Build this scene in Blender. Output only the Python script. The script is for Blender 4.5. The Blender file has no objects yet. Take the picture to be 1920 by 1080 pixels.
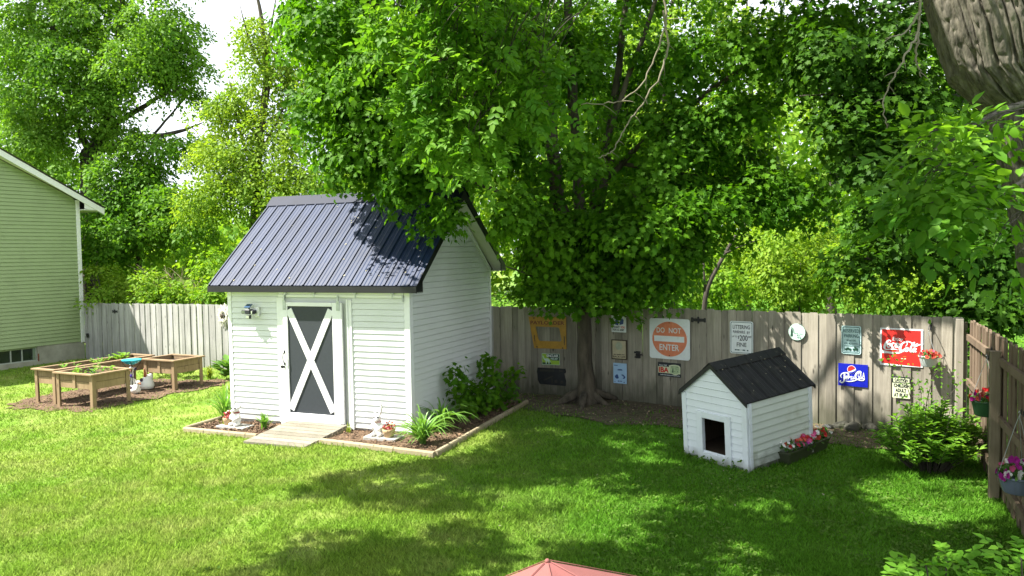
import bpy, math, random
import numpy as np
from math import sin, cos, radians, pi, sqrt, atan2

rng = np.random.default_rng(11)
random.seed(5)
scene = bpy.context.scene
COL = scene.collection
R = math.radians

# ------------------------------------------------------------------ camera
F_PX, PITCH, ROLL, CAM_H = 1445.76, 0.046611, -0.015735, 2.98
_fwd = np.array([0, cos(PITCH), -sin(PITCH)])
_up0 = np.array([0, sin(PITCH), cos(PITCH)])
_rt0 = np.array([1.0, 0, 0])
_rt = _rt0 * cos(ROLL) + _up0 * sin(ROLL)
_up = _up0 * cos(ROLL) - _rt0 * sin(ROLL)
CAM = np.array([0, 0, CAM_H])


def ray(px, py):
    return _fwd + _rt * (px - 960) / F_PX - _up * (py - 540) / F_PX


def at(px, py, y):
    """point of the place seen at that spot, y metres away"""
    d = ray(px, py)
    return CAM + d * (y / d[1])


def proj(p):
    q = np.asarray(p, float) - CAM
    w = q @ _fwd
    return 960 + F_PX * (q @ _rt) / w, 540 - F_PX * (q @ _up) / w


def zg(x):
    return np.interp(x, [-400, -30, -14, -8, -5, -1.5, 10, 400],
                     [-1.0, -.75, -.30, -.14, -.05, 0, .03, .03])


def on_ground(px, py, h=0.0):
    z = 0.0
    for _ in range(15):
        d = ray(px, py)
        p = CAM + d * ((z + h - CAM_H) / d[2])
        z = float(zg(p[0]))
    return p


cd = bpy.data.cameras.new('camera')
cam = bpy.data.objects.new('camera', cd)
COL.objects.link(cam)
cd.sensor_width = 36
cd.lens = F_PX / 1920 * 36
cd.clip_end = 2000
from mathutils import Matrix, Vector
m = Matrix((( _rt[0], _up[0], -_fwd[0], CAM[0]), (_rt[1], _up[1], -_fwd[1], CAM[1]),
            (_rt[2], _up[2], -_fwd[2], CAM[2]), (0, 0, 0, 1)))
cam.matrix_world = m
scene.camera = cam

# ------------------------------------------------------------------ light
SUN = np.array([-.556, -.075, .83])
SUN /= np.linalg.norm(SUN)
sl = bpy.data.lights.new('sun', 'SUN')
sl.energy = 5.0
sl.angle = R(0.55)
sl.color = (1.0, .95, .86)
so = bpy.data.objects.new('sun', sl)
COL.objects.link(so)
so.rotation_euler = Vector(SUN).to_track_quat('Z', 'Y').to_euler()
w = bpy.data.worlds.new('World')
scene.world = w
w.use_nodes = True
nt = w.node_tree
nt.nodes.clear()
out = nt.nodes.new('ShaderNodeOutputWorld')
bg = nt.nodes.new('ShaderNodeBackground')
sky = nt.nodes.new('ShaderNodeTexSky')
sky.sky_type = 'NISHITA'
sky.sun_disc = False
sky.sun_elevation = math.asin(SUN[2])
sky.sun_rotation = atan2(SUN[0], SUN[1])
sky.air_density = 1.0
sky.dust_density = 2.0
tc = nt.nodes.new('ShaderNodeTexCoord')
nz = nt.nodes.new('ShaderNodeTexNoise')
nz.inputs['Scale'].default_value = 2.2
nz.inputs['Detail'].default_value = 7
rp = nt.nodes.new('ShaderNodeValToRGB')
rp.color_ramp.elements[0].position = .30
rp.color_ramp.elements[1].position = .62
rp.color_ramp.elements[0].color = (.35, .35, .35, 1)
mx = nt.nodes.new('ShaderNodeMix')
mx.data_type = 'RGBA'
mx.inputs['B'].default_value = (8.2, 8.6, 9.2, 1)
nt.links.new(tc.outputs['Generated'], nz.inputs['Vector'])
nt.links.new(nz.outputs['Fac'], rp.inputs['Fac'])
nt.links.new(rp.outputs['Color'], mx.inputs['Factor'])
nt.links.new(sky.outputs['Color'], mx.inputs['A'])
nt.links.new(mx.outputs['Result'], bg.inputs['Color'])
bg.inputs['Strength'].default_value = .065
nt.links.new(bg.outputs['Background'], out.inputs['Surface'])
vs = scene.view_settings
vs.view_transform = 'Standard'
vs.look = 'None'
vs.gamma = 1
vs.exposure = 1.8
cy = scene.cycles
cy.max_bounces = 8
cy.diffuse_bounces = 4
cy.transmission_bounces = 6
cy.transparent_max_bounces = 4
cy.use_denoising = True
cy.sample_clamp_indirect = 6


# ------------------------------------------------------------------ materials
def lin(h):
    c = [int(h[i:i + 2], 16) / 255 for i in (0, 2, 4)]
    return tuple(x / 12.92 if x <= .04045 else ((x + .055) / 1.055) ** 2.4 for x in c)


MATS = {}


def mat(name, col, rough=.6, var=.12, scale=6.0, col2=None, bump=0.0, bscale=None, metal=0.0, spec=.4,
        stretch=(1, 1, 1), island=0.0, detail=6, dirt=None, dirt_amt=.5, dirt_scale=2.0, dirt_lo=.5, coord='Object', splash=None):
    if name in MATS:
        return MATS[name]
    M = bpy.data.materials.new(name)
    M.use_nodes = True
    t = M.node_tree
    N, L = t.nodes, t.links
    b = N['Principled BSDF']
    b.inputs['Roughness'].default_value = rough
    b.inputs['Metallic'].default_value = metal
    b.inputs['Specular IOR Level'].default_value = spec
    co = N.new('ShaderNodeTexCoord')
    mp = N.new('ShaderNodeMapping')
    mp.inputs['Scale'].default_value = stretch
    L.new(co.outputs[coord], mp.inputs['Vector'])
    vec = mp.outputs['Vector']
    n1 = N.new('ShaderNodeTexNoise')
    n1.inputs['Scale'].default_value = scale
    n1.inputs['Detail'].default_value = detail
    n1.inputs['Roughness'].default_value = .62
    if island:
        ge = N.new('ShaderNodeNewGeometry')
        ad = N.new('ShaderNodeVectorMath')
        ad.operation = 'MULTIPLY_ADD'
        ad.inputs[1].default_value = (17, 31, 13)
        L.new(ge.outputs['Random Per Island'], ad.inputs[0])
        L.new(vec, ad.inputs[2])
        vec = ad.outputs[0]
    L.new(vec, n1.inputs['Vector'])
    c2 = col2 or tuple(min(1, x * (1 + var)) for x in col)
    c1 = tuple(x * (1 - var) for x in col) if col2 is None else col
    r = N.new('ShaderNodeValToRGB')
    r.color_ramp.elements[0].position = .32
    r.color_ramp.elements[1].position = .68
    r.color_ramp.elements[0].color = (*c1, 1)
    r.color_ramp.elements[1].color = (*c2, 1)
    L.new(n1.outputs['Fac'], r.inputs['Fac'])
    cur = r.outputs['Color']
    if island:
        hv = N.new('ShaderNodeHueSaturation')
        ma = N.new('ShaderNodeMapRange')
        ma.inputs['To Min'].default_value = 1 - island
        ma.inputs['To Max'].default_value = 1 + island
        L.new(ge.outputs['Random Per Island'], ma.inputs['Value'])
        L.new(ma.outputs['Result'], hv.inputs['Value'])
        L.new(cur, hv.inputs['Color'])
        cur = hv.outputs['Color']
    if dirt:
        n2 = N.new('ShaderNodeTexNoise')
        n2.inputs['Scale'].default_value = dirt_scale
        n2.inputs['Detail'].default_value = 8
        L.new(co.outputs[coord], n2.inputs['Vector'])
        m2 = N.new('ShaderNodeMapRange')
        m2.inputs['From Min'].default_value = dirt_lo
        m2.inputs['From Max'].default_value = dirt_lo + .2
        m2.inputs['To Max'].default_value = dirt_amt
        L.new(n2.outputs['Fac'], m2.inputs['Value'])
        x = N.new('ShaderNodeMix')
        x.data_type = 'RGBA'
        x.inputs['B'].default_value = (*dirt, 1)
        L.new(m2.outputs['Result'], x.inputs['Factor'])
        L.new(cur, x.inputs['A'])
        cur = x.outputs['Result']
    if splash:
        # soil thrown up by rain on the lowest boards
        col_s, h_s, amt = splash
        sp = N.new('ShaderNodeSeparateXYZ')
        L.new(co.outputs[coord], sp.inputs['Vector'])
        n4 = N.new('ShaderNodeTexNoise')
        n4.inputs['Scale'].default_value = 7
        n4.inputs['Detail'].default_value = 6
        L.new(co.outputs[coord], n4.inputs['Vector'])
        q = N.new('ShaderNodeMath')
        q.operation = 'MULTIPLY_ADD'
        q.inputs[1].default_value = -h_s * 1.6
        q.inputs[2].default_value = h_s * .8
        L.new(n4.outputs['Fac'], q.inputs[0])
        q2 = N.new('ShaderNodeMath')
        q2.operation = 'ADD'
        L.new(q.outputs[0], q2.inputs[0])
        L.new(sp.outputs['Z'], q2.inputs[1])
        m3 = N.new('ShaderNodeMapRange')
        m3.inputs['From Min'].default_value = h_s
        m3.inputs['From Max'].default_value = -h_s * .2
        m3.inputs['To Max'].default_value = amt
        L.new(q2.outputs[0], m3.inputs['Value'])
        x = N.new('ShaderNodeMix')
        x.data_type = 'RGBA'
        x.inputs['B'].default_value = (*col_s, 1)
        L.new(m3.outputs['Result'], x.inputs['Factor'])
        L.new(cur, x.inputs['A'])
        cur = x.outputs['Result']
    L.new(cur, b.inputs['Base Color'])
    if bump:
        n3 = N.new('ShaderNodeTexNoise')
        n3.inputs['Scale'].default_value = bscale or scale * 3
        n3.inputs['Detail'].default_value = 5
        L.new(vec, n3.inputs['Vector'])
        bp = N.new('ShaderNodeBump')
        bp.inputs['Strength'].default_value = bump
        bp.inputs['Distance'].default_value = .01
        L.new(n3.outputs['Fac'], bp.inputs['Height'])
        L.new(bp.outputs['Normal'], b.inputs['Normal'])
    MATS[name] = M
    return M


def leaf_mat(name, c1, c2, tcol=None, trans=.42, rough=.55, nscale=.8, spec=.13, isl=.34):
    """c1..c2 leaf colours, chosen per leaf and per patch of the crown"""
    M = bpy.data.materials.new(name)
    M.use_nodes = True
    t = M.node_tree
    N, L = t.nodes, t.links
    b = N['Principled BSDF']
    b.inputs['Roughness'].default_value = rough
    b.inputs['Specular IOR Level'].default_value = spec
    ge = N.new('ShaderNodeNewGeometry')
    co = N.new('ShaderNodeTexCoord')
    n = N.new('ShaderNodeTexNoise')
    n.inputs['Scale'].default_value = nscale
    n.inputs['Detail'].default_value = 3
    L.new(co.outputs['Object'], n.inputs['Vector'])
    ad = N.new('ShaderNodeMath')
    ad.operation = 'MULTIPLY_ADD'
    ad.inputs[1].default_value = isl * 2
    ad.inputs[2].default_value = -isl
    L.new(ge.outputs['Random Per Island'], ad.inputs[0])
    a2 = N.new('ShaderNodeMath')
    a2.operation = 'MULTIPLY_ADD'
    a2.inputs[1].default_value = 2.2
    a2.inputs[2].default_value = -.6
    L.new(n.outputs['Fac'], a2.inputs[0])
    a3 = N.new('ShaderNodeMath')
    a3.operation = 'ADD'
    a3.use_clamp = True
    L.new(ad.outputs[0], a3.inputs[0])
    L.new(a2.outputs[0], a3.inputs[1])
    mx = N.new('ShaderNodeMix')
    mx.data_type = 'RGBA'
    mx.inputs['A'].default_value = (*c1, 1)
    mx.inputs['B'].default_value = (*c2, 1)
    L.new(a3.outputs[0], mx.inputs['Factor'])
    L.new(mx.outputs['Result'], b.inputs['Base Color'])
    tr = N.new('ShaderNodeBsdfTranslucent')
    tm = N.new('ShaderNodeMix')
    tm.data_type = 'RGBA'
    tm.blend_type = 'MULTIPLY'
    tm.inputs['Factor'].default_value = 1
    tm.inputs['B'].default_value = (*(tcol or (1.5, 1.45, .6)), 1)
    L.new(mx.outputs['Result'], tm.inputs['A'])
    L.new(tm.outputs['Result'], tr.inputs['Color'])
    ms = N.new('ShaderNodeMixShader')
    ms.inputs['Fac'].default_value = trans
    L.new(b.outputs['BSDF'], ms.inputs[1])
    L.new(tr.outputs['BSDF'], ms.inputs[2])
    L.new(ms.outputs['Shader'], N['Material Output'].inputs['Surface'])
    MATS[name] = M
    return M


# ------------------------------------------------------------------ mesh helpers
def rotz(a):
    return np.array([[cos(a), -sin(a), 0], [sin(a), cos(a), 0], [0, 0, 1]])


class MB:
    def __init__(s):
        s.v, s.f, s.mi, s.n = [], [], [], 0

    def add(s, V, Fs, mi=0):
        V = np.asarray(V, float).reshape(-1, 3)
        s.v.append(V)
        for f in Fs:
            s.f.append(tuple(int(i) + s.n for i in f))
            s.mi.append(mi)
        s.n += len(V)
        return s

    def box(s, x0, x1, y0, y1, z0, z1, mi=0, bev=0.0, M=None, off=None):
        if bev <= 0:
            V = np.array([[x, y, z] for z in (z0, z1) for y in (y0, y1) for x in (x0, x1)])
            Fs = [(0, 2, 3, 1), (4, 5, 7, 6), (0, 1, 5, 4), (2, 6, 7, 3), (0, 4, 6, 2), (1, 3, 7, 5)]
        else:
            b = bev
            V = []
            for (zz, ins) in ((z0, b), (z0 + b, 0), (z1 - b, 0), (z1, b)):
                a0, a1, c0, c1 = x0 + ins, x1 - ins, y0 + ins, y1 - ins
                e = b if not ins else b * .6
                V += [[a0 + e, c0, zz], [a1 - e, c0, zz], [a1, c0 + e, zz], [a1, c1 - e, zz], [a1 - e, c1, zz],
                      [a0 + e, c1, zz], [a0, c1 - e, zz], [a0, c0 + e, zz]]
            V = np.array(V)
            Fs = [tuple(range(7, -1, -1)), tuple(range(24, 32))]
            for k in range(3):
                for i in range(8):
                    j = (i + 1) % 8
                    Fs.append((k * 8 + i, k * 8 + j, k * 8 + 8 + j, k * 8 + 8 + i))
        if M is not None:
            V = V @ np.asarray(M).T
        if off is not None:
            V = V + np.asarray(off)
        return s.add(V, Fs, mi)

    def bar(s, a, b, w, h=None, mi=0, up=(0, 0, 1)):
        a, b = np.asarray(a, float), np.asarray(b, float)
        h = h or w
        d = b - a
        L = np.linalg.norm(d)
        d = d / L
        u = np.asarray(up, float)
        if abs(u @ d) > .95:
            u = np.array([1.0, 0, 0])
        x = np.cross(d, u)
        x /= np.linalg.norm(x)
        y = np.cross(x, d)
        V = []
        for p in (a, b):
            for sx, sy in ((-1, -1), (1, -1), (1, 1), (-1, 1)):
                V.append(p + x * sx * w / 2 + y * sy * h / 2)
        return s.add(V, [(3, 2, 1, 0), (4, 5, 6, 7), (0, 1, 5, 4), (1, 2, 6, 5), (2, 3, 7, 6), (3, 0, 4, 7)], mi)

    def tube(s, pts, rad, seg=8, mi=0, cap=True):
        pts = np.asarray(pts, float)
        n = len(pts)
        rad = np.broadcast_to(np.asarray(rad, float), (n,)) if np.ndim(rad) <= 1 and np.size(rad) in (1, n) else np.interp(
            np.linspace(0, 1, n), np.linspace(0, 1, len(rad)), rad)
        T = np.gradient(pts, axis=0)
        T /= np.linalg.norm(T, axis=1)[:, None] + 1e-9
        ref = np.array([0, 0, 1.0]) if abs(T[0][2]) < .8 else np.array([1.0, 0, 0])
        V = []
        an = np.linspace(0, 2 * pi, seg, endpoint=False)
        x = np.cross(ref, T[0])
        x /= np.linalg.norm(x)
        for i in range(n):
            x = x - T[i] * (x @ T[i])
            x /= np.linalg.norm(x) + 1e-9
            y = np.cross(T[i], x)
            V.append(pts[i] + rad[i] * (np.cos(an)[:, None] * x + np.sin(an)[:, None] * y))
        V = np.concatenate(V)
        Fs = []
        for i in range(n - 1):
            for j in range(seg):
                k = (j + 1) % seg
                Fs.append((i * seg + j, i * seg + k, (i + 1) * seg + k, (i + 1) * seg + j))
        if cap:
            Fs.append(tuple(range(seg - 1, -1, -1)))
            Fs.append(tuple((n - 1) * seg + j for j in range(seg)))
        return s.add(V, Fs, mi)

    def lathe(s, prof, c=(0, 0, 0), seg=24, mi=0, sx=1.0, sy=1.0, M=None, flute=0.0):
        an = np.linspace(0, 2 * pi, seg, endpoint=False)
        V = []
        for r, z in prof:
            rr = r * (1 + flute * np.cos(an * 16))
            V.append(np.stack([rr * np.cos(an) * sx, rr * np.sin(an) * sy, np.full(seg, z)], 1))
        V = np.concatenate(V)
        if M is not None:
            V = V @ np.asarray(M).T
        V = V + np.asarray(c)
        Fs = []
        for i in range(len(prof) - 1):
            for j in range(seg):
                k = (j + 1) % seg
                Fs.append((i * seg + j, i * seg + k, (i + 1) * seg + k, (i + 1) * seg + j))
        Fs.append(tuple(range(seg - 1, -1, -1)))
        Fs.append(tuple((len(prof) - 1) * seg + j for j in range(seg)))
        return s.add(V, Fs, mi)

    def ball(s, c, r, seg=14, rings=9, mi=0, M=None):
        r = np.broadcast_to(np.asarray(r, float), (3,))
        th = np.linspace(.02, pi - .02, rings)
        prof = [(sin(t), -cos(t)) for t in th]
        q = MB().lathe(prof, seg=seg)
        V = np.concatenate(q.v) * r
        if M is not None:
            V = V @ np.asarray(M).T
        return s.add(V + np.asarray(c), q.f, mi)

    def prism(s, poly, y0, y1, mi=0):
        """poly in (x, z); from y0 (front) to y1 (back)"""
        n = len(poly)
        V = [(p[0], y0, p[1]) for p in poly] + [(p[0], y1, p[1]) for p in poly]
        Fs = [tuple(range(n)), tuple(range(2 * n - 1, n - 1, -1))]
        for i in range(n):
            j = (i + 1) % n
            Fs.append((i, i + n, j + n, j))
        return s.add(V, Fs, mi)

    def flat(s, poly, y, mi=0):
        return s.add([(p[0], y, p[1]) for p in poly], [tuple(range(len(poly)))], mi)

    def ribbon(s, pts, wid, y, mi=0, sub=5):
        """painted stroke in the xz plane with varying width"""
        pts = np.asarray(pts, float)
        n = len(pts)
        t = np.linspace(0, n - 1, (n - 1) * sub + 1)
        P = []
        for u in t:
            i = min(int(u), n - 2)
            f = u - i
            p0, p1, p2, p3 = pts[max(i - 1, 0)], pts[i], pts[i + 1], pts[min(i + 2, n - 1)]
            P.append(.5 * (2 * p1 + (p2 - p0) * f + (2 * p0 - 5 * p1 + 4 * p2 - p3) * f * f + (3 * p1 - p0 - 3 * p2 + p3) * f ** 3))
        P = np.array(P)
        W = np.interp(np.linspace(0, 1, len(P)), np.linspace(0, 1, np.size(wid)), np.atleast_1d(wid)) if np.size(wid) > 1 else np.full(len(P), float(wid))
        T = np.gradient(P, axis=0)
        T /= np.linalg.norm(T, axis=1)[:, None] + 1e-9
        Nn = np.stack([-T[:, 1], T[:, 0]], 1)
        A, B = P + Nn * W[:, None] / 2, P - Nn * W[:, None] / 2
        k = len(P)
        V = [(p[0], y, p[1]) for p in A] + [(p[0], y, p[1]) for p in B]
        return s.add(V, [(i, i + 1, k + i + 1, k + i) for i in range(k - 1)], mi)

    def build(s, name, mats, parent=None, smooth=False, loc=None, rz=None):
        me = bpy.data.meshes.new(name)
        me.from_pydata(np.concatenate(s.v).tolist(), [], s.f)
        mats = mats if isinstance(mats, (list, tuple)) else [mats]
        for q in mats:
            me.materials.append(q)
        if len(mats) > 1:
            me.polygons.foreach_set('material_index', s.mi)
        if smooth:
            me.polygons.foreach_set('use_smooth', [True] * len(me.polygons))
        me.update()
        return link(name, me, parent, loc, rz)


def link(name, data, parent=None, loc=None, rz=None):
    o = bpy.data.objects.new(name, data)
    COL.objects.link(o)
    if parent is not None:
        o.parent = parent
    if loc is not None:
        o.location = [float(x) for x in loc]
    if rz is not None:
        o.rotation_euler = (0, 0, rz)
    return o


def tag(o, label=None, cat=None, group=None, kind=None):
    for k, v in (('label', label), ('category', cat), ('group', group), ('kind', kind)):
        if v:
            o[k] = v
    return o


def thing(name, label, cat, loc=(0, 0, 0), rz=0.0, group=None):
    return tag(link(name, None, None, loc, rz), label, cat, group)


def copy_tree(o, parent=None):
    c = o.copy()
    COL.objects.link(c)
    if parent is not None:
        c.parent = parent
    for ch in list(o.children):
        copy_tree(ch, c)
    return c


def fast_mesh(name, V, loops, tot, mtl, parent=None, smooth=False):
    me = bpy.data.meshes.new(name)
    me.vertices.add(len(V))
    me.vertices.foreach_set('co', np.ascontiguousarray(V, dtype=np.float32).ravel())
    me.loops.add(len(loops))
    me.loops.foreach_set('vertex_index', np.ascontiguousarray(loops, dtype=np.int32))
    me.polygons.add(len(tot))
    st = np.concatenate([[0], np.cumsum(tot)[:-1]])
    me.polygons.foreach_set('loop_start', st.astype(np.int32))
    me.polygons.foreach_set('loop_total', np.asarray(tot, dtype=np.int32))
    me.materials.append(mtl)
    if smooth:
        me.polygons.foreach_set('use_smooth', np.ones(len(tot), bool))
    me.update(calc_edges=True)
    return link(name, me, parent)


def nrm(a):
    return a / (np.linalg.norm(a, axis=-1, keepdims=True) + 1e-9)


def tmpl(polys):
    V, Fs, n = [], [], 0
    for p in polys:
        V += [tuple(q) + ((0,) if len(q) == 2 else ()) for q in p]
        Fs.append(list(range(n, n + len(p))))
        n += len(p)
    return np.array(V, float), Fs


def halves(right):
    """a leaf folded along its midrib"""
    l = [(-x, y, z) for x, y, z in right][::-1]
    # shared midrib vertices make both halves one island
    V = [tuple(q) for q in right]
    idx = []
    for q in l:
        if abs(q[0]) < 1e-6:
            idx.append([i for i, v in enumerate(V) if v == (0.0 if abs(q[0]) < 1e-6 else q[0], q[1], q[2]) or (abs(v[0]) < 1e-6 and v[1:] == q[1:])][0])
        else:
            V.append(q)
            idx.append(len(V) - 1)
    return np.array(V, float), [list(range(len(right))), idx]


T_DIAMOND = halves([(0, 0, 0), (.3, .42, .1), (0, 1, 0)])
T_OVAL = halves([(0, 0, 0), (.24, .22, .07), (.27, .55, .08), (0, 1, -.04)])
T_LANCE = halves([(0, 0, 0), (.16, .3, .05), (.14, .62, .05), (0, 1, -.05)])
T_MAPLE = halves([(0, 0, 0), (.3, -.04, .03), (.26, .16, .06), (.58, .34, .05), (.3, .46, .06), (.33, .68, .05), (.14, .64, .04), (0, 1, -.04)])


def leaf_mesh(name, P, N, T, S, template, mtl, parent=None):
    tv, tf = template
    N = nrm(N)
    T = nrm(T - N * (T * N).sum(-1, keepdims=True))
    B = np.cross(T, N)
    S = np.asarray(S)[:, None, None]
    V = P[:, None, :] + S * (tv[None, :, 0:1] * B[:, None, :] + tv[None, :, 1:2] * T[:, None, :] + tv[None, :, 2:3] * N[:, None, :])
    n, k = len(P), len(tv)
    base = (np.arange(n) * k)[:, None]
    flat = np.concatenate([np.array(f) for f in tf])
    loops = (base + flat[None, :]).ravel()
    tot = np.tile([len(f) for f in tf], n)
    return fast_mesh(name, V.reshape(-1, 3), loops, tot, mtl, parent)


def rand_dir(n):
    return nrm(rng.normal(size=(n, 3)))


_txt = {}


def text_geo(s, bold=0.0):
    k = (s, bold)
    if k not in _txt:
        cu = bpy.data.curves.new('lettering_curve', 'FONT')
        cu.body = s
        cu.resolution_u = 3
        cu.offset = bold
        o = bpy.data.objects.new('lettering_curve', cu)
        me = bpy.data.meshes.new_from_object(o)
        V = np.array([v.co[:2] for v in me.vertices])
        Fs = [tuple(p.vertices) for p in me.polygons]
        bpy.data.objects.remove(o)
        bpy.data.meshes.remove(me)
        bpy.data.curves.remove(cu)
        _txt[k] = (V, Fs)
    return _txt[k]


def add_text(mb, s, x0, x1, z0, z1, y, mi=0, bold=0.0, shear=0.0):
    V, Fs = text_geo(s, bold)
    lo, hi = V.min(0), V.max(0)
    q = (V - lo) / (hi - lo)
    x = x0 + q[:, 0] * (x1 - x0) + shear * q[:, 1] * (z1 - z0)
    z = z0 + q[:, 1] * (z1 - z0)
    mb.add(np.stack([x, np.full(len(x), y), z], 1), Fs, mi)


def fuse(mb, name, mtl, parent, voxel=.012, smooth=4, loc=None, rz=None):
    """one continuous body grown from overlapping masses"""
    me = bpy.data.meshes.new(name)
    me.from_pydata(np.concatenate(mb.v).tolist(), [], mb.f)
    o = bpy.data.objects.new(name, me)
    COL.objects.link(o)
    md = o.modifiers.new('r', 'REMESH')
    md.mode = 'VOXEL'
    md.voxel_size = voxel
    ms = o.modifiers.new('s', 'SMOOTH')
    ms.iterations = smooth
    ms.factor = .5
    dg = bpy.context.evaluated_depsgraph_get()
    me2 = bpy.data.meshes.new_from_object(o.evaluated_get(dg))
    bpy.data.objects.remove(o)
    bpy.data.meshes.remove(me)
    me2.name = name
    me2.materials.clear()
    me2.materials.append(mtl)
    me2.polygons.foreach_set('use_smooth', [True] * len(me2.polygons))
    return link(name, me2, parent, loc, rz)


def circ(cx, cz, r, n=32, rz=None):
    rz = rz or r
    return [(cx + r * cos(2 * pi * i / n), cz + rz * sin(2 * pi * i / n)) for i in range(n)]


def rrect(x0, x1, z0, z1, r, n=5):
    P = []
    for cx, cz, a in ((x1 - r, z1 - r, 0), (x0 + r, z1 - r, 90), (x0 + r, z0 + r, 180), (x1 - r, z0 + r, 270)):
        for i in range(n + 1):
            t = R(a + 90 * i / n)
            P.append((cx + r * cos(t), cz + r * sin(t)))
    return P


def bez(p0, p1, p2, n=8, jit=0.0):
    t = np.linspace(0, 1, n)[:, None]
    p0, p1, p2 = map(lambda q: np.asarray(q, float), (p0, p1, p2))
    P = (1 - t) ** 2 * p0 + 2 * t * (1 - t) * p1 + t ** 2 * p2
    if jit:
        P[1:-1] += rng.normal(0, jit, (n - 2, 3))
    return P


def siding(mb, put, z0, z1, expo, spans, lip=.019, mi=0):
    """lapped boards; put(u, off, z) -> point; spans(z) -> list of (u0, u1)"""
    n = max(1, round((z1 - z0) / expo))
    e = (z1 - z0) / n
    for i in range(n):
        a, b = z0 + i * e, z0 + (i + 1) * e
        sa, sb = spans(a + 1e-4), spans(b - 1e-4)
        if len(sa) != len(sb):
            sm = spans((a + b) / 2)
            sa = sb = sm
        for (u0, u1), (v0, v1) in zip(sa, sb):
            if u1 - u0 < .005:
                continue
            if v1 - v0 < .002:
                v0, v1 = (v0 + v1) / 2 - .001, (v0 + v1) / 2 + .001
            g, bk = min(.007, e * .08), -.013
            V = [put(u0, bk, a + g), put(u1, bk, a + g), put(u0, lip, a + g), put(u1, lip, a + g), None, None, put(v0, .001, b), put(v1, .001, b), put(v0, bk, b), put(v1, bk, b)]
            for j, uu in ((4, (u0, v0)), (5, (u1, v1))):
                V[j] = put(uu[0] + (uu[1] - uu[0]) * .45, lip * .62, a + e * .45)
            mb.add(V, [(0, 1, 3, 2), (2, 3, 5, 4), (4, 5, 7, 6), (0, 2, 4, 6, 8), (1, 9, 7, 5, 3), (6, 7, 9, 8)], mi)

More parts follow.
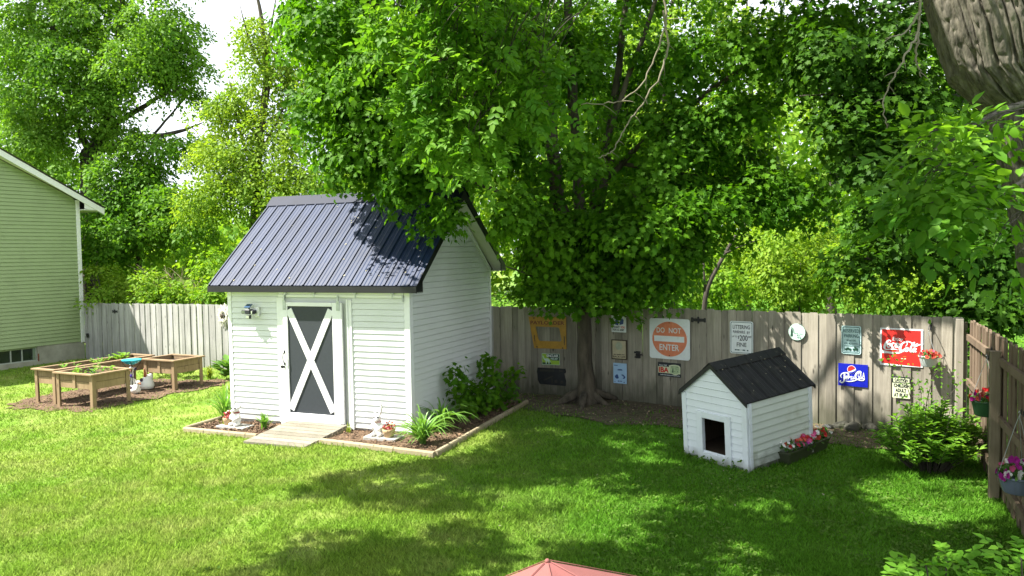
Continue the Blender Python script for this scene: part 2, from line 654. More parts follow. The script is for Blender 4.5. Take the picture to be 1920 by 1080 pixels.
# ------------------------------------------------------------------ shared materials
def wood_mat(name, c1, c2, knot=.25, isl=.16, grain=1.0, rough=.85, knots=True, moss=None, algae=0.0):
    M = bpy.data.materials.new(name)
    M.use_nodes = True
    t = M.node_tree
    N, L = t.nodes, t.links
    b = N['Principled BSDF']
    b.inputs['Roughness'].default_value = rough
    b.inputs['Specular IOR Level'].default_value = .2
    co = N.new('ShaderNodeTexCoord')
    ge = N.new('ShaderNodeNewGeometry')
    ad = N.new('ShaderNodeVectorMath')
    ad.operation = 'MULTIPLY_ADD'
    ad.inputs[1].default_value = (7, 3, 9)
    L.new(ge.outputs['Random Per Island'], ad.inputs[0])
    L.new(co.outputs['Object'], ad.inputs[2])

    def noise(scale, sc, det=6, src=None):
        mp = N.new('ShaderNodeMapping')
        mp.inputs['Scale'].default_value = sc
        L.new(src or ad.outputs[0], mp.inputs['Vector'])
        n = N.new('ShaderNodeTexNoise')
        n.inputs['Scale'].default_value = scale
        n.inputs['Detail'].default_value = det
        n.inputs['Roughness'].default_value = .65
        L.new(mp.outputs['Vector'], n.inputs['Vector'])
        return n
    g = noise(9 * grain, (4, 4, .22))
    big = noise(1.6, (1.2, 1.2, .6), 4)
    rp = N.new('ShaderNodeValToRGB')
    rp.color_ramp.elements[0].position = .3
    rp.color_ramp.elements[1].position = .66
    rp.color_ramp.elements[0].color = (*c1, 1)
    rp.color_ramp.elements[1].color = (*c2, 1)
    mm = N.new('ShaderNodeMath')
    mm.operation = 'MULTIPLY_ADD'
    mm.inputs[1].default_value = .5
    L.new(g.outputs['Fac'], mm.inputs[0])
    mh = N.new('ShaderNodeMath')
    mh.operation = 'MULTIPLY'
    mh.inputs[1].default_value = .5
    L.new(big.outputs['Fac'], mh.inputs[0])
    L.new(mh.outputs[0], mm.inputs[2])
    L.new(mm.outputs[0], rp.inputs['Fac'])
    hv = N.new('ShaderNodeHueSaturation')
    mr = N.new('ShaderNodeMapRange')
    mr.inputs['To Min'].default_value = 1 - isl
    mr.inputs['To Max'].default_value = 1 + isl
    L.new(ge.outputs['Random Per Island'], mr.inputs['Value'])
    L.new(mr.outputs['Result'], hv.inputs['Value'])
    L.new(rp.outputs['Color'], hv.inputs['Color'])
    cur = hv.outputs['Color']
    if knots:
        mp = N.new('ShaderNodeMapping')
        mp.inputs['Scale'].default_value = (7.5, 7.5, 2.6)
        L.new(ad.outputs[0], mp.inputs['Vector'])
        vo = N.new('ShaderNodeTexVoronoi')
        vo.inputs['Scale'].default_value = 1
        L.new(mp.outputs['Vector'], vo.inputs['Vector'])
        k = N.new('ShaderNodeMapRange')
        k.inputs['From Min'].default_value = .05
        k.inputs['From Max'].default_value = .16
        k.inputs['To Min'].default_value = .8
        k.inputs['To Max'].default_value = 0
        L.new(vo.outputs['Distance'], k.inputs['Value'])
        x = N.new('ShaderNodeMix')
        x.data_type = 'RGBA'
        x.inputs['B'].default_value = tuple(q * knot for q in c1) + (1,)
        L.new(k.outputs['Result'], x.inputs['Factor'])
        L.new(cur, x.inputs['A'])
        cur = x.outputs['Result']
    if algae:
        # green-black growth where the boards stand in the damp soil
        sp = N.new('ShaderNodeSeparateXYZ')
        L.new(co.outputs['Object'], sp.inputs['Vector'])
        al = noise(2.6, (1.5, 1.5, .35), 5, co.outputs['Object'])
        q1 = N.new('ShaderNodeMath')
        q1.operation = 'MULTIPLY_ADD'
        q1.inputs[1].default_value = -.9
        L.new(sp.outputs['Z'], q1.inputs[0])
        q1.inputs[2].default_value = .35
        q2 = N.new('ShaderNodeMath')
        q2.operation = 'ADD'
        L.new(q1.outputs[0], q2.inputs[0])
        L.new(al.outputs['Fac'], q2.inputs[1])
        q3 = N.new('ShaderNodeMapRange')
        q3.inputs['From Min'].default_value = .35
        q3.inputs['From Max'].default_value = .75
        q3.inputs['To Max'].default_value = algae
        L.new(q2.outputs[0], q3.inputs['Value'])
        x = N.new('ShaderNodeMix')
        x.data_type = 'RGBA'
        x.inputs['B'].default_value = (.045, .05, .028, 1)
        L.new(q3.outputs['Result'], x.inputs['Factor'])
        L.new(cur, x.inputs['A'])
        cur = x.outputs['Result']
    L.new(cur, b.inputs['Base Color'])
    bp = N.new('ShaderNodeBump')
    bp.inputs['Strength'].default_value = .5
    bp.inputs['Distance'].default_value = .006
    L.new(g.outputs['Fac'], bp.inputs['Height'])
    L.new(bp.outputs['Normal'], b.inputs['Normal'])
    MATS[name] = M
    return M


m_vinyl = mat('white_vinyl', (.66, .68, .67), rough=.45, var=.03, scale=1.5, dirt=(.5, .54, .44), dirt_amt=.3, dirt_lo=.54, dirt_scale=1.1, splash=((.16, .13, .08), .22, .55))
m_trim = mat('white_trim', (.78, .79, .80), rough=.4, var=.03, scale=3)
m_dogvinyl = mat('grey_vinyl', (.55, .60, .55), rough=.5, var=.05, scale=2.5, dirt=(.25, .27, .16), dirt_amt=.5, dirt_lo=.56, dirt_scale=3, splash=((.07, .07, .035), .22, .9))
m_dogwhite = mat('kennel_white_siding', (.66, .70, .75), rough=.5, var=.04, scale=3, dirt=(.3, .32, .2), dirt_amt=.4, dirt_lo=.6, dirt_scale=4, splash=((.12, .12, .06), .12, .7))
m_roof = mat('black_metal_roof', (.013, .024, .060), rough=.42, var=.2, scale=1.6, spec=.24, dirt=(.07, .07, .07), dirt_amt=.4, dirt_lo=.6, dirt_scale=14)
m_roof2 = mat('kennel_roof_metal', (.006, .0065, .007), rough=.42, var=.25, scale=4, spec=.25, dirt=(.09, .085, .06), dirt_amt=.55, dirt_lo=.6, dirt_scale=9)
m_black = mat('black_metal', (.012, .012, .014), rough=.5, var=.2)
m_soffit = mat('soffit_vinyl', (.70, .71, .66), rough=.5, var=.04)
m_door = mat('grey_door_panel', (.030, .036, .044), rough=.6, var=.08, scale=18, bump=.1)
m_doorwhite = mat('door_white_paint', (.77, .78, .79), rough=.45, var=.03, scale=5)
m_galv = mat('galvanised_steel', (.42, .45, .45), rough=.4, metal=.7, var=.15, scale=12)
m_green = mat('green_vinyl', (.265, .335, .16), rough=.5, var=.05, scale=1.2, dirt=(.2, .25, .12), dirt_amt=.3, dirt_lo=.5)
m_housetrim = mat('house_trim', (.70, .71, .68), rough=.5, var=.04)
m_concrete = mat('concrete', (.30, .295, .23), rough=.9, var=.16, scale=3, bump=.4, bscale=20, dirt=(.14, .135, .1), dirt_amt=.5, dirt_lo=.5)
m_glass = mat('dark_window_glass', (.02, .03, .02), rough=.08, spec=.7, var=.3, scale=2)
m_shingle = mat('roof_shingles', (.08, .075, .07), rough=.9, var=.25, scale=14)
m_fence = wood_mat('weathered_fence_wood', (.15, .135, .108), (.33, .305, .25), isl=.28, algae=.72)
m_fenceL = wood_mat('sunlit_fence_wood', (.20, .197, .187), (.40, .396, .38), isl=.2, algae=.2)  # same fence wood, lightened in colour for the sun on the left runs
m_fenceR = wood_mat('brown_fence_wood', (.085, .060, .041), (.175, .132, .094), algae=.3)
m_post = wood_mat('post_wood', (.10, .08, .054), (.20, .165, .115), grain=1.4)
m_cedar = wood_mat('cedar_planter_wood', (.165, .112, .062), (.315, .225, .135), isl=.2, knots=True, knot=.55)
m_ramp = wood_mat('bleached_ramp_wood', (.11, .10, .075), (.23, .212, .168), isl=.22, knots=False)
m_timber = wood_mat('landscape_timber', (.20, .165, .10), (.34, .29, .195), isl=.1)
m_soil = mat('dark_soil', (.030, .022, .016), rough=1, var=.5, scale=20, bump=.8)
m_inside = wood_mat('kennel_plywood', (.035, .025, .016), (.07, .05, .035))

# ------------------------------------------------------------------ shed
SH_O, SH_TH = np.array([-1.691, 12.61]), .387
SH_A = np.array([cos(SH_TH), -sin(SH_TH)])
SH_B = np.array([sin(SH_TH), cos(SH_TH)])


def shed_w(u, v, z=0.0):
    q = SH_O + SH_A * u + SH_B * v
    return np.array([q[0], q[1], z])


W, D, HW, HWR = 3.763, 3.288, 2.377, 2.66
shed = thing('garden_shed', 'white lap-sided garden shed with black ribbed metal roof and a sliding X-braced door', 'shed', (SH_O[0], SH_O[1], 0), -SH_TH)
VR, ZR = 1.64, 3.93          # underside of the ridge


def rake_z(v):
    """underside of the roof along the side wall"""
    return 2.36 + (v + .0) * (ZR - 2.36) / VR if v < VR else ZR - (v - VR) * (ZR - HWR) / (D - VR)


mb = MB()
siding(mb, lambda u, o, z: (u, -o, z), .03, HW - .02, .1016,
       lambda z: [(-W + .09, -2.60), (-1.10, -.09)] if z < 2.25 else [(-W + .09, -2.60)])
mb.box(-W + .01, -.01, .016, .05, -.12, HW)
mb.build('front_wall', m_vinyl, shed)
mb = MB()


def rspan(z):
    if z < 2.36:
        return [(.09, D - .06)]
    v0 = max(.09, (z - 2.36) * VR / (ZR - 2.36))
    v1 = D - .06 if z < HWR else VR + (ZR - z) * (D - VR) / (ZR - HWR)
    return [(v0, v1)] if v1 > v0 else []


siding(mb, lambda u, o, z: (o, u, z), .03, ZR - .02, .1016, rspan)
mb.add([(-.03, .05, -.12), (-.03, D, -.12), (-.03, D, HWR), (-.03, VR, ZR), (-.03, .05, 2.36)], [(0, 1, 2, 3, 4)])
mb.build('side_wall', m_vinyl, shed)
mb = MB()
mb.add([(-W, .05, -.12), (-W, D, -.12), (-W, D, HWR), (-W, VR, ZR), (-W, .05, 2.36)], [(4, 3, 2, 1, 0)])
mb.box(-W + .01, -.031, D - .05, D, -.12, HWR)
mb.build('rear_wall', m_vinyl, shed)
for (a, b, c, d_, zt) in ((-W, -W + .085, -.022, .06, HW), (-.085, .022, -.022, .085, HW), (-.03, .02, D - .055, D + .02, HWR)):
    MB().box(a, b, c, d_, -.06, zt, bev=.004).build('corner_trim', m_trim, shed)
# roof ------------------------------------------------------------------
OS, OF = .264, .208
EZ, RZ2 = 2.466, 4.118        # top of the metal at the eave and at the ridge


def roof_plane(v0, z0, v1, z1, name, mtl, u0, u1, sp=.2286, parent=shed, rib=.02):
    """ribbed metal sheet running up from (v0, z0) to (v1, z1)"""
    prof = [(u0, 0)]
    u = u0 + .03
    while u < u1 - .03:
        for du, h in ((-.022, 0), (-.011, rib), (.011, rib), (.022, 0)):
            prof.append((u + du, h))
        for k in (.33, .66):
            for du, h in ((-.012, 0), (0, .0035), (.012, 0)):
                if u + sp * k + du < u1 - .02:
                    prof.append((u + sp * k + du, h))
        u += sp
    prof.append((u1, 0))
    d = np.array([v1 - v0, z1 - z0])
    L = np.linalg.norm(d)
    nn = np.array([-d[1], d[0]]) / L
    if nn[1] < 0:
        nn = -nn
    V, Fs = [], []
    for (v, z) in ((v0, z0), (v1, z1)):
        for (u, h) in prof:
            V.append((u, v + nn[0] * h, z + nn[1] * h))
    k = len(prof)
    for i in range(k - 1):
        Fs.append((i, i + 1, k + i + 1, k + i))
    b = len(V)
    for (v, z) in ((v0, z0), (v1, z1)):
        for u in (u0, u1):
            V.append((u, v - nn[0] * .02, z - nn[1] * .02))
    Fs += [(b, b + 1, b + 3, b + 2)]
    q = MB()
    q.add(V, Fs)
    return q.build(name, mtl, parent)


roof_plane(-OF, EZ, VR, RZ2, 'roof_panel', m_roof, -W - OS, OS)
roof_plane(D + OF, 2.73, VR, RZ2, 'roof_panel', m_roof, -W - OS, OS)
s1 = (RZ2 - EZ) / (VR + OF)
s2 = (RZ2 - 2.73) / (D + OF - VR)
mb = MB()
mb.prism([(VR - .19, RZ2 - .19 * s1 + .028), (VR, RZ2 + .05), (VR + .19, RZ2 - .19 * s2 + .028), (VR + .19, RZ2 - .19 * s2 + .018), (VR, RZ2 + .035), (VR - .19, RZ2 - .19 * s1 + .018)], 0, 1)
V = np.concatenate(mb.v)
V = np.stack([np.where(V[:, 1] < .5, -W - OS - .015, OS + .015), V[:, 0], V[:, 2]], 1)
mb.v = [V]
mb.build('ridge_cap', mat('ridge_cap_metal', (.008, .013, .030), rough=.5, var=.2, scale=2, spec=.12), shed)
# eave fascia, boxed eave ends, rake boards and soffits
MB().box(-W - OS, OS, -OF - .02, -OF, 2.345, 2.452).build('fascia', m_black, shed)
MB().box(-W - OS, OS, -OF, -.015, 2.345, 2.36).build('eave_soffit', m_soffit, shed)
MB().box(-W - OS, OS, D + OF, D + OF + .02, 2.60, 2.715).build('fascia', m_black, shed)
MB().box(-W - OS, OS, D + .015, D + OF, 2.605, 2.62).build('eave_soffit', m_soffit, shed)
for u0, u1 in ((OS - .02, OS), (-W - OS, -W - OS + .02)):
    for poly in ([(-OF, EZ - .004), (VR, RZ2 - .004), (VR, RZ2 - .16), (-OF, EZ - .125)],
                 [(D + OF, 2.73 - .004), (VR, RZ2 - .004), (VR, RZ2 - .16), (D + OF, 2.73 - .125)],
                 [(-OF, 2.345), (.0, 2.345), (.0, 2.66), (-OF, EZ - .12)],
                 [(D + OF, 2.60), (D + .0, 2.60), (D + .0, 2.78), (D + OF, 2.61)]):
        n = len(poly)
        V = [(u0, p[0], p[1]) for p in poly] + [(u1, p[0], p[1]) for p in poly]
        MB().add(V, [tuple(range(n)), tuple(range(2 * n - 1, n - 1, -1))] + [(i, (i + 1) % n, n + (i + 1) % n, n + i) for i in range(n)]).build('rake_board', m_black, shed)
    mb = MB()
    ua, ub = (u0, -.0) if u0 > 0 else (u1, -W)
    for (va, za, vb, zb) in ((-OF, 2.347, VR, 3.935), (D + OF, 2.604, VR, 3.935)):
        mb.add([(ua, va, za), (ub, va, za), (ub, vb, zb), (ua, vb, zb)], [(0, 1, 2, 3)])
    mb.build('rake_soffit', m_soffit, shed)
mb = MB()
mb.bar((.02, VR, 3.90), (.02, -.0, 2.37), .03, .05)
mb.bar((.02, VR, 3.90), (.02, D, 2.63), .03, .05)
mb.build('gable_trim', m_trim, shed)
# door, track, jambs ----------------------------------------------------
MB().box(-2.66, -2.50, -.025, .0, .03, 2.25, bev=.004).build('door_casing', m_trim, shed)
mb = MB()
mb.box(-1.21, -1.175, -.028, .0, .0, 2.22, bev=.003).box(-1.135, -1.10, -.032, .0, .0, 2.22, bev=.003).box(-1.175, -1.135, -.012, .0, .0, 2.22)
mb.build('door_casing', m_trim, shed)
mb = MB()
mb.box(-2.60, -.09, -.03, .0, 2.27, 2.345, bev=.004)
mb.box(-2.60, -.09, -.055, -.03, 2.255, 2.30, bev=.006)
tr = mb.build('door_track', m_trim, shed)
for u in (-2.44, -1.84, -1.0, -.28):
    MB().box(u - .012, u + .012, -.062, -.055, 2.24, 2.33).box(u - .03, u + .03, -.07, -.03, 2.325, 2.34).build('track_bracket', m_galv, tr)
MB().box(-.10, -.085, -.06, -.03, 2.19, 2.30).build('end_stop', m_galv, tr)
door = MB().box(-2.40, -1.44, -.058, -.034, .20, 2.15).build('door', m_door, shed)
mb = MB()
Y0, Y1 = -.078, -.054
mb.box(-2.487, -2.392, Y0, Y1 + .02, .07, 2.168, bev=.004).box(-1.462, -1.268, Y0 + .004, Y1 + .02, .07, 2.168, bev=.004)
mb.box(-2.392, -1.462, Y0, Y1 + .02, 2.10, 2.168, bev=.003).box(-2.392, -1.462, Y0, Y1 + .02, .07, .225, bev=.004)
fr = mb.build('door_frame', m_doorwhite, door)
mb = MB()
a, b, c, d_ = np.array([-2.392, .225]), np.array([-1.462, 2.10]), np.array([-2.392, 2.10]), np.array([-1.462, .225])


def brace(mb, p, q, y0, y1, w=.125, clip=None):
    t = (q - p) / np.linalg.norm(q - p)
    n = np.array([-t[1], t[0]])
    mb.prism([p + n * w / 2, q + n * w / 2, q - n * w / 2, p - n * w / 2], y0, y1)


ia, ib = a + np.array([.025, .06]), b - np.array([.025, .06])
ic, id_ = c + np.array([.025, -.06]), d_ - np.array([.025, -.06])
brace(mb, ia - .0, ib, -.0745, -.0545)
brace(mb, ic, id_, -.0725, -.0535)
mb.build('cross_brace', m_doorwhite, door)
mb = MB()
mb.tube([(-2.475, -.08, 1.09), (-2.475, -.115, 1.12), (-2.475, -.125, 1.19), (-2.475, -.115, 1.26), (-2.475, -.08, 1.29)], .009)
mb.box(-2.49, -2.46, -.084, -.078, 1.27, 1.32).box(-2.49, -2.46, -.084, -.078, 1.06, 1.11)
mb.build('handle', m_black, door)
mb = MB()
mb.box(-2.56, -2.47, -.09, -.075, 1.01, 1.045).box(-2.53, -2.50, -.10, -.09, 1.0, 1.055)
mb.build('latch', m_black, door)
for u in (-2.45, -1.335):
    mb = MB()
    mb.box(u - .03, u + .03, -.086, -.078, 2.03, 2.20).box(u - .012, u + .012, -.09, -.07, 2.19, 2.29)
    for z in (2.06, 2.1, 2.16):
        mb.box(u - .008, u + .008, -.092, -.086, z - .006, z + .006)
    mb.build('roller_hanger', m_galv, door)
MB().box(-1.33, -1.25, -.10, -.075, .05, .10, bev=.006).build('floor_guide', m_black, door)
MB().box(-2.60, -1.15, -.06, .02, .0, .055).build('threshold', m_trim, shed)

# ramp
ramp = thing('wooden_ramp', 'bleached plank ramp sloping from the shed door to the lawn', 'ramp', shed_w(-1.80, -.05), -SH_TH)
mb = MB()
n = 8
for i in range(n):
    t0, t1 = i / n, (i + 1) / n
    y0, y1 = -.03 - 1.19 * t0, -.03 - 1.19 * t1 + .018
    z0, z1 = .088 - .098 * t0, .088 - .098 * t1
    ex = rng.uniform(-.006, .006)
    V = [(-.60 - ex, y0, z0), (.60 + ex, y0, z0), (.60 + ex, y1, z1), (-.60, y1, z1)]
    V += [(x, y, z - .035) for x, y, z in V]
    mb.add(V, [(0, 3, 2, 1), (4, 5, 6, 7), (0, 1, 5, 4), (1, 2, 6, 5), (2, 3, 7, 6), (3, 0, 4, 7)])
mb.build('planks', m_ramp, ramp)
for sx in (-.58, .58):
    q = MB()
    q.add([(sx - .02, -.02, .05), (sx + .02, -.02, .05), (sx + .02, -.02, -.09), (sx - .02, -.02, -.09), (sx - .02, -1.15, -.045), (sx + .02, -1.15, -.045), (sx + .02, -1.15, -.10), (sx - .02, -1.15, -.10)],
          [(0, 1, 2, 3), (4, 7, 6, 5), (0, 4, 5, 1), (3, 2, 6, 7), (1, 5, 6, 2), (0, 3, 7, 4)])
    q.build('stringer', m_timber, ramp)

# floodlight on the front wall
fl = thing('security_light', 'solar security light with four swivel heads on the white shed wall', 'wall light', shed_w(-3.13, -.015, 1.99), -SH_TH)
MB().box(-.0, .10, -.05, 0, -.09, .09, bev=.012).build('housing', m_trim, fl)
m_lensg = mat('pale_lamp_lens', (.35, .4, .3), rough=.25, var=.1)
mb = MB()
mb.box(-.12, .0, -.16, -.05, -.04, .045, bev=.012).box(-.03, .06, -.07, -.04, -.03, .03)
mb.build('lamp_body', mat('charcoal_plastic', (.02, .022, .03), rough=.4), fl)
sp = MB()
mt = np.array([[1, 0, 0], [0, cos(.6), -sin(.6)], [0, sin(.6), cos(.6)]])
sp.box(-.06, .06, -.05, .05, -.006, .006, M=mt, off=(-.07, -.11, .105)).bar((-.06, -.1, .03), (-.06, -.1, .1), .02)
sp.build('solar_panel', mat('solar_cell_blue', (.03, .07, .16), rough=.2, spec=.7), fl)
for (hx, hz, ry) in ((-.165, -.0, .5), (.045, -.005, -.5), (-.055, -.09, 0)):
    hb = MB()
    M2 = rotz(ry)
    hb.box(-.038, .038, -.03, .03, -.032, .032, bev=.008, M=M2, off=(hx, -.12, hz))
    h = hb.build('lamp_head', MATS['charcoal_plastic'], fl)
    MB().box(-.03, .03, -.034, -.030, -.024, .024, M=M2, off=(hx, -.12, hz)).build('lens', m_lensg, h)

# ------------------------------------------------------------------ green house (left)
HC, HD = np.array([-14.2, 25.45]), np.array([-.507, -.862])
HANG = atan2(-HD[1], -HD[0])                      # local X points from the near end to the corner
house = thing('green_house', 'green lap-sided house gable with white trim and a concrete foundation', 'house', (HC[0], HC[1], 0), HANG)
GW = 9.2                                          # gable width; local X from -GW to 0, front is -Y (faces the yard)


def hr(x):                                        # underside of the rake
    s = -x
    return 4.87 + .485 * s if s < GW / 2 else 4.87 + .485 * (GW - s)


def hspan(z):
    if z < 4.87:
        return [(-GW + .1, -.1)]
    s = (z - 4.87) / .485
    return [(-GW + max(.1, s), -max(.1, s))] if s < GW / 2 else []


mb = MB()
siding(mb, lambda u, o, z: (u, -o, z), .25, 7.05, .1143, hspan, lip=.022)
mb.add([(-GW, .05, .2), (0, .05, .2), (0, .05, 4.87), (-GW / 2, .05, 4.87 + .485 * GW / 2), (-GW, .05, 4.87)], [(0, 1, 2, 3, 4)])
mb.add([(0, .05, .2), (0, 9, .2), (0, 9, 4.87), (0, .05, 4.87)], [(0, 1, 2, 3)])
mb.build('wall', m_green, house)
mb = MB()
mb.box(-1.5, .0, -.005, .3, -1.0, .25).box(-GW, -2.95, -.005, .3, -1.0, .25).box(-2.95, -1.5, -.005, .3, -1.0, -.20)
mb.box(-.3, 0, .3, 9, -1, .25)
mb.build('foundation', m_concrete, house)
bw = MB()
bw.box(-2.95, -1.5, .06, .09, -.20, -.165).box(-2.95, -1.5, .06, .09, .215, .25)
for x in (-2.95, -2.62, -2.28, -1.95, -1.62, -1.535):
    bw.box(x, x + .035, .06, .09, -.165, .215)
bwo = bw.build('basement_window', mat('old_window_frame', (.33, .36, .30), rough=.6, var=.1), house)
MB().box(-2.95, -1.5, .095, .11, -.2, .25).build('pane', m_glass, bwo)
MB().box(-1.62, -1.54, .05, .095, -.17, .22).build('sash', mat('faded_green_sash', (.15, .2, .13), rough=.6), bwo)
MB().box(-1.50, -1.46, -.012, -.004, -.22, .02, bev=.003).build('rust_patch', mat('rust', (.16, .05, .02), rough=.9, var=.4, scale=20), house)
MB().box(-.11, .02, -.03, .1, .22, 4.9, bev=.006).build('corner_trim', m_housetrim, house)
mb = MB()
ov = .68
P = [(ov, 4.87 - .485 * ov + .10), (-GW / 2, 4.87 + .485 * GW / 2 + .28), (-GW / 2, 4.87 + .485 * GW / 2 + .1), (ov, 4.87 - .485 * ov - .10)]
mb.prism(P, -.32, -.28)
mb.prism([(-GW - ov - 0, P[0][1]), P[1], P[2], (-GW - ov, P[3][1])], -.32, -.28)
mb.prism([(ov, 4.53), (ov, 4.66), (0.02, 4.96), (0.02, 4.62)], -.30, -.285)
mb.build('rake_board', m_housetrim, house)
mb = MB()
mb.add([(ov, -.285, 4.60), (ov, .0, 4.60), (-GW / 2, 0, 7.12), (-GW / 2, -.285, 7.12)], [(0, 1, 2, 3)])
mb.box(.02, ov, -.28, 9, 4.57, 4.60)
mb.build('soffit', m_housetrim, house)
MB().box(ov, ov + .03, -.28, 9, 4.55, 4.68).build('fascia', m_housetrim, house)
mb = MB()
zt = 4.87 + .485 * GW / 2 + .32
mb.add([(ov + .06, -.36, 4.66), (ov + .06, 9, 4.66), (-GW / 2, 9, zt), (-GW / 2, -.36, zt), (-GW - ov, -.36, 4.66), (-GW - ov, 9, 4.66)], [(0, 1, 2, 3), (3, 2, 5, 4)])
mb.build('roof', m_shingle, house)

# ------------------------------------------------------------------ dog house
dog = thing('dog_house', 'small white dog house with black metal gable roof and a square doorway', 'dog house', (2.793, 10.591, .03), -.972)
dog.rotation_euler = (.061, .006, -.972)
DW, DD, DH, DA = .565, 1.382, .903, 1.329


def dz(u):
    return DH + (DA - DH) * (1 - abs(u) / DW)


def dsp(z):
    hw = DW - .07 if z < DH else (DA - z) / (DA - DH) * DW
    if .10 < z < .66:
        return [(-hw, -.30), (.30, hw)]
    return [(-hw, hw)]


mb = MB()
siding(mb, lambda u, o, z: (u, -o, z), .02, DA - .02, .098, dsp, lip=.015)
for x0, x1 in ((-DW + .005, -.21), (.21, DW - .005)):
    mb.box(x0, x1, .016, .04, -.05, DH)
mb.box(-.21, .21, .0165, .04, .62, DH).box(-.21, .21, .0165, .04, -.05, .10)
mb.add([(-DW, .02, DH), (DW, .02, DH), (0, .02, DA)], [(0, 1, 2)])
mb.build('front_wall', m_dogwhite, dog)
mb = MB()
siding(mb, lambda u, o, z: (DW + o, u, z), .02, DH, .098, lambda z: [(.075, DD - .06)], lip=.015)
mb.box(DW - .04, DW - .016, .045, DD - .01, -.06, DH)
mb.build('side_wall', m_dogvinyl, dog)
mb = MB()
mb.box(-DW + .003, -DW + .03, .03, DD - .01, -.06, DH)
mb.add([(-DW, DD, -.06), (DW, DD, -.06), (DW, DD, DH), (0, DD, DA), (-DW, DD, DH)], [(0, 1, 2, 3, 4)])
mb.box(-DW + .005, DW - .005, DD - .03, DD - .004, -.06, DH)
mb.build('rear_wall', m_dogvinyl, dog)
MB().box(-DW + .03, DW - .03, .03, DD - .03, .06, .10).build('floor_board', m_inside, dog)
MB().box(-DW + .031, -DW + .05, .031, DD - .03, .10, DH).build('inner_panel', m_inside, dog)
MB().box(-.06, -.0, DD * .6, DD * .6 + .05, .1, .9).build('inner_post', m_inside, dog)
for a_, b_, c_, d2 in ((-DW - .006, -DW + .075, -.02, .05), (DW - .075, DW + .008, -.02, .02), (DW - .02, DW + .02, .02, .08), (DW - .03, DW + .02, DD - .06, DD + .012)):
    MB().box(a_, b_, c_, d2, -.055, DH + .0, bev=.004).build('corner_trim', m_dogwhite, dog)
mb = MB()
mb.box(-.30, -.20, -.03, .005, -.03, .68, bev=.004).box(.20, .30, -.03, .005, -.03, .68, bev=.004)
mb.box(-.2, .2, -.029, .005, .59, .679, bev=.004).box(-.2, .2, -.029, .005, -.03, .10, bev=.004)
mb.build('doorway_trim', m_dogwhite, dog)


def dog_roof(sg):
    q = roof_plane(0, 0, 1, 1, 'roof_panel', m_roof2, -.045, DD + .08, sp=.2286, parent=dog, rib=.020)
    me = q.data
    n = len(me.vertices)
    co = np.zeros(n * 3)
    me.vertices.foreach_get('co', co)
    co = co.reshape(-1, 3)
    # map: u -> depth; slope runs from the eave to the ridge
    ex, ez, rz_ = DW + .03, .918, 1.375
    d = np.array([-ex, rz_ - ez])
    L = np.linalg.norm(d)
    t = (co[:, 1] + co[:, 2]) / 2
    h = (co[:, 2] - co[:, 1]) / sqrt(2)
    nv = np.array([-(d[1]), d[0]]) / L
    nv = -nv if nv[1] < 0 else nv
    x = ex + d[0] * t + nv[0] * h
    z = ez + d[1] * t + nv[1] * h
    co2 = np.stack([sg * x, co[:, 0], z], 1)
    me.vertices.foreach_set('co', co2.astype(np.float32).ravel())
    me.update()


dog_roof(1)
dog_roof(-1)
mb = MB()
for sg in (1, -1):
    x0, z0, x1, z1 = sg * .115, 1.391 - .085, 0, 1.398
    V = [(x0, -.055, z0), (x1, -.055, z1), (x1, DD + .09, z1), (x0, DD + .09, z0)]
    mb.add(V + [(x, y, z - .012) for x, y, z in V], [(0, 1, 2, 3), (7, 6, 5, 4), (0, 3, 7, 4), (0, 4, 5, 1), (3, 2, 6, 7)])
mb.build('ridge_cap', m_roof2, dog)
for sg in (1, -1):
    for y0 in (-.05, DD + .065):
        V = [(sg * (DW + .035), .915), (0, 1.378), (0, 1.32), (sg * (DW + .035), .862)]
        MB().prism(V, y0, y0 + .018).build('rake_board', m_black, dog)

# ------------------------------------------------------------------ fences
FV = [np.array(p, float) for p in ((-14.05, 25.27), (-12.50, 24.27), (-.4, 16.4), (1.3, 15.75), (2.4, 15.0), (3.45, 14.19), (6.8, 11.6))]


def fence_hit(px, py, off=0.0):
    """spot on the yard side of the back fence"""
    r = ray(px, py)
    for a, b in zip(FV[:-1], FV[1:]):
        d = b - a
        L = np.linalg.norm(d)
        d = d / L
        n = np.array([-d[1], d[0]])
        a2 = a - n * off
        t = ((a2 - CAM[:2]) @ n) / (r[:2] @ n)
        p = CAM + r * t
        s = (p[:2] - a2) @ d
        if -.05 <= s <= L + .05:
            return p, d, n
    raise ValueError


def top_z(px):
    return np.interp(px, [160, 217, 300, 425, 560, 930, 1064, 1310, 1530, 1800], [1.53, 1.56, 1.60, 1.65, 1.70, 1.83, 1.83, 1.875, 1.875, 1.885])


def picket(mb, x0, x1, zb, zt, y, tilt=0.0, th=.018, ear=.022):
    P = [(x0, zb), (x1, zb), (x1 + tilt, zt - ear), (x1 - ear * .9 + tilt, zt), (x0 + ear * .9 + tilt, zt), (x0 + tilt, zt - ear)]
    mb.prism(P, y, y + th)


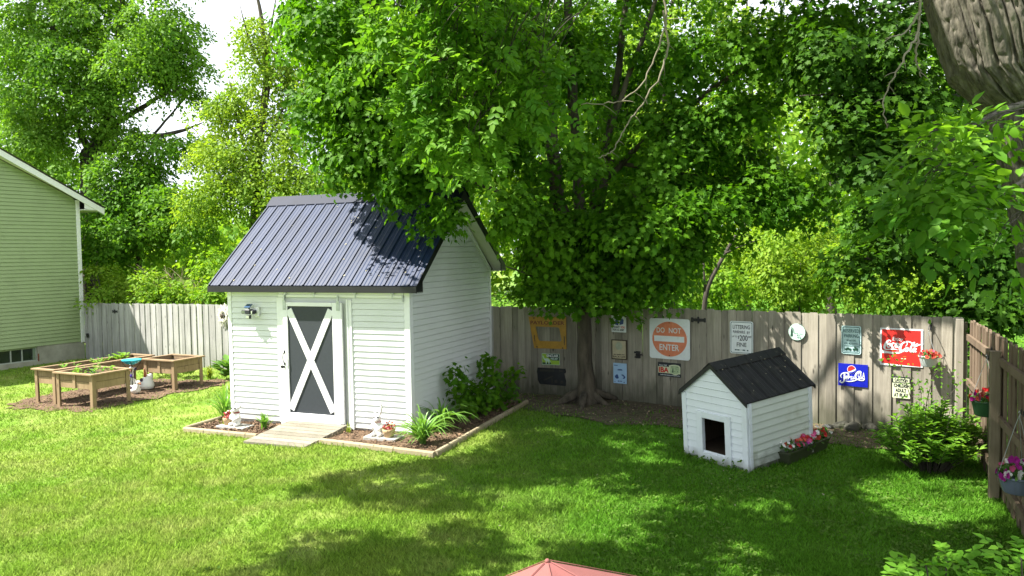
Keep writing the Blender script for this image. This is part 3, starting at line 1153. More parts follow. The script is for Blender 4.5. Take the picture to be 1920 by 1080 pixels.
def fence_run(name, label, p0, p1, topf, mtl, group=None, rails_front=False, pw=.142, cat='fence', posts=True, gapf=-.008, bot=-.03):
    d = p1 - p0
    L = np.linalg.norm(d)
    f = thing(name, label, cat, (p0[0], p0[1], 0), atan2(d[1], d[0]), group)
    mb = MB()
    n = max(1, round(L / pw))
    w_ = L / n
    for i in range(n):
        x0 = i * w_
        wx, wy = p0 + d / L * (x0 + w_ / 2)
        zb = float(zg(wx)) + bot + rng.uniform(-.012, .012)
        zt = topf(x0 + w_ / 2, wx, wy) + rng.uniform(-.012, .012)
        picket(mb, x0 + gapf / 2 + rng.uniform(0, .002), x0 + w_ - gapf / 2 - rng.uniform(0, .003), zb, zt, (.011 if i % 2 else -.011) + rng.uniform(-.004, .004), rng.uniform(-.006, .006))
    mb.build('pickets', mtl, f)
    ya, yb = (-.056, -.016) if rails_front else (.034, .074)
    zt0, zt1 = topf(0, *p0), topf(L, *p1)
    g0, g1 = float(zg(p0[0])), float(zg(p1[0]))
    for k in (.14, .5, .86):
        V = []
        for (x, za) in ((0.0, g0 + (zt0 - g0) * k), (L, g1 + (zt1 - g1) * k)):
            V += [(x, ya, za - .045), (x, yb, za - .045), (x, yb, za + .045), (x, ya, za + .045)]
        MB().add(V, [(3, 2, 1, 0), (4, 5, 6, 7), (0, 1, 5, 4), (1, 2, 6, 5), (2, 3, 7, 6), (3, 0, 4, 7)]).build('rail', mtl if rails_front else m_post, f)
    if posts and not rails_front:
        k = max(1, round(L / 2.4))
        for i in range(k + 1):
            x = L * i / k
            wx = (p0 + d / L * x)[0]
            MB().box(x - .045, x + .045, .075, .165, float(zg(wx)) - .1, topf(x, *(p0 + d / L * x)) - .08).build('post', m_post, f)
    return f


def back_top(s, x, y):
    return float(top_z(proj((x, y, 1.7))[0]))


gl = fence_run('fence_gate', 'weathered picket gate between the green house and the long grey fence', FV[0], FV[1], back_top, m_fenceL, posts=False, cat='gate')
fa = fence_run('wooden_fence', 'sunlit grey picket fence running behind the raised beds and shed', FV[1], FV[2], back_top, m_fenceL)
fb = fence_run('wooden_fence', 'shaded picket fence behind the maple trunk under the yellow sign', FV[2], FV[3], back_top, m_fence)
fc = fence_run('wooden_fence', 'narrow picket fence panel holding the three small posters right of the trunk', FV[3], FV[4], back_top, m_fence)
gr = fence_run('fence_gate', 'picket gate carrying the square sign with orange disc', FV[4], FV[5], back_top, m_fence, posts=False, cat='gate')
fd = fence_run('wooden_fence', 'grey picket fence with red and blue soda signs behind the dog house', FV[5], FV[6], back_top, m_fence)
p1 = np.array([6.8, 11.6])
dR = np.array([-1.75, -3.9])
dR /= np.linalg.norm(dR)
DRA = atan2(dR[1], dR[0])
nR = np.array([-dR[1], dR[0]]) * .09
fr_ = fence_run('wooden_fence', 'brown side fence with exposed rails along the right edge of the yard', p1 + nR + dR * .12, p1 + nR + dR * 7.0, lambda s, x, y: 1.86 + .012 * s, m_fenceR, rails_front=True, pw=.145)


def on_right(s, off, z):
    """s metres from the corner along the right fence, off metres into the yard"""
    n = np.array([dR[1], -dR[0]])
    q = p1 + dR * s + n * off * (1 if n[0] < 0 else -1)
    return np.array([q[0], q[1], z])


for (s, z1, lab) in ((2.98, 1.73, 'square fence post with scroll bracket beside the flowering bush'), (5.45, 1.74, 'fence post at the right edge behind the blue flower pot')):
    q = on_right(s, -.005, 0)
    p = thing('fence_post', lab, 'post', (q[0], q[1], 0), DRA)
    MB().box(-.055, .055, -.05, .05, -.1, z1, bev=.004).build('post_shaft', m_post, p)
    MB().box(-.06, .06, -.055, .055, z1, z1 + .018, bev=.004).build('post_cap', m_post, p)
q = on_right(.06, .05, 0)
tag(MB().box(-.05, .05, -.05, .05, -.1, 1.87, bev=.004).build('fence_post', m_fence, None, loc=(q[0], q[1], 0), rz=DRA), 'slim corner post where the two fences meet', 'post')


# gate hardware, named for what it is
def hardware(px, py, par, kind):
    p, d, n = fence_hit(px, py, .012)
    M = np.array([[d[0], d[1], 0], [-d[1], d[0], 0], [0, 0, 1]])   # world -> fence axes
    base = np.array(par.location)
    l = M @ (p - np.array([base[0], base[1], 0]))
    mb = MB()
    if kind == 'hinge':
        mb.box(l[0] - .11, l[0] + .11, l[1] - .014, l[1], l[2] - .028, l[2] + .028, bev=.004)
        mb.tube([(l[0], l[1] - .018, l[2] - .06), (l[0], l[1] - .018, l[2] + .06)], .018)
        mb.box(l[0] - .15, l[0] - .10, l[1] - .01, l[1], l[2] - .045, l[2] + .045, bev=.004).box(l[0] + .1, l[0] + .14, l[1] - .01, l[1], l[2] - .04, l[2] + .04, bev=.004)
    else:
        mb.box(l[0] - .045, l[0] + .045, l[1] - .02, l[1], l[2] - .07, l[2] + .07, bev=.004)
        mb.tube([(l[0] - .03, l[1] - .04, l[2]), (l[0] + .10, l[1] - .04, l[2] + .01)], .014)
        mb.box(l[0] - .08, l[0] - .03, l[1] - .03, l[1], l[2] + .03, l[2] + .06).box(l[0] - .07, l[0] - .02, l[1] - .03, l[1], l[2] - .06, l[2] - .035)
    mb.build(kind, m_black, par)


hardware(216, 584, gl, 'hinge')
hardware(165, 629, gl, 'latch')
hardware(1310, 600, gr, 'hinge')
hardware(1197, 665, gr, 'latch')

# ------------------------------------------------------------------ signs on the back fence
def paint(name, col, rough=.45, var=.06, **k):
    return mat(name, col, rough=rough, var=var, scale=k.pop('scale', 9), **k)


c_white = paint('sign_white', (.70, .74, .76), dirt=(.35, .36, .32), dirt_amt=.35, dirt_lo=.58, dirt_scale=9)
c_orange = paint('faded_orange', (.66, .20, .10), var=.1, dirt=(.7, .33, .2), dirt_amt=.6, dirt_lo=.55, dirt_scale=8)
c_ink = paint('sign_ink', (.018, .022, .03))
c_teal = paint('pale_teal_sign', (.44, .62, .62))
c_dteal = paint('dark_teal_ink', (.02, .075, .085))
c_red = paint('soda_red', (.52, .018, .014), var=.1, dirt=(.25, .02, .01), dirt_amt=.5, dirt_lo=.58, dirt_scale=5)
c_blue = paint('cola_blue', (.006, .012, .33), rough=.35)
c_yel = paint('machine_yellow', (.40, .215, .02), var=.15, dirt=(.2, .08, .01), dirt_amt=.5, dirt_lo=.57, dirt_scale=7)
c_dkred = paint('dark_red_ink', (.13, .02, .01))
c_lime = paint('lime_green', (.30, .48, .04))
c_dkgrn = paint('dark_green', (.012, .05, .03))
c_cream = paint('cream_sign', (.58, .62, .42))
c_tan = paint('aged_tan', (.42, .37, .25), var=.15)
c_brown = paint('dark_brown', (.05, .035, .02))
c_sky = paint('poster_blue', (.33, .50, .70))
c_navy = paint('poster_navy', (.03, .07, .22))
c_mint = paint('pale_mint', (.48, .64, .56))


class Sign:
    def __init__(s, name, label, box, off=.022, cat='sign', tilt=0.0):
        x0, x1, y0, y1 = box
        cx, cy_ = (x0 + x1) / 2, (y0 + y1) / 2
        p, d, n = fence_hit(cx, cy_, off)
        a, b = fence_hit(x0, cy_, off)[0], fence_hit(x1, cy_, off)[0]
        s.w = float(np.linalg.norm((b - a)[:2]))
        s.h = float(abs(fence_hit(cx, y0, off)[0][2] - fence_hit(cx, y1, off)[0][2]))
        s.o = thing(name, label, cat, p, atan2(d[1], d[0]))
        s.o.rotation_euler = (0, tilt, atan2(d[1], d[0]))
        s.k = 0

    def P(s, pts):
        """0..1 sign fractions -> local metres"""
        return [((x - .5) * s.w, (z - .5) * s.h) for x, z in pts]

    def plate(s, pts, m, th=.004):
        return MB().prism(s.P(pts), -th / 2, th / 2).build('plate', m, s.o)

    def layer(s, name, m, polys, par=None):
        s.k += 1
        mb = MB()
        for p in polys:
            mb.prism(s.P(p), -.0035 - .0014 * s.k, -.0025 - .0014 * s.k + .0004)
        return mb.build(name, m, par or s.o)

    def text(s, name, m, items, bold=0.0, par=None):
        s.k += 1
        mb = MB()
        for it in items:
            t, x0, x1, z0, z1 = it[:5]
            sh = it[5] if len(it) > 5 else 0
            (a, c), (b, d) = s.P([(x0, z0), (x1, z1)])
            add_text(mb, t, a, b, c, d, -.0035 - .0014 * s.k, bold=bold, shear=sh)
        return mb.build(name, m, par or s.o)

    def stroke(s, name, m, strokes, par=None):
        s.k += 1
        mb = MB()
        for i, (pts, w) in enumerate(strokes):
            mb.ribbon(s.P(pts), np.asarray(w) * s.h, -.0035 - .0014 * s.k - .00008 * i)
        return mb.build(name, m, par or s.o)


def ring(x0, x1, z0, z1, r, t, asp):
    """frame drawn as four rounded strokes: outer and inner rounded rectangles joined"""
    o = rrect(x0, x1, z0, z1, r)
    i = rrect(x0 + t, x1 - t, z0 + t * asp, z1 - t * asp, r * .8)
    n = len(o)
    return [[o[k], o[(k + 1) % n], i[(k + 1) % n], i[k]] for k in range(n)]


def dash_rows(rows):
    return [[(a, z), (b, z), (b, z + h), (a, z + h)] for (a, b, z, h) in rows]


# do not enter
s = Sign('traffic_sign', 'square white traffic sign with a faded orange disc and white bar', (1217.5, 1293, 597.5, 673.5))
s.plate(rrect(0, 1, 0, 1, .06), c_white)
s.layer('disc', c_orange, [circ(.5, .495, .43, 48)])
s.layer('bar', c_white, [[(.12, .43), (.865, .43), (.865, .57), (.12, .57)]])
s.text('lettering', c_white, [('DO', .185, .385, .645, .775), ('NOT', .49, .79, .645, .775), ('ENTER', .255, .74, .215, .365)], bold=.012)
s.layer('bolt', c_brown, [circ(.5, .90, .014, 10), circ(.5, .09, .014, 10)])
# soda sign, red
s = Sign('soda_sign', 'red enamel soda sign with white script and a white border', (1649.5, 1730, 616, 686.5))
s.plate([(0, 0), (1, 0), (1, 1), (0, 1)], c_white)


def K(px, py):
    """spot on the sign from the enlarged view"""
    return ((px - 105) / 990, 1 - (py - 90 - 32 * (px - 105) / 990) / 880)


s.layer('red_field', c_red, [[K(145, 125), K(1045, 155), K(1045, 985), K(145, 920)]])
s.layer('wave_band', c_white, [[K(105, 605), K(200, 622), K(270, 642), K(270, 690), K(200, 692), K(105, 685)], [K(270, 642), K(420, 662), K(420, 708), K(270, 690)], [K(420, 662), K(560, 650), K(560, 690), K(420, 708)], [K(560, 650), K(690, 632), K(660, 650), K(560, 690)]])
e0, e1 = K(398, 395), K(636, 312)
s.text('lettering', c_white, [('Enjoy', e0[0], e1[0], e0[1] - .02, e1[1], .12)], bold=.012)
q = lambda *p: [K(*a) for a in p]
s.stroke('script_lettering', c_white, [
    (q((352, 425), (350, 392), (315, 385), (265, 425), (222, 500), (212, 560), (240, 598), (320, 600), (430, 588), (535, 612)), [.02, .03, .03, .05, .06, .055, .03, .022, .03, .005]),
    (q((318, 455), (285, 490), (285, 540), (318, 548), (350, 500), (335, 462), (310, 458)), [.035, .04, .03, .035, .035, .03]),
    (q((438, 468), (425, 448), (395, 465), (380, 515), (400, 552), (440, 535)), [.035, .035, .045, .035, .02]),
    (q((528, 455), (495, 452), (470, 500), (480, 548), (515, 530), (530, 470)), [.03, .03, .045, .035, .03, .03]),
    (q((540, 450), (522, 520), (535, 552), (560, 530)), [.04, .04, .03, .015]),
    (q((562, 474), (600, 478)), .025),
    (q((700, 520), (735, 480), (735, 430), (690, 425), (625, 460), (582, 535), (578, 600), (610, 628), (660, 605), (690, 560)), [.015, .02, .025, .03, .055, .065, .06, .04, .02]),
    (q((640, 425), (720, 408), (790, 412), (850, 440), (905, 425)), [.012, .03, .032, .028, .006]),
    (q((735, 548), (705, 575), (702, 620), (735, 632), (762, 595), (755, 555), (730, 548)), [.035, .045, .035, .04, .04, .03]),
    (q((790, 590), (850, 510), (905, 440), (895, 425), (860, 470), (815, 570), (815, 630), (840, 640), (865, 615)), [.012, .025, .025, .03, .045, .045, .035, .015]),
    (q((930, 560), (895, 560), (868, 600), (880, 640), (915, 620), (935, 565)), [.03, .03, .045, .035, .03, .03]),
    (q((945, 555), (920, 610), (930, 642), (955, 625)), [.04, .04, .03, .012]),
    (q((880, 520), (920, 480), (985, 440)), [.01, .03, .008]),
    (q((900, 530), (960, 500), (1010, 475), (1070, 470)), [.008, .035, .035, .008])])
s.layer('trademark', c_cream, dash_rows([(.50, .55, .195, .018), (.58, .615, .19, .03)]))
# soda sign, blue
s = Sign('soda_sign', 'dark blue cola sign with a red, white and blue ball', (1571.5, 1627, 682.5, 724.5))
s.plate([(0, 0), (1, 0), (1, 1), (0, 1)], c_blue)


def K(px, py):
    return ((px - 90) / 445, 1 - (py - 645 - 42 * (px - 90) / 445) / 335)


q = lambda *p: [K(*a) for a in p]
cx, cz = K(293, 750)
gl_ = s.layer('emblem', c_white, [[(cx + .147 * cos(t), cz + .185 * sin(t)) for t in np.linspace(0, 2 * pi, 33)[:-1]]])
s.layer('emblem_red', paint('ball_red', (.55, .02, .02)), [[(cx + .135 * cos(t), cz + .17 * sin(t)) for t in np.linspace(.35, 3.75, 18)] + [(cx - .03, cz - .06), (cx + .04, cz - .01)]], gl_)
s.layer('emblem_blue', c_blue, [[(cx + .135 * cos(t), cz + .17 * sin(t)) for t in np.linspace(3.95, 6.35, 14)] + [(cx + .09, cz - .05), (cx + .02, cz - .10)]], gl_)
s.stroke('script_lettering', c_white, [
    (q((145, 870), (128, 840), (150, 805), (200, 792), (242, 806), (245, 842), (205, 862)), [.03, .045, .04, .04, .06, .05, .03]),
    (q((188, 800), (184, 870), (178, 920), (150, 940), (122, 928), (128, 905)), [.06, .07, .065, .055, .045, .04]),
    (q((432, 812), (432, 785), (400, 778), (365, 810), (352, 855), (375, 892), (430, 910), (470, 908), (480, 888), (440, 878), (395, 890), (330, 915), (260, 925), (200, 915)), [.03, .05, .05, .065, .07, .05, .045, .05, .045, .04, .04, .045, .04, .015])])
a, b = K(203, 902), K(322, 842)
c, d = K(388, 872), K(492, 800)
s.text('lettering', c_white, [('EPSI', a[0], b[0], a[1] + .04, b[1] - .02), ('-', K(318, 880)[0], K(345, 880)[0], K(318, 885)[1], K(318, 872)[1]), ('OLA', c[0], d[0], c[1] - .0, d[1] + .02)], bold=.012)
# littering
s = Sign('notice_sign', 'white sign about a littering fine, half behind the dog house roof', (1368.5, 1412, 602.5, 663.5))
s.plate(rrect(0, 1, 0, 1, .07), c_white)
s.layer('border', c_dteal, ring(.035, .965, .025, .975, .055, .022, .69))
s.text('lettering', c_ink, [('LITTERING', .13, .87, .765, .885), ('PUNISHABLE', .14, .66, .63, .715), ('BY', .74, .87, .62, .70), ('UP TO', .09, .31, .50, .55), ('$', .345, .41, .455, .555), ('200', .425, .77, .405, .575), ('00', .79, .92, .50, .565), ('FINE', .30, .72, .22, .345)], bold=.008)
s.layer('small_print', c_dteal, dash_rows([(.22, .30, .10, .035), (.32, .42, .10, .035), (.47, .50, .11, .02), (.55, .66, .10, .035), (.74, .8, .095, .035)]))
# reserved parking
s = Sign('parking_sign', 'pale blue reserved parking sign with a tow truck pictogram', (1577.5, 1614.5, 611, 664))
s.plate(rrect(0, 1, 0, 1, .09), c_teal)
s.layer('border', c_dteal, ring(.055, .945, .035, .965, .06, .03, .7))
s.text('lettering', c_dteal, [('RESERVED', .10, .90, .765, .885), ('PARKING', .15, .88, .585, .71), ('VIOLATORS', .25, .74, .45, .515), ('WILL BE TOWED', .14, .84, .345, .41)], bold=.01)
pg = s.layer('pictogram_frame', c_dteal, ring(.13, .87, .09, .30, .04, .018, .7))
s.layer('pictogram', c_dkgrn, [[(.17, .15), (.52, .15), (.52, .20), (.44, .205), (.38, .235), (.30, .235), (.24, .20), (.17, .19)], circ(.25, .15, .035, 12, .026), circ(.44, .15, .035, 12, .026),
                               [(.58, .15), (.84, .15), (.84, .21), (.78, .215), (.75, .26), (.67, .26), (.67, .20), (.58, .20)], [(.58, .20), (.60, .20), (.70, .27), (.68, .275)], circ(.65, .15, .04, 12, .028), circ(.79, .15, .04, 12, .028)], pg)
# round bottle sign
s = Sign('round_sign', 'round pale green sign with a dark bottle on its left side', (1478.5, 1510.5, 606.5, 638.5))
s.plate(circ(.5, .5, .5, 40), c_mint)
s.layer('rim', c_dkgrn, [[(.5 + .5 * cos(t), .5 + .5 * sin(t)), (.5 + .5 * cos(t2), .5 + .5 * sin(t2)), (.5 + .475 * cos(t2), .5 + .475 * sin(t2)), (.5 + .475 * cos(t), .5 + .475 * sin(t))] for t, t2 in zip(np.linspace(-2, 1.4, 30)[:-1], np.linspace(-2, 1.4, 30)[1:])])
s.layer('bottle', c_dkgrn, [[(.12, .245), (.26, .245), (.26, .28), (.25, .42), (.255, .50), (.225, .63), (.205, .70), (.205, .79), (.175, .79), (.175, .70), (.155, .63), (.125, .50), (.13, .42), (.12, .28)]])
s.layer('small_print', c_dteal, dash_rows([(.34, .46, .405, .02), (.48, .58, .40, .022), (.62, .84, .395, .022), (.50, .58, .28, .04), (.62, .70, .275, .035), (.52, .60, .16, .05), (.64, .74, .15, .05)]))
# childish adult
s = Sign('warning_sign', 'small yellowish sign warning of a childish adult, behind the thin stems', (1673, 1706.5, 706, 746.5), off=.03)
s.plate(rrect(0, 1, 0, 1, .04), c_cream)
s.layer('border', c_ink, [[(.0, .94), (1, .94), (1, 1), (0, 1)], [(0, .70), (.05, .70), (.05, .94), (0, .94)], [(.95, .70), (1, .70), (1, .94), (.95, .94)], [(.05, .70), (.95, .70), (.95, .735), (.05, .735)]])
s.text('lettering', c_ink, [('CAUTION', .12, .88, .765, .905), ('CHILDISH', .08, .95, .50, .665), ('ADULT', .18, .78, .28, .445), ('AT', .10, .34, .06, .23), ('PLAY', .41, .91, .06, .23)], bold=.03)
# loader panel with a window opening
s = Sign('machine_panel', 'yellow steel panel with a slanted window opening hung on the shaded fence', (991, 1061.5, 594, 653.5))
O = [(0, 1), (1, 1), (1, 0), (.145, 0)]
I = [(.19, .675), (.21, .69), (.79, .675), (.82, .64), (.875, .28), (.85, .235), (.30, .235), (.265, .27)]
mb = MB()
for poly in ([O[0], O[1], I[2], I[1]], [O[1], O[2], I[4], I[3]], [O[1], I[3], I[2]], [O[2], O[3], I[6], I[5]], [O[2], I[5], I[4]], [O[3], O[0], I[0], I[7]], [O[0], I[1], I[0]], [O[3], I[7], I[6]]):
    mb.prism(s.P(poly), -.006, .006)
mb.build('plate', c_yel, s.o)
s.k = 2
s.text('lettering', c_dkred, [('PAYLOADER', .055, .955, .755, .868)], bold=.02)
s.layer('bolt', c_brown, [circ(.15, .955, .02, 10, .024), circ(.91, .945, .02, 10, .024), circ(.22, .045, .02, 10, .024), circ(.90, .03, .02, 10, .024)])
s.layer('rust_streak', c_brown, dash_rows([(.145, .165, .28, .14), (.155, .175, .22, .06), (.935, .96, .2, .2), (.94, .955, .12, .08)]))
# gas sign with a long-necked dinosaur
s = Sign('gasoline_sign', 'little lime green sign with a pale long-necked dinosaur below the yellow panel', (1016, 1049.5, 663, 684))
s.plate(rrect(0, 1, 0, 1, .03), c_lime)
s.layer('dark_field', c_dkgrn, [[(.25, .98), (.98, .98), (.98, .40), (.55, .40), (.45, .55), (.3, .7)], [(.03, .05), (.5, .05), (.5, .2), (.03, .2)]])
s.layer('border', c_mint, ring(.0, 1, .0, 1, .03, .018, 1.6))
s.layer('emblem', c_mint, [[(.06, .80), (.09, .80), (.115, .64), (.17, .52), (.25, .56), (.34, .58), (.41, .50), (.46, .36), (.53, .20), (.46, .28), (.42, .36), (.43, .08), (.38, .08), (.36, .30), (.28, .30), (.27, .08), (.22, .08), (.21, .34), (.14, .44), (.09, .60), (.05, .74)]])
s.text('lettering', c_white, [('SINCLAIR', .27, .93, .68, .93)], bold=.03)
s.layer('small_print', c_mint, dash_rows([(.5, .68, .53, .07), (.72, .9, .53, .07), (.55, .85, .45, .04)]))
# dark plaque
s = Sign('dark_plaque', 'nearly black cut-out plaque hung lowest on the shaded fence', (1006.5, 1061, 690, 722.5))
m_plq = paint('dark_plaque', (.012, .014, .017), var=.3)
m_plq2 = paint('plaque_relief', (.03, .027, .022), var=.3)
s.plate([(.02, .62), (0, .75), (.03, 1), (.98, .99), (1, .78), (.94, .70), (.97, .45), (1, .30), (.99, 0), (.10, .06), (.03, .3)], m_plq, .012)
s.k = 3
s.layer('relief', m_plq2, [[(.1, .78), (.6, .80), (.6, .92), (.1, .9)], [(.76, .8), (.9, .8), (.9, .92), (.76, .92)], circ(.66, .24, .06, 16, .10), circ(.86, .22, .05, 16, .09), [(.22, .32), (.55, .58), (.58, .50), (.26, .26)], [(.5, .1), (.56, .1), (.56, .42), (.5, .42)]])
# three small posters right of the trunk
s = Sign('recruiting_poster', 'white poster high on the fence, its top hidden by drooping leaves', (1146.5, 1174, 585.5, 623))
s.plate(rrect(0, 1, 0, 1, .02), c_white)
s.layer('picture', c_navy, [[(.25, .38), (.48, .34), (.46, .62), (.36, .72), (.26, .6)], [(.55, .36), (.8, .42), (.84, .62), (.72, .70), (.6, .6)]])
s.text('lettering', c_ink, [('I WANT', .07, .56, .20, .31), ('FOR U.S. ARMY', .09, .88, .07, .17)], bold=.03)
s.text('red_lettering', c_red, [('YOU', .62, .92, .20, .31)], bold=.03)
s = Sign('framed_poster', 'tan poster in a dark brown frame, middle one of the column by the trunk', (1146.5, 1175.5, 637, 674))
s.plate(rrect(0, 1, 0, 1, .015), c_brown, .012)
s.k = 3
s.layer('paper', c_tan, [[(.07, .05), (.93, .05), (.93, .95), (.07, .95)]])
s.text('lettering', c_brown, [('BACK OFF', .11, .89, .09, .19)], bold=.02)
s.layer('small_print', c_brown, dash_rows([(.15, .3, .235, .035), (.34, .62, .235, .035), (.66, .86, .235, .035)]))
s.layer('figure_blank', paint('figure_tone', (.33, .36, .27), var=.2), [circ(.5, .68, .22, 18, .20)])  # plain patch standing in for the printed figure
s = Sign('blue_poster', 'pale blue portrait poster, lowest of the column by the trunk', (1150, 1175, 681, 719))
s.plate(rrect(0, 1, 0, 1, .02), c_sky)
s.layer('hat', c_navy, [[(.28, .66), (.38, .70), (.62, .71), (.72, .66), (.62, .645), (.38, .64)]])
s.layer('coat', c_navy, [[(.12, .36), (.30, .46), (.36, .40), (.42, .26), (.28, .22), (.14, .28)]])
s.layer('coat', c_navy, [[(.58, .44), (.74, .46), (.92, .34), (.86, .26), (.70, .24), (.80, .34)]])
s.layer('caption', c_navy, [dash_rows([(.08, .34, .87, .035)])[0]])
s.layer('small_print', c_navy, dash_rows([(.35, .45, .09, .05), (.49, .56, .09, .05), (.6, .66, .09, .05), (.78, .86, .06, .04), (.1, .16, .06, .03)]))
# dairy sign
s = Sign('dairy_sign', 'black and cream dairy sign with red letters and a pale badge', (1233.5, 1276.5, 680, 706.5))
s.plate([(0, 0), (1, 0), (1, 1), (0, 1)], c_ink)
s.layer('cream_field', c_cream, [[(.02, .24), (.98, .24), (.98, .70), (.02, .70)], [(.50, .70), (.48, .80), (.62, .86), (.76, .88), (.92, .84), (.97, .76), (.98, .70)], [(.62, .24), (.68, .18), (.76, .155), (.84, .18), (.90, .24)]])
s.layer('badge', paint('badge_green', (.36, .46, .27), var=.2, scale=30), [[(.54, .30), (.56, .72), (.66, .79), (.76, .82), (.88, .79), (.94, .70), (.95, .34), (.84, .26), (.74, .22), (.64, .26)]])
s.layer('badge_mark', c_dkgrn, [[(.63, .33), (.68, .33), (.675, .6), (.65, .64)], circ(.80, .60, .02, 10), circ(.73, .42, .015, 10), circ(.87, .42, .015, 10, .04), dash_rows([(.56, .68, .72, .025)])[0], dash_rows([(.78, .9, .72, .025)])[0]])
s.text('red_lettering', c_red, [('IBA', .055, .48, .285, .66)], bold=.035)
s.text('lettering', c_white, [('Since 1960', .07, .40, .745, .855), ('Quality Dairy Supplies & Personal Service', .12, .95, .06, .165)], bold=.015)
# pale flower ornament hanging at the shed corner
p, d, n = fence_hit(423, 592, .05)
orn = thing('flower_ornament', 'large off-white petal ornament on the fence, half behind the shed corner', 'wall ornament', p, atan2(d[1], d[0]))
m_orn = mat('weathered_white_metal', (.5, .48, .42), rough=.6, var=.3, scale=9)
mb = MB()
for k in range(3):
    for i in range(12):
        a = 2 * pi * i / 12 + k * .26
        r0, r1 = .05 + .03 * k, .36 - .09 * k
        c = (cos(a) * (r0 + r1) / 2, -.02 - .035 * k, sin(a) * (r0 + r1) / 2)
        Mx = np.array([[cos(a), 0, -sin(a)], [0, 1, 0], [sin(a), 0, cos(a)]])
        mb.ball(c, ((r1 - r0) / 2, .012, .048), 8, 5, M=Mx)
mb.build('petals', m_orn, orn)
MB().ball((0, -.12, 0), (.06, .03, .06), 12, 7).build('centre', c_brown, orn)

# ------------------------------------------------------------------ raised beds
BY = .437
BA, BB = np.array([cos(BY), -sin(BY)]), np.array([sin(BY), cos(BY)])
m_seed = leaf_mat('seedling_leaves', (.10, .24, .03), (.2, .34, .06))


def planter(label, fr, wid, dep, mids, top=.58):
    """fr: front right corner of the rim"""
    o2 = np.array(fr) - BA * wid
    g = float(zg(o2[0] + .5)) - .005
    t = thing('raised_planter', label, 'planter box', (o2[0], o2[1], g), -BY, 'wooden raised planter boxes')
    H = top - g
    i = .05
    for sx in (0, 1):
        for sy in (0, 1):
            x0 = i if sx == 0 else wid - i - .09
            y0 = i if sy == 0 else dep - i - .09
            mb = MB()
            xo, yo = (x0, y0)
            mb.box(xo, xo + .092, yo, yo + .022, 0, H - .032, bev=.003) if sy == 0 else mb.box(xo, xo + .092, yo + .07, yo + .092, 0, H - .032, bev=.003)
            xs = xo if sx == 0 else xo + .07
            mb.box(xs, xs + .022, yo + (.022 if sy == 0 else 0), yo + (.092 if sy == 0 else .07), 0, H - .032, bev=.003)
            mb.build('leg', m_cedar, t)
    z0, z1 = H - .33, H - .032
    zm = (z0 + z1) / 2
    for (a0, a1, b0, b1) in ((i + .092, wid - i - .092, i + .022, i + .044), (i + .092, wid - i - .092, dep - i - .044, dep - i - .022), (i + .022, i + .044, i + .092, dep - i - .092), (wid - i - .044, wid - i - .022, i + .092, dep - i - .092)):
        mb = MB()
        mb.box(a0, a1, b0, b1, z0, zm - .003, bev=.002).box(a0, a1, b0, b1, zm + .003, z1, bev=.002)
        mb.build('side_boards', m_cedar, t)
    for k in range(mids):
        x = i + (wid - 2 * i) * (k + 1) / (mids + 1)
        MB().box(x - .04, x + .04, i - .002, i + .021, z0, z1 + .0, bev=.002).build('batten', m_cedar, t)
    mb = MB()
    w_ = .10
    mb.box(0, wid, 0, w_, H - .032, H, bev=.003).box(0, wid, dep - w_, dep, H - .0325, H - .0005, bev=.003)
    mb.box(0, w_, w_, dep - w_, H - .033, H - .001, bev=.003).box(wid - w_, wid, w_, dep - w_, H - .033, H - .001, bev=.003)
    mb.build('rim', m_cedar, t)
    MB().box(i + .046, wid - i - .046, i + .046, dep - i - .046, z0 + .02, H - .11).build('soil', m_soil, t)
    return t, o2, H + g


def seedlings(o2, wid, dep, z, n, r=.08, box=None):
    for k in range(n):
        u, v = rng.uniform(.2, wid - .2), rng.uniform(.2, dep - .2)
        if box:
            u, v = rng.uniform(*box[0]), rng.uniform(*box[1])
        q = o2 + BA * u + BB * v
        L = rng.integers(7, 16)
        an = rng.uniform(0, 2 * pi, L)
        T = np.stack([np.cos(an), np.sin(an), rng.uniform(.2, 1.1, L)], 1)
        P = np.array([q[0], q[1], z - .10]) + T * rng.uniform(0, .06, L)[:, None] + np.stack([0 * an, 0 * an, rng.uniform(.02, .13, L)], 1)
        N = np.stack([-np.cos(an) * .5, -np.sin(an) * .5, np.ones(L)], 1)
        o = leaf_mesh('seedling', P, N, T, rng.uniform(.6, 1.2, L) * r, T_OVAL, m_seed)
        tag(o, 'small green seedling growing in a raised planter box', 'seedling', 'seedlings in the raised planters')


pa, oa, za = planter('nearest wooden raised planter, standing in front with two front panels', (-8.73, 15.85), 1.24, 1.0, 1)
pb, ob, zb_ = planter('long wooden raised planter at the back, running toward the fence behind the others', (-9.97, 16.63), .78, 2.62, 0)
pc, oc, zc = planter('wooden raised planter closest to the shed, beside the bird bath', (-7.9, 17.84), 1.10, .95, 1)
seedlings(oa, 1.24, 1.0, za, 9)
seedlings(ob, .78, 2.62, zb_, 8)
seedlings(ob, .78, 2.62, zb_, 4, .14, ((.15, .5), (1.9, 2.4)))
hose = MB()
tt = np.linspace(0, 2 * pi * 1.4, 30)
hq = oa + BA * .62 + BB * .42
hose.tube(np.stack([hq[0] + .09 * np.cos(tt), hq[1] + .09 * np.sin(tt), za - .08 + .03 * np.sin(tt) + .008 * tt], 1), .014, 6)
tag(hose.build('soaker_hose', m_black, None, True), 'short coil of black hose lying on planter soil', 'hose')

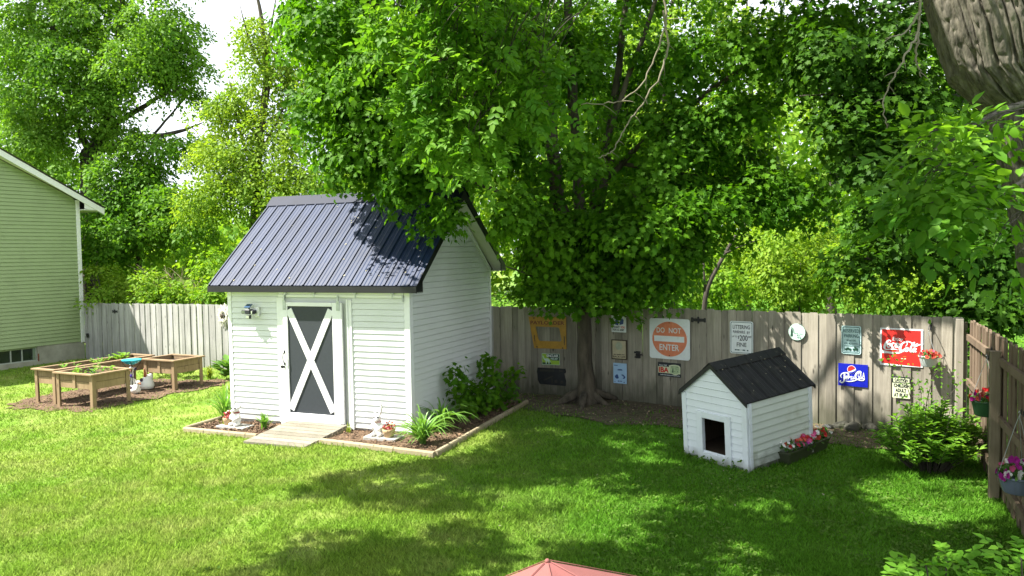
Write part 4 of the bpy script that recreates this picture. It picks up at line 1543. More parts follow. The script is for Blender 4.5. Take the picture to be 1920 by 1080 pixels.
# bird bath -------------------------------------------------------------
gb = on_ground(249, 736)
bb = thing('bird_bath', 'turquoise glass bird bath bowl on a thin black iron stand', 'bird bath', gb)
m_turq = mat('turquoise_glass', (.03, .34, .42), rough=.12, var=.35, scale=14, spec=.7)
MB().lathe([(.01, .655), (.07, .66), (.14, .69), (.20, .745), (.225, .78), (.21, .777), (.15, .72), (.08, .685), (.01, .675)], seg=36).build('bowl', m_turq, bb, True)
for k in range(4):
    a = 2 * pi * k / 4 + .4
    r = np.array([.20, .19, .12, .05, .035, .035, .06, .13, .16])
    z = np.array([.765, .70, .60, .52, .40, .32, .22, .08, .0])
    MB().tube(np.stack([r * cos(a), r * sin(a), z], 1), .006, 6).build('stand_leg', m_black, bb, True)
MB().tube([(0.04 * cos(t), .04 * sin(t), .36) for t in np.linspace(0, 2 * pi, 14)], .006, 6).build('stand_ring', m_black, bb, True)
m_jewel = mat('purple_glass', (.06, .03, .22), rough=.1)
MB().ball((0, -.05, .40), .035, 12, 8).build('glass_ball', m_jewel, bb, True)

# geese -----------------------------------------------------------------
m_goose = mat('white_painted_resin', (.74, .74, .72), rough=.5, var=.05)
m_beak = mat('orange_brown_beak', (.30, .10, .04), rough=.5)
m_dkw = mat('dark_purple_wing', (.05, .03, .06), rough=.6)


def goose(p, rz, kind, label):
    t = thing('goose_statue', label, 'garden statue', p, rz, 'white goose statues by the bird bath')
    mb = MB()
    if kind == 'tall':
        mb.ball((0, .12, .16), (.13, .22, .14)).ball((0, .33, .17), (.06, .10, .05))
        mb.tube([(0, -.02, .2), (0, -.07, .32), (0, -.08, .44), (0, -.10, .50)], [.085, .062, .05, .05], 12)
        mb.ball((0, -.13, .53), (.062, .085, .062))
        fuse(mb, 'body', m_goose, t, .014, 5)
        MB().tube([(0, -.2, .52), (0, -.27, .49)], [.03, .012], 8).build('beak', m_beak, t, True)
        MB().ball((.09, -.10, .53), (.035, .05, .04)).ball((-.09, -.10, .53), (.035, .05, .04)).build('bonnet_bow', m_dkw, t, True)
    elif kind == 'duck':
        mb.ball((0, .03, .11), (.11, .17, .105)).ball((0, .2, .15), (.045, .07, .04))
        mb.tube([(0, -.09, .14), (0, -.13, .21), (0, -.12, .27)], [.055, .04, .042], 12)
        mb.ball((0, -.13, .285), (.048, .06, .046))
        fuse(mb, 'body', m_goose, t, .012, 4)
        MB().tube([(0, -.18, .275), (0, -.25, .25)], [.024, .01], 8).build('beak', m_beak, t, True)
        for sx in (-1, 1):
            MB().ball((sx * .085, .05, .15), (.025, .08, .05)).build('wing', m_dkw, t, True)
    else:
        mb.lathe([(.02, .02), (.13, .03), (.165, .1), (.15, .19), (.10, .28), (.06, .34), (.02, .37)], seg=20)
        mb.ball((.06, .06, .30), (.05, .07, .09))
        fuse(mb, 'body', m_goose, t, .014, 4)
        MB().tube([(0, -.04, .32), (-.01, -.045, .42), (-.02, -.05, .52)], [.045, .026, .012], 8).build('beak', m_beak, t, True)
        MB().ball((-.05, -.115, .24), (.045, .03, .06)).build('wing', m_dkw, t, True)
    return t


goose(on_ground(247, 733), .5, 'tall', 'tallest white goose statue, standing right behind the bird bath stand')
goose(on_ground(255, 739), .9, 'duck', 'smallest white goose statue, crouching in front of the bird bath')
goose(on_ground(276, 731), -.3, 'up', 'stout white goose statue with its beak pointing straight up')

# ------------------------------------------------------------------ bed edging, slabs, statues
def timber(p, q, label, r=.036):
    d = q - p
    L = np.linalg.norm(d)
    t = MB()
    prof = [(-r, -r * 1.2), (r, -r * 1.2), (r, r * .5), (r * .6, r), (-r * .6, r), (-r, r * .5)]
    V = [(0, a, b) for a, b in prof] + [(L, a, b) for a, b in prof]
    n = 6
    t.add(V, [tuple(range(n)), tuple(range(2 * n - 1, n - 1, -1))] + [(i, n + i, n + (i + 1) % n, (i + 1) % n) for i in range(n)])
    g0, g1 = float(zg(p[0])), float(zg(q[0]))
    o = t.build('edging_timber', m_timber, None, False, (p[0], p[1], g0 + .04), atan2(d[1], d[0]))
    o.rotation_euler[1] = -math.atan2(g1 - g0, L)
    return tag(o, label, 'edging timber', 'landscape timbers edging the mulch beds')


def sw2(u, v):
    return shed_w(u, v)[:2]


timber(sw2(-4.10, -.80), sw2(-2.40, -.93), 'pale edging timber in front of the left mulch bed')
timber(sw2(-4.10, .30), sw2(-4.12, -.74), 'short edging timber on the left end of the left mulch bed')
timber(sw2(-1.16, -.90), sw2(1.02, -1.14), 'long pale edging timber in front of the right mulch bed')
timber(sw2(1.02, -1.10), sw2(.96, .72), 'edging timber running back along the side of the shed')
timber(sw2(.96, .72), sw2(.90, 2.95), 'shaded edging timber farthest back beside the shed')
m_slab = mat('grey_paver', (.33, .32, .29), rough=.9, var=.16, scale=12, bump=.3)
for (u, v, wu, wv, lab) in ((-3.32, -.42, .62, .30, 'flat concrete slab under the statue at the left of the ramp'), (-.28, -.42, .60, .30, 'flat concrete slab under the statue at the right of the ramp')):
    q = shed_w(u, v)
    g = float(zg(q[0]))
    tag(MB().box(-wu / 2, wu / 2, -wv / 2, wv / 2, -.04, .055, bev=.008).build('stone_slab', m_slab, None, False, (q[0], q[1], g), -SH_TH), lab, 'slab')
m_stat = mat('white_statue_paint', (.72, .71, .68), rough=.6, var=.06, scale=12, dirt=(.3, .29, .25), dirt_amt=.5, dirt_lo=.58, dirt_scale=16)
m_grey = mat('statue_dark_paint', (.05, .05, .06), rough=.5)
m_scarf = mat('faded_red_paint', (.30, .045, .03), rough=.6, var=.2)
m_pinkp = mat('faded_pink_paint', (.55, .36, .33), rough=.6, var=.1)
m_bask = mat('tan_basket', (.42, .30, .17), rough=.8, var=.2, scale=30, bump=.5)
m_redfl = mat('dark_red_petals', (.24, .012, .012), rough=.5, var=.5, scale=40)


def statue(u, v, kind, label):
    q = shed_w(u, v)
    z = float(zg(q[0])) + .055
    t = thing('animal_statue', label, 'garden statue', (q[0], q[1], z), -SH_TH + (.1 if kind == 'rabbit' else -.05))
    mb = MB()
    mb.ball((0, 0, .11), (.085, .075, .12)).ball((0, 0, .19), (.065, .058, .075))
    for sx in (-1, 1):
        mb.ball((sx * .06, -.055, .03), (.038, .075, .035))
        mb.tube([(sx * .06, -.01, .2), (sx * .09, -.05, .15), (sx * .055, -.085, .13)], [.032, .028, .024], 8)
    if kind == 'mouse':
        mb.ball((.0, -.01, .285), (.066, .07, .062)).ball((.0, -.07, .27), (.035, .045, .03))
        for sx in (-1, 1):
            mb.ball((sx * .075, .01, .345), (.034, .014, .036))
        mb.ball((.03, -.085, .12), (.045, .035, .05))
    else:
        mb.ball((.0, -.01, .29), (.062, .065, .058)).ball((0, -.065, .27), (.04, .035, .032))
        mb.tube([(.03, .0, .33), (.06, .0, .40), (.075, .0, .46), (.07, -.01, .54)], [.02, .024, .022, .01], 8)
        mb.tube([(-.03, .0, .33), (-.045, .01, .38), (-.05, .01, .42)], [.02, .022, .01], 8)
    fuse(mb, 'body', m_stat, t, .009, 3)
    e = MB()
    for sx in (-1, 1):
        e.ball((sx * .028, -.062 if kind == 'mouse' else -.055, .315), (.022, .02, .016), 10, 6)
    e.build('eyes', m_grey, t, True)
    MB().tube([(.055 * cos(a), -.005 + .05 * sin(a), .235) for a in np.linspace(0, 2 * pi, 16)], .014, 6).build('scarf', m_scarf if kind == 'mouse' else m_pinkp, t, True)
    return t


def basket(u, v, label, r=.10, h=.14, dz_=.055, tilt=0.0):
    q = shed_w(u, v)
    z = float(zg(q[0])) + dz_
    t = thing('flower_basket', label, 'basket', (q[0], q[1], z), -SH_TH)
    MB().lathe([(.01, 0), (r * .72, 0), (r * .95, h * .7), (r, h), (r * .9, h), (r * .85, h * .8), (.01, h * .78)], seg=20).build('basket_body', m_bask, t, True)
    a = np.linspace(0, pi, 12)
    for par, mm in ((0, m_stat), (1, m_scarf)):
        mb = MB()
        for k in range(11):
            if k % 2 == par:
                mb.tube([(r * .95 * cos(a[k]), .03, h + r * 1.05 * sin(a[k])), (r * .95 * cos(a[k + 1]), .03, h + r * 1.05 * sin(a[k + 1]))], .014, 7)
        mb.build('handle_stripes', mm, t, True)
    n = 90
    P = rng.normal(0, 1, (n, 3)) * (r * .42, r * .42, .03) + (0, 0, h + .02)
    leaf_mesh('blooms', P, rand_dir(n) + (0, -.5, .8), rand_dir(n), rng.uniform(.03, .055, n), T_OVAL, m_redfl, t)
    return t


statue(-3.28, -.42, 'mouse', 'white mouse-like statue with round ears and a red scarf')
basket(-3.47, -.40, 'tan basket of red flowers beside the statue with round ears', .105, .13)
statue(-.38, -.43, 'rabbit', 'white rabbit statue with one long bent ear')
basket(-.17, -.44, 'tan basket of red flowers with striped handle beside the rabbit statue', .105, .13)

# rocks at the foot of the fence ------------------------------------------
m_rock = mat('fieldstone', (.055, .055, .042), rough=.95, var=.35, scale=7, bump=.8, dirt=(.05, .07, .02), dirt_amt=.8, dirt_lo=.52)
for i, (px, py, r, lab) in enumerate(((1577, 802, .10, 'pale fieldstone lying leftmost at the foot of the fence'), (1600, 806, .12, 'largest mossy fieldstone at the foot of the fence'), (1632, 806, .11, 'mossy fieldstone nearest the flowering bush'), (1551, 803, .07, 'small fieldstone just behind the dog house'))):
    p = on_ground(px, py)
    mb = MB().ball((0, 0, 0), (r * 1.4, r, r * .75), 12, 8)
    V = np.concatenate(mb.v)
    V *= 1 + .18 * np.sin(V[:, :1] * 31 + i) * np.cos(V[:, 1:2] * 27) + rng.normal(0, .03, (len(V), 1))
    mb.v = [V]
    tag(mb.build('fieldstone', m_rock, None, False, (p[0], p[1], p[2] + r * .3), i * .8), lab, 'rock', 'fieldstones along the fence')

# ------------------------------------------------------------------ flowers: shared
m_flgreen = leaf_mat('impatiens_leaves', (.045, .11, .02), (.09, .19, .04))
M_PET = {}
for nme, c in (('red', (.50, .025, .03)), ('coral', (.62, .12, .08)), ('white', (.75, .75, .72)), ('magenta', (.42, .03, .30)), ('pink', (.60, .10, .25)), ('orange', (.60, .10, .02))):
    M_PET[nme] = leaf_mat('petals_' + nme, tuple(x * .8 for x in c), tuple(min(.85, x * 1.15) for x in c), tcol=(1, 1, 1), trans=.25)
T_PETAL = halves([(0, 0, 0), (.38, .35, .05), (.36, .8, .02), (0, 1, 0)])


_bloom = {}


def blooms(name, centres, face, r, mtl, parent):
    """five-petalled open flowers, each one an object"""
    for c in centres:
        v = int(rng.integers(0, 3))
        k = (mtl.name, v, round(r, 3))
        if k not in _bloom:
            a = np.arange(5) * 2 * pi / 5
            T = np.stack([np.cos(a), np.sin(a), np.full(5, .12)], 1) + rng.normal(0, .06, (5, 3))
            o = leaf_mesh('bloom', np.zeros((5, 3)), np.array([0, 0, 1.0]) - .25 * T, T, r * rng.uniform(.85, 1.15, 5), T_PETAL, mtl)
            _bloom[k] = o.data
            bpy.data.objects.remove(o)
        o = link('bloom', _bloom[k], parent, c)
        n = nrm(np.asarray(face) * np.ones(3) + rng.normal(0, .35, 3))
        o.rotation_euler = Vector(n).to_track_quat('Z', 'Y').to_euler()
        o.scale = [float(rng.uniform(.85, 1.2))] * 3


def foliage_mound(parent, c, rad, n, size, mtl, template=T_OVAL, name='foliage'):
    d = rand_dir(n)
    d[:, 2] = np.abs(d[:, 2])
    P = np.asarray(c) + d * np.asarray(rad) * rng.uniform(.45, 1, n)[:, None]
    T = nrm(d + rng.normal(0, .5, (n, 3)) + (0, 0, -.2))
    return leaf_mesh(name, P, d + (0, 0, .6) + rng.normal(0, .4, (n, 3)), T, rng.uniform(.7, 1.2, n) * size, template, mtl, parent)


to_cam = np.array([0, -1, .45])
# trough by the dog house
a, b = on_ground(1463, 872), on_ground(1531, 842)
dd = (b - a)[:2]
L = float(np.linalg.norm(dd)) + .12
an = atan2(dd[1], dd[0])
tr = thing('flower_trough', 'long dark green trough of red and white flowers beside the dog house', 'planter', (a[0] + .04, a[1] + .02, .015), an)
mb = MB()
V = [(0.03, -.08, 0), (L - .03, -.08, 0), (L - .03, .08, 0), (.03, .08, 0), (-.01, -.11, .155), (L + .01, -.11, .155), (L + .01, .11, .155), (-.01, .11, .155)]
mb.add(V, [(3, 2, 1, 0), (0, 1, 5, 4), (1, 2, 6, 5), (2, 3, 7, 6), (3, 0, 4, 7)])
mb.add([(-.02, -.12, .15), (L + .02, -.12, .15), (L + .02, .12, .15), (-.02, .12, .15), (-.02, -.12, .17), (L + .02, -.12, .17), (L + .02, .12, .17), (-.02, .12, .17), (.02, -.09, .17), (L - .02, -.09, .17), (L - .02, .09, .17), (.02, .09, .17)],
       [(0, 1, 5, 4), (1, 2, 6, 5), (2, 3, 7, 6), (3, 0, 4, 7), (4, 5, 9, 8), (5, 6, 10, 9), (6, 7, 11, 10), (7, 4, 8, 11)])
mb.build('trough', mat('olive_plastic', (.045, .055, .028), rough=.5), tr)
MB().box(.03, L - .03, -.09, .09, .10, .145).build('soil', m_soil, tr)
n = 380
P = np.stack([rng.uniform(0, L, n), rng.uniform(-.13, .12, n), rng.uniform(.14, .30, n)], 1)
leaf_mesh('foliage', P, rand_dir(n) + (0, -.3, .9), rand_dir(n), rng.uniform(.04, .07, n), T_OVAL, m_flgreen, tr)
for cname, k, rx in (('red', 46, (.05, .95)), ('coral', 22, (.05, .75)), ('white', 26, (-.04, 1.06)), ('pink', 16, (.2, .6)), ('magenta', 8, (.3, .6))):
    x = rng.uniform(rx[0] * L, rx[1] * L, k)
    if cname == 'white':
        x = np.where(rng.random(k) < .65, np.where(rng.random(k) < .45, rng.normal(.02, .05, k), rng.normal(L, .05, k)), rng.normal(L * .55, .07, k))
    P = np.stack([x, rng.uniform(-.15, .1, k), rng.uniform(.23, .34, k)], 1)
    blooms('blooms', P, np.array([-.2, -.8, .7]), .032, M_PET[cname], tr)


def hanging_pot(label, c, r, h, mtl, cols, hang, seed_r=1.0, flute=0.0, leaf=.05, trail=0.0):
    """c: centre of the pot bottom"""
    t = thing('hanging_basket', label, 'hanging flower pot', c, .3)
    MB().lathe([(.01, 0), (r * .68, 0), (r * .74, .01), (r * .93, h * .8), (r * .96, h * .86), (r * 1.02, h * .88), (r * 1.02, h), (r * .94, h), (r * .9, h * .86), (.01, h * .82)], seg=48, flute=flute).build('pot', mtl, t, True)
    mb = MB()
    for k in range(3):
        a = 2 * pi * k / 3 + .5
        mb.tube([(r * cos(a), r * sin(a), h), (r * .15 * cos(a), r * .15 * sin(a), hang * .9), (0, 0, hang)], .0035, 5)
    mb.tube([(0, 0, hang - .01), (.012, 0, hang + .02), (0, 0, hang + .045), (-.012, 0, hang + .03)], .004, 5)
    mb.build('hanger', m_galv, t)
    foliage_mound(t, (0, 0, h * .98), (r * 1.05, r * 1.05, r * .65 * seed_r), 200, leaf, m_flgreen)
    for cname, k in cols:
        d = rand_dir(k)
        d[:, 2] = np.abs(d[:, 2]) * .9 + .1
        d[:, 1] -= .35
        d = nrm(d)
        P = np.array([0, 0, h * .9]) + d * np.array([r * 1.15, r * 1.15, r * .85 * seed_r])
        blooms('blooms', P, to_cam, leaf * .62, M_PET[cname], t)
    return t


# white pot in front of the back fence, hung from an iron hook
pw, dw, nw = fence_hit(1741, 655, .20)
wz = at(1741, 687, pw[1])[2]
hanging_pot('white hanging pot of coral flowers in front of the red soda sign', (pw[0], pw[1], wz), .138, .165, mat('white_pot_plastic', (.50, .55, .53), rough=.4, var=.04), [('coral', 22), ('red', 10), ('pink', 4)], .52, leaf=.042, seed_r=.8)
hk = thing('plant_hook', 'iron hook on the fence holding the white pot', 'hook', (pw[0], pw[1], wz + .56), atan2(dw[1], dw[0]))
MB().tube([(0, 0, 0), (0, -.02, .02), (0, 0, .05), (0, .10, .06), (0, .19, .05)], .006, 6).build('arm', m_black, hk)
MB().box(-.015, .015, .175, .19, -.02, .09).build('back_plate', m_black, hk)


def bracket(label, s, off, z, L):
    """wrought bracket reaching back along the fence from a post; tip points toward the corner"""
    p = on_right(s, off, z)
    t = thing('scroll_bracket', label, 'plant bracket', p, DRA + pi)

    def spiral(cx, cz, r0, turns, a0, sg=1):
        a = np.linspace(0, turns * 2 * pi, 26)
        r = r0 * (1 - a / (turns * 2 * pi) * .8)
        return np.stack([cx + r * np.cos(a0 + sg * a), 0 * a, cz + r * np.sin(a0 + sg * a)], 1)
    MB().box(-.004, .004, -.012, .012, -.1, .13).build('back_plate', m_black, t)
    MB().tube([(0, 0, 0), (L * .5, 0, .0), (L * .92, 0, .0), (L, 0, .012)], .006, 6).build('arm', m_black, t)
    mb = MB()
    mb.tube(spiral(.07, .06, .055, 1.3, pi * .5, -1), .005, 6)
    mb.tube(spiral(.04, -.06, .04, 1.2, pi * .5, 1), .005, 6)
    mb.tube(bez((.07, 0, .115), (L * .45, 0, .17), (L * .55, 0, .02), 12), .005, 6)
    mb.tube(spiral(L * .62, .035, .035, 1.2, pi, 1), .005, 6)
    mb.tube(spiral(L * .95, .03, .028, 1.1, -pi / 2, 1), .005, 6)
    mb.tube(spiral(.035, .15, .04, 1.1, pi, -1), .005, 6)
    mb.build('scrolls', m_black, t, True)
    return on_right(s - L * .93, off, z)


tip = bracket('scroll bracket on the post holding the dark green pot', 2.92, .02, 1.60, .42)
hanging_pot('dark green hanging pot of red and coral flowers beside the brown fence', (tip[0], tip[1], tip[2] - .70), .168, .19, mat('dark_green_pot', (.02, .065, .03), rough=.45), [('red', 20), ('coral', 18), ('pink', 6), ('white', 5), ('magenta', 5)], .70)
tip = bracket('scroll bracket at the right edge holding the blue grey pot', 5.30, .06, 1.40, .36)
hanging_pot('ribbed blue grey hanging pot of magenta and white flowers at the right edge', (tip[0] - .02, tip[1], tip[2] - .735), .17, .165, mat('blue_grey_pot', (.11, .13, .19), rough=.5, var=.08), [('magenta', 26), ('white', 9), ('pink', 4)], .72, flute=.02, leaf=.062)

# ------------------------------------------------------------------ umbrella
ap = at(1018, 1040, 2.55)
um = thing('patio_umbrella', 'faded red patio umbrella with its peak at the bottom edge', 'umbrella', (ap[0] + .13, ap[1], 0), .28)
um.rotation_euler = (0, -.06, .12)
m_umb = mat('faded_red_canvas', (.19, .066, .060), rough=.85, var=.12, scale=5, bump=.15, bscale=160, dirt=(.26, .13, .115), dirt_amt=.4, dirt_lo=.55)
za_ = ap[2]
mb = MB()
NR, Ru, dr = 6, 1.30, .615
V, Fs = [(0, 0, za_ - .012)], []
rings = 8
for k in range(1, rings + 1):
    f = k / rings
    for i in range(NR * 4):
        a = 2 * pi * i / (NR * 4) - pi / 2
        rib = abs(((i % 4) - 0) - 2) / 2          # 1 on a rib, 0 half way between
        chord = cos(pi / NR) / cos(((i % 4) / 4 - .5) * 2 * pi / NR)
        r = Ru * f * chord
        z = za_ - .012 - dr * (f * .97 + .03 * f * f) - .018 * (1 - rib) * f
        V.append((r * cos(a), r * sin(a), z))
n4 = NR * 4
for i in range(n4):
    Fs.append((0, 1 + i, 1 + (i + 1) % n4))
for k in range(rings - 1):
    for i in range(n4):
        j = (i + 1) % n4
        Fs.append((1 + k * n4 + i, 1 + (k + 1) * n4 + i, 1 + (k + 1) * n4 + j, 1 + k * n4 + j))
mb.add(V, Fs)
cano = mb.build('canopy', m_umb, um)
md = cano.modifiers.new('t', 'SOLIDIFY')
md.thickness = .003
mb = MB()
for i in range(NR):
    a = 2 * pi * i / NR - pi / 2
    pts = [(Ru * f * cos(a), Ru * f * sin(a), za_ - .008 - dr * (f * .97 + .03 * f * f)) for f in np.linspace(.01, 1, 9)]
    mb.tube(pts, .0016, 5)
mb.build('seam', m_umb, um, True)
MB().lathe([(.001, za_ - .004), (.005, za_ - .006), (.008, za_ - .010), (.009, za_ - .018)], seg=14).build('finial', m_umb, um, True)
MB().tube([(0, 0, 0), (0, 0, za_ - .03)], .019, 12).build('pole', m_timber, um)
MB().lathe([(.01, 0), (.24, 0), (.24, .04), (.05, .07), (.04, .3), (.01, .3)], seg=24).build('base', m_black, um)

# ------------------------------------------------------------------ ground
def in_poly(px, py, poly):
    px, py = np.asarray(px, float), np.asarray(py, float)
    ins = np.zeros(px.shape, bool)
    n = len(poly)
    for i in range(n):
        x0, y0 = poly[i]
        x1, y1 = poly[(i + 1) % n]
        c = ((y0 > py) != (y1 > py)) & (px < (x1 - x0) * (py - y0) / ((y1 - y0) + 1e-12) + x0)
        ins ^= c
    return ins


def vnoise(x, y, seed=0):
    """smooth value noise, numpy"""
    xi, yi = np.floor(x).astype(int), np.floor(y).astype(int)
    f, g = x - xi, y - yi
    f, g = f * f * (3 - 2 * f), g * g * (3 - 2 * g)

    def h(a, b):
        q = np.sin(a * 127.1 + b * 311.7 + seed * 74.7) * 43758.5453
        return q - np.floor(q)
    return (h(xi, yi) * (1 - f) + h(xi + 1, yi) * f) * (1 - g) + (h(xi, yi + 1) * (1 - f) + h(xi + 1, yi + 1) * f) * g


xs = np.unique(np.concatenate([np.linspace(-400, -30, 12), np.linspace(-30, 30, 121), np.linspace(30, 400, 12)]))
ys = np.unique(np.concatenate([np.linspace(-60, 0, 10), np.linspace(0, 40, 81), np.linspace(40, 700, 16)]))
X, Y = np.meshgrid(xs, ys)
bumpz = .018 * (vnoise(X * .9, Y * .9) - .5)
Z = zg(X) + np.where((np.abs(X) < 30) & (Y < 40) & (Y > 0), bumpz, 0) - .012
V = np.stack([X, Y, Z], -1).reshape(-1, 3)
nx, ny = len(xs), len(ys)
ii, jj = np.meshgrid(np.arange(ny - 1), np.arange(nx - 1), indexing='ij')
b = (ii * nx + jj).ravel()
loops = np.stack([b, b + 1, b + nx + 1, b + nx], 1).ravel()


def lawn_colour(M, t, vec):
    """dry, fresh and mossy grass in patches"""
    N, L = t.nodes, t.links

    def noise(sc, det=4):
        n = N.new('ShaderNodeTexNoise')
        n.inputs['Scale'].default_value = sc
        n.inputs['Detail'].default_value = det
        n.inputs['Roughness'].default_value = .6
        L.new(vec, n.inputs['Vector'])
        return n

    def mix(a, bcol, fac):
        x = N.new('ShaderNodeMix')
        x.data_type = 'RGBA'
        if isinstance(a, tuple):
            x.inputs['A'].default_value = (*a, 1)
        else:
            L.new(a, x.inputs['A'])
        x.inputs['B'].default_value = (*bcol, 1)
        L.new(fac, x.inputs['Factor'])
        return x.outputs['Result']

    def rng_(src, a, bb, to=1.0):
        m_ = N.new('ShaderNodeMapRange')
        m_.inputs['From Min'].default_value = a
        m_.inputs['From Max'].default_value = bb
        m_.inputs['To Max'].default_value = to
        L.new(src, m_.inputs['Value'])
        return m_.outputs['Result']
    c = mix(GRASS[0], GRASS[1], rng_(noise(.55).outputs['Fac'], .36, .64))
    c = mix(c, GRASS[2], rng_(noise(1.7, 6).outputs['Fac'], .46, .70, .8))
    sp = N.new('ShaderNodeSeparateXYZ')
    L.new(vec, sp.inputs['Vector'])
    # toward the trees mossier, its green also deepened for the shade there
    ad = N.new('ShaderNodeMath')
    ad.operation = 'MULTIPLY_ADD'
    ad.inputs[1].default_value = 3.5
    L.new(noise(.7).outputs['Fac'], ad.inputs[0])
    L.new(sp.outputs['X'], ad.inputs[2])
    c = mix(c, GRASS[3], rng_(ad.outputs[0], .2, 3.2, .85))
    c = mix(c, GRASS[4], rng_(noise(3.1, 8).outputs['Fac'], .60, .76, .5))
    return c


GRASS = [(.135, .245, .022), (.20, .285, .040), (.27, .315, .085), (.062, .19, .010), (.16, .14, .06)]


def lawn_mat(name, blade):
    M = bpy.data.materials.new(name)
    M.use_nodes = True
    t = M.node_tree
    N, L = t.nodes, t.links
    b_ = N['Principled BSDF']
    b_.inputs['Roughness'].default_value = .75
    b_.inputs['Specular IOR Level'].default_value = .15
    co = N.new('ShaderNodeTexCoord')
    c = lawn_colour(M, t, co.outputs['Object'])
    if blade:
        ge = N.new('ShaderNodeNewGeometry')
        hv = N.new('ShaderNodeHueSaturation')
        m_ = N.new('ShaderNodeMapRange')
        m_.inputs['To Min'].default_value = .65
        m_.inputs['To Max'].default_value = 1.6
        L.new(ge.outputs['Random Per Island'], m_.inputs['Value'])
        L.new(m_.outputs['Result'], hv.inputs['Value'])
        L.new(c, hv.inputs['Color'])
        c = hv.outputs['Color']
        L.new(c, b_.inputs['Base Color'])
        tr_ = N.new('ShaderNodeBsdfTranslucent')
        L.new(c, tr_.inputs['Color'])
        ms = N.new('ShaderNodeMixShader')
        ms.inputs['Fac'].default_value = .45
        L.new(b_.outputs['BSDF'], ms.inputs[1])
        L.new(tr_.outputs['BSDF'], ms.inputs[2])
        L.new(ms.outputs['Shader'], N['Material Output'].inputs['Surface'])
    else:
        hv = N.new('ShaderNodeHueSaturation')
        hv.inputs['Value'].default_value = .78
        L.new(c, hv.inputs['Color'])
        L.new(hv.outputs['Color'], b_.inputs['Base Color'])
        n = N.new('ShaderNodeTexNoise')
        n.inputs['Scale'].default_value = 60
        bp = N.new('ShaderNodeBump')
        bp.inputs['Strength'].default_value = .8
        bp.inputs['Distance'].default_value = .02
        L.new(co.outputs['Object'], n.inputs['Vector'])
        L.new(n.outputs['Fac'], bp.inputs['Height'])
        L.new(bp.outputs['Normal'], b_.inputs['Normal'])
    return M


lawn = fast_mesh('lawn', V, loops, np.full((nx - 1) * (ny - 1), 4), lawn_mat('lawn_turf', False), None, True)
tag(lawn, kind='structure')


def sheet(name, poly, mtl, dz_, jag=.0, step=.25):
    P = []
    for i in range(len(poly)):
        a, b_ = np.array(poly[i], float), np.array(poly[(i + 1) % len(poly)], float)
        n = max(1, int(np.linalg.norm(b_ - a) / step))
        for k in range(n):
            q = a + (b_ - a) * k / n
            P.append(q + rng.normal(0, jag, 2))
    P = np.array(P)
    mb = MB()
    c = P.mean(0)
    zz = zg(P[:, 0]) + dz_
    Vv = [(c[0], c[1], float(zg(c[0])) + dz_)] + [(p[0], p[1], z) for p, z in zip(P, zz)]
    n = len(P)
    mb.add(Vv, [tuple([i + 1 for i in range(n)])])
    return tag(mb.build(name, mtl), kind='structure')


m_mulch = mat('brown_mulch', (.05, .030, .017), rough=1, scale=26, col2=(.15, .095, .055), bump=1.0, bscale=50, dirt=(.22, .155, .10), dirt_amt=.7, dirt_lo=.56, dirt_scale=22)
m_bare = mat('bare_earth', (.040, .030, .018), rough=1, scale=9, col2=(.105, .082, .05), bump=.8, bscale=40, dirt=(.05, .07, .02), dirt_amt=.6, dirt_lo=.5, dirt_scale=1.5)


def swp(L):
    return [tuple(sw2(u, v)) for u, v in L]


MUL_L = swp([(-4.08, -.76), (-2.42, -.89), (-2.42, .0), (-3.77, .0), (-3.77, .3), (-4.08, .3)])
MUL_R = swp([(-1.18, -.86), (.98, -1.08), (.88, 2.92), (.0, 2.92), (.0, .0), (-1.18, .0)])
MUL_B = [tuple(on_ground(*q)[:2]) for q in ((18, 762), (60, 767), (110, 770), (165, 773), (205, 765), (237, 757), (275, 749), (332, 737), (400, 726), (425, 719))] + [(-7.1, 19.2), (-8.6, 19.6), (-9.6, 19.9), (-10.4, 19.2), (-11.3, 17.6)]
BARE = [(-.35, 16.3), (1.3, 15.7), (2.4, 14.95), (3.45, 14.1), (6.6, 11.7), (6.1, 10.9), (5.2, 11.1), (4.6, 11.6), (4.0, 11.7), (3.6, 12.0), (3.0, 12.6), (2.4, 12.9), (1.5, 13.2), (.8, 13.9), (.3, 14.6), (-.3, 15.6)]
sheet('mulch_bed', MUL_L, m_mulch, .012)
sheet('mulch_bed', MUL_R, m_mulch, .012)
sheet('mulch_bed', MUL_B, m_mulch, .010, .11, .16)
sheet('bare_soil', BARE, m_bare, .006, .09)


def chips(name, polys, n, size, mtl, zoff=.02):
    P = []
    for poly in polys:
        a = np.array(poly)
        lo, hi = a.min(0), a.max(0)
        q = rng.uniform(lo, hi, (n * 3, 2))
        q = q[in_poly(q[:, 0], q[:, 1], poly)][:n]
        P.append(q)
    P = np.concatenate(P)
    k = len(P)
    P3 = np.stack([P[:, 0], P[:, 1], zg(P[:, 0]) + rng.uniform(.004, zoff, k)], 1)
    an = rng.uniform(0, 2 * pi, k)
    T = np.stack([np.cos(an), np.sin(an), rng.normal(0, .25, k)], 1)
    N = np.stack([rng.normal(0, .35, k), rng.normal(0, .35, k), np.ones(k)], 1)
    return tag(leaf_mesh(name, P3, N, T, rng.uniform(.5, 1.3, k) * size, T_DIAMOND, mtl), kind='stuff')


m_chip = mat('mulch_chip', (.055, .032, .018), rough=1, var=.3, scale=3, island=.55, col2=(.20, .13, .08))
chips('mulch_chips', [MUL_L, MUL_R, MUL_B], 2600, .055, m_chip, .035)
m_lit = mat('leaf_litter', (.07, .05, .03), rough=1, scale=3, island=.6, col2=(.22, .18, .11))
chips('leaf_litter', [BARE], 1500, .05, m_lit)
m_pale = mat('fallen_seeds', (.28, .26, .17), rough=.9, scale=3, island=.3)
chips('fallen_seeds', [BARE, [(-1, 8), (6, 8), (6, 12), (0, 14)]], 130, .035, m_pale)

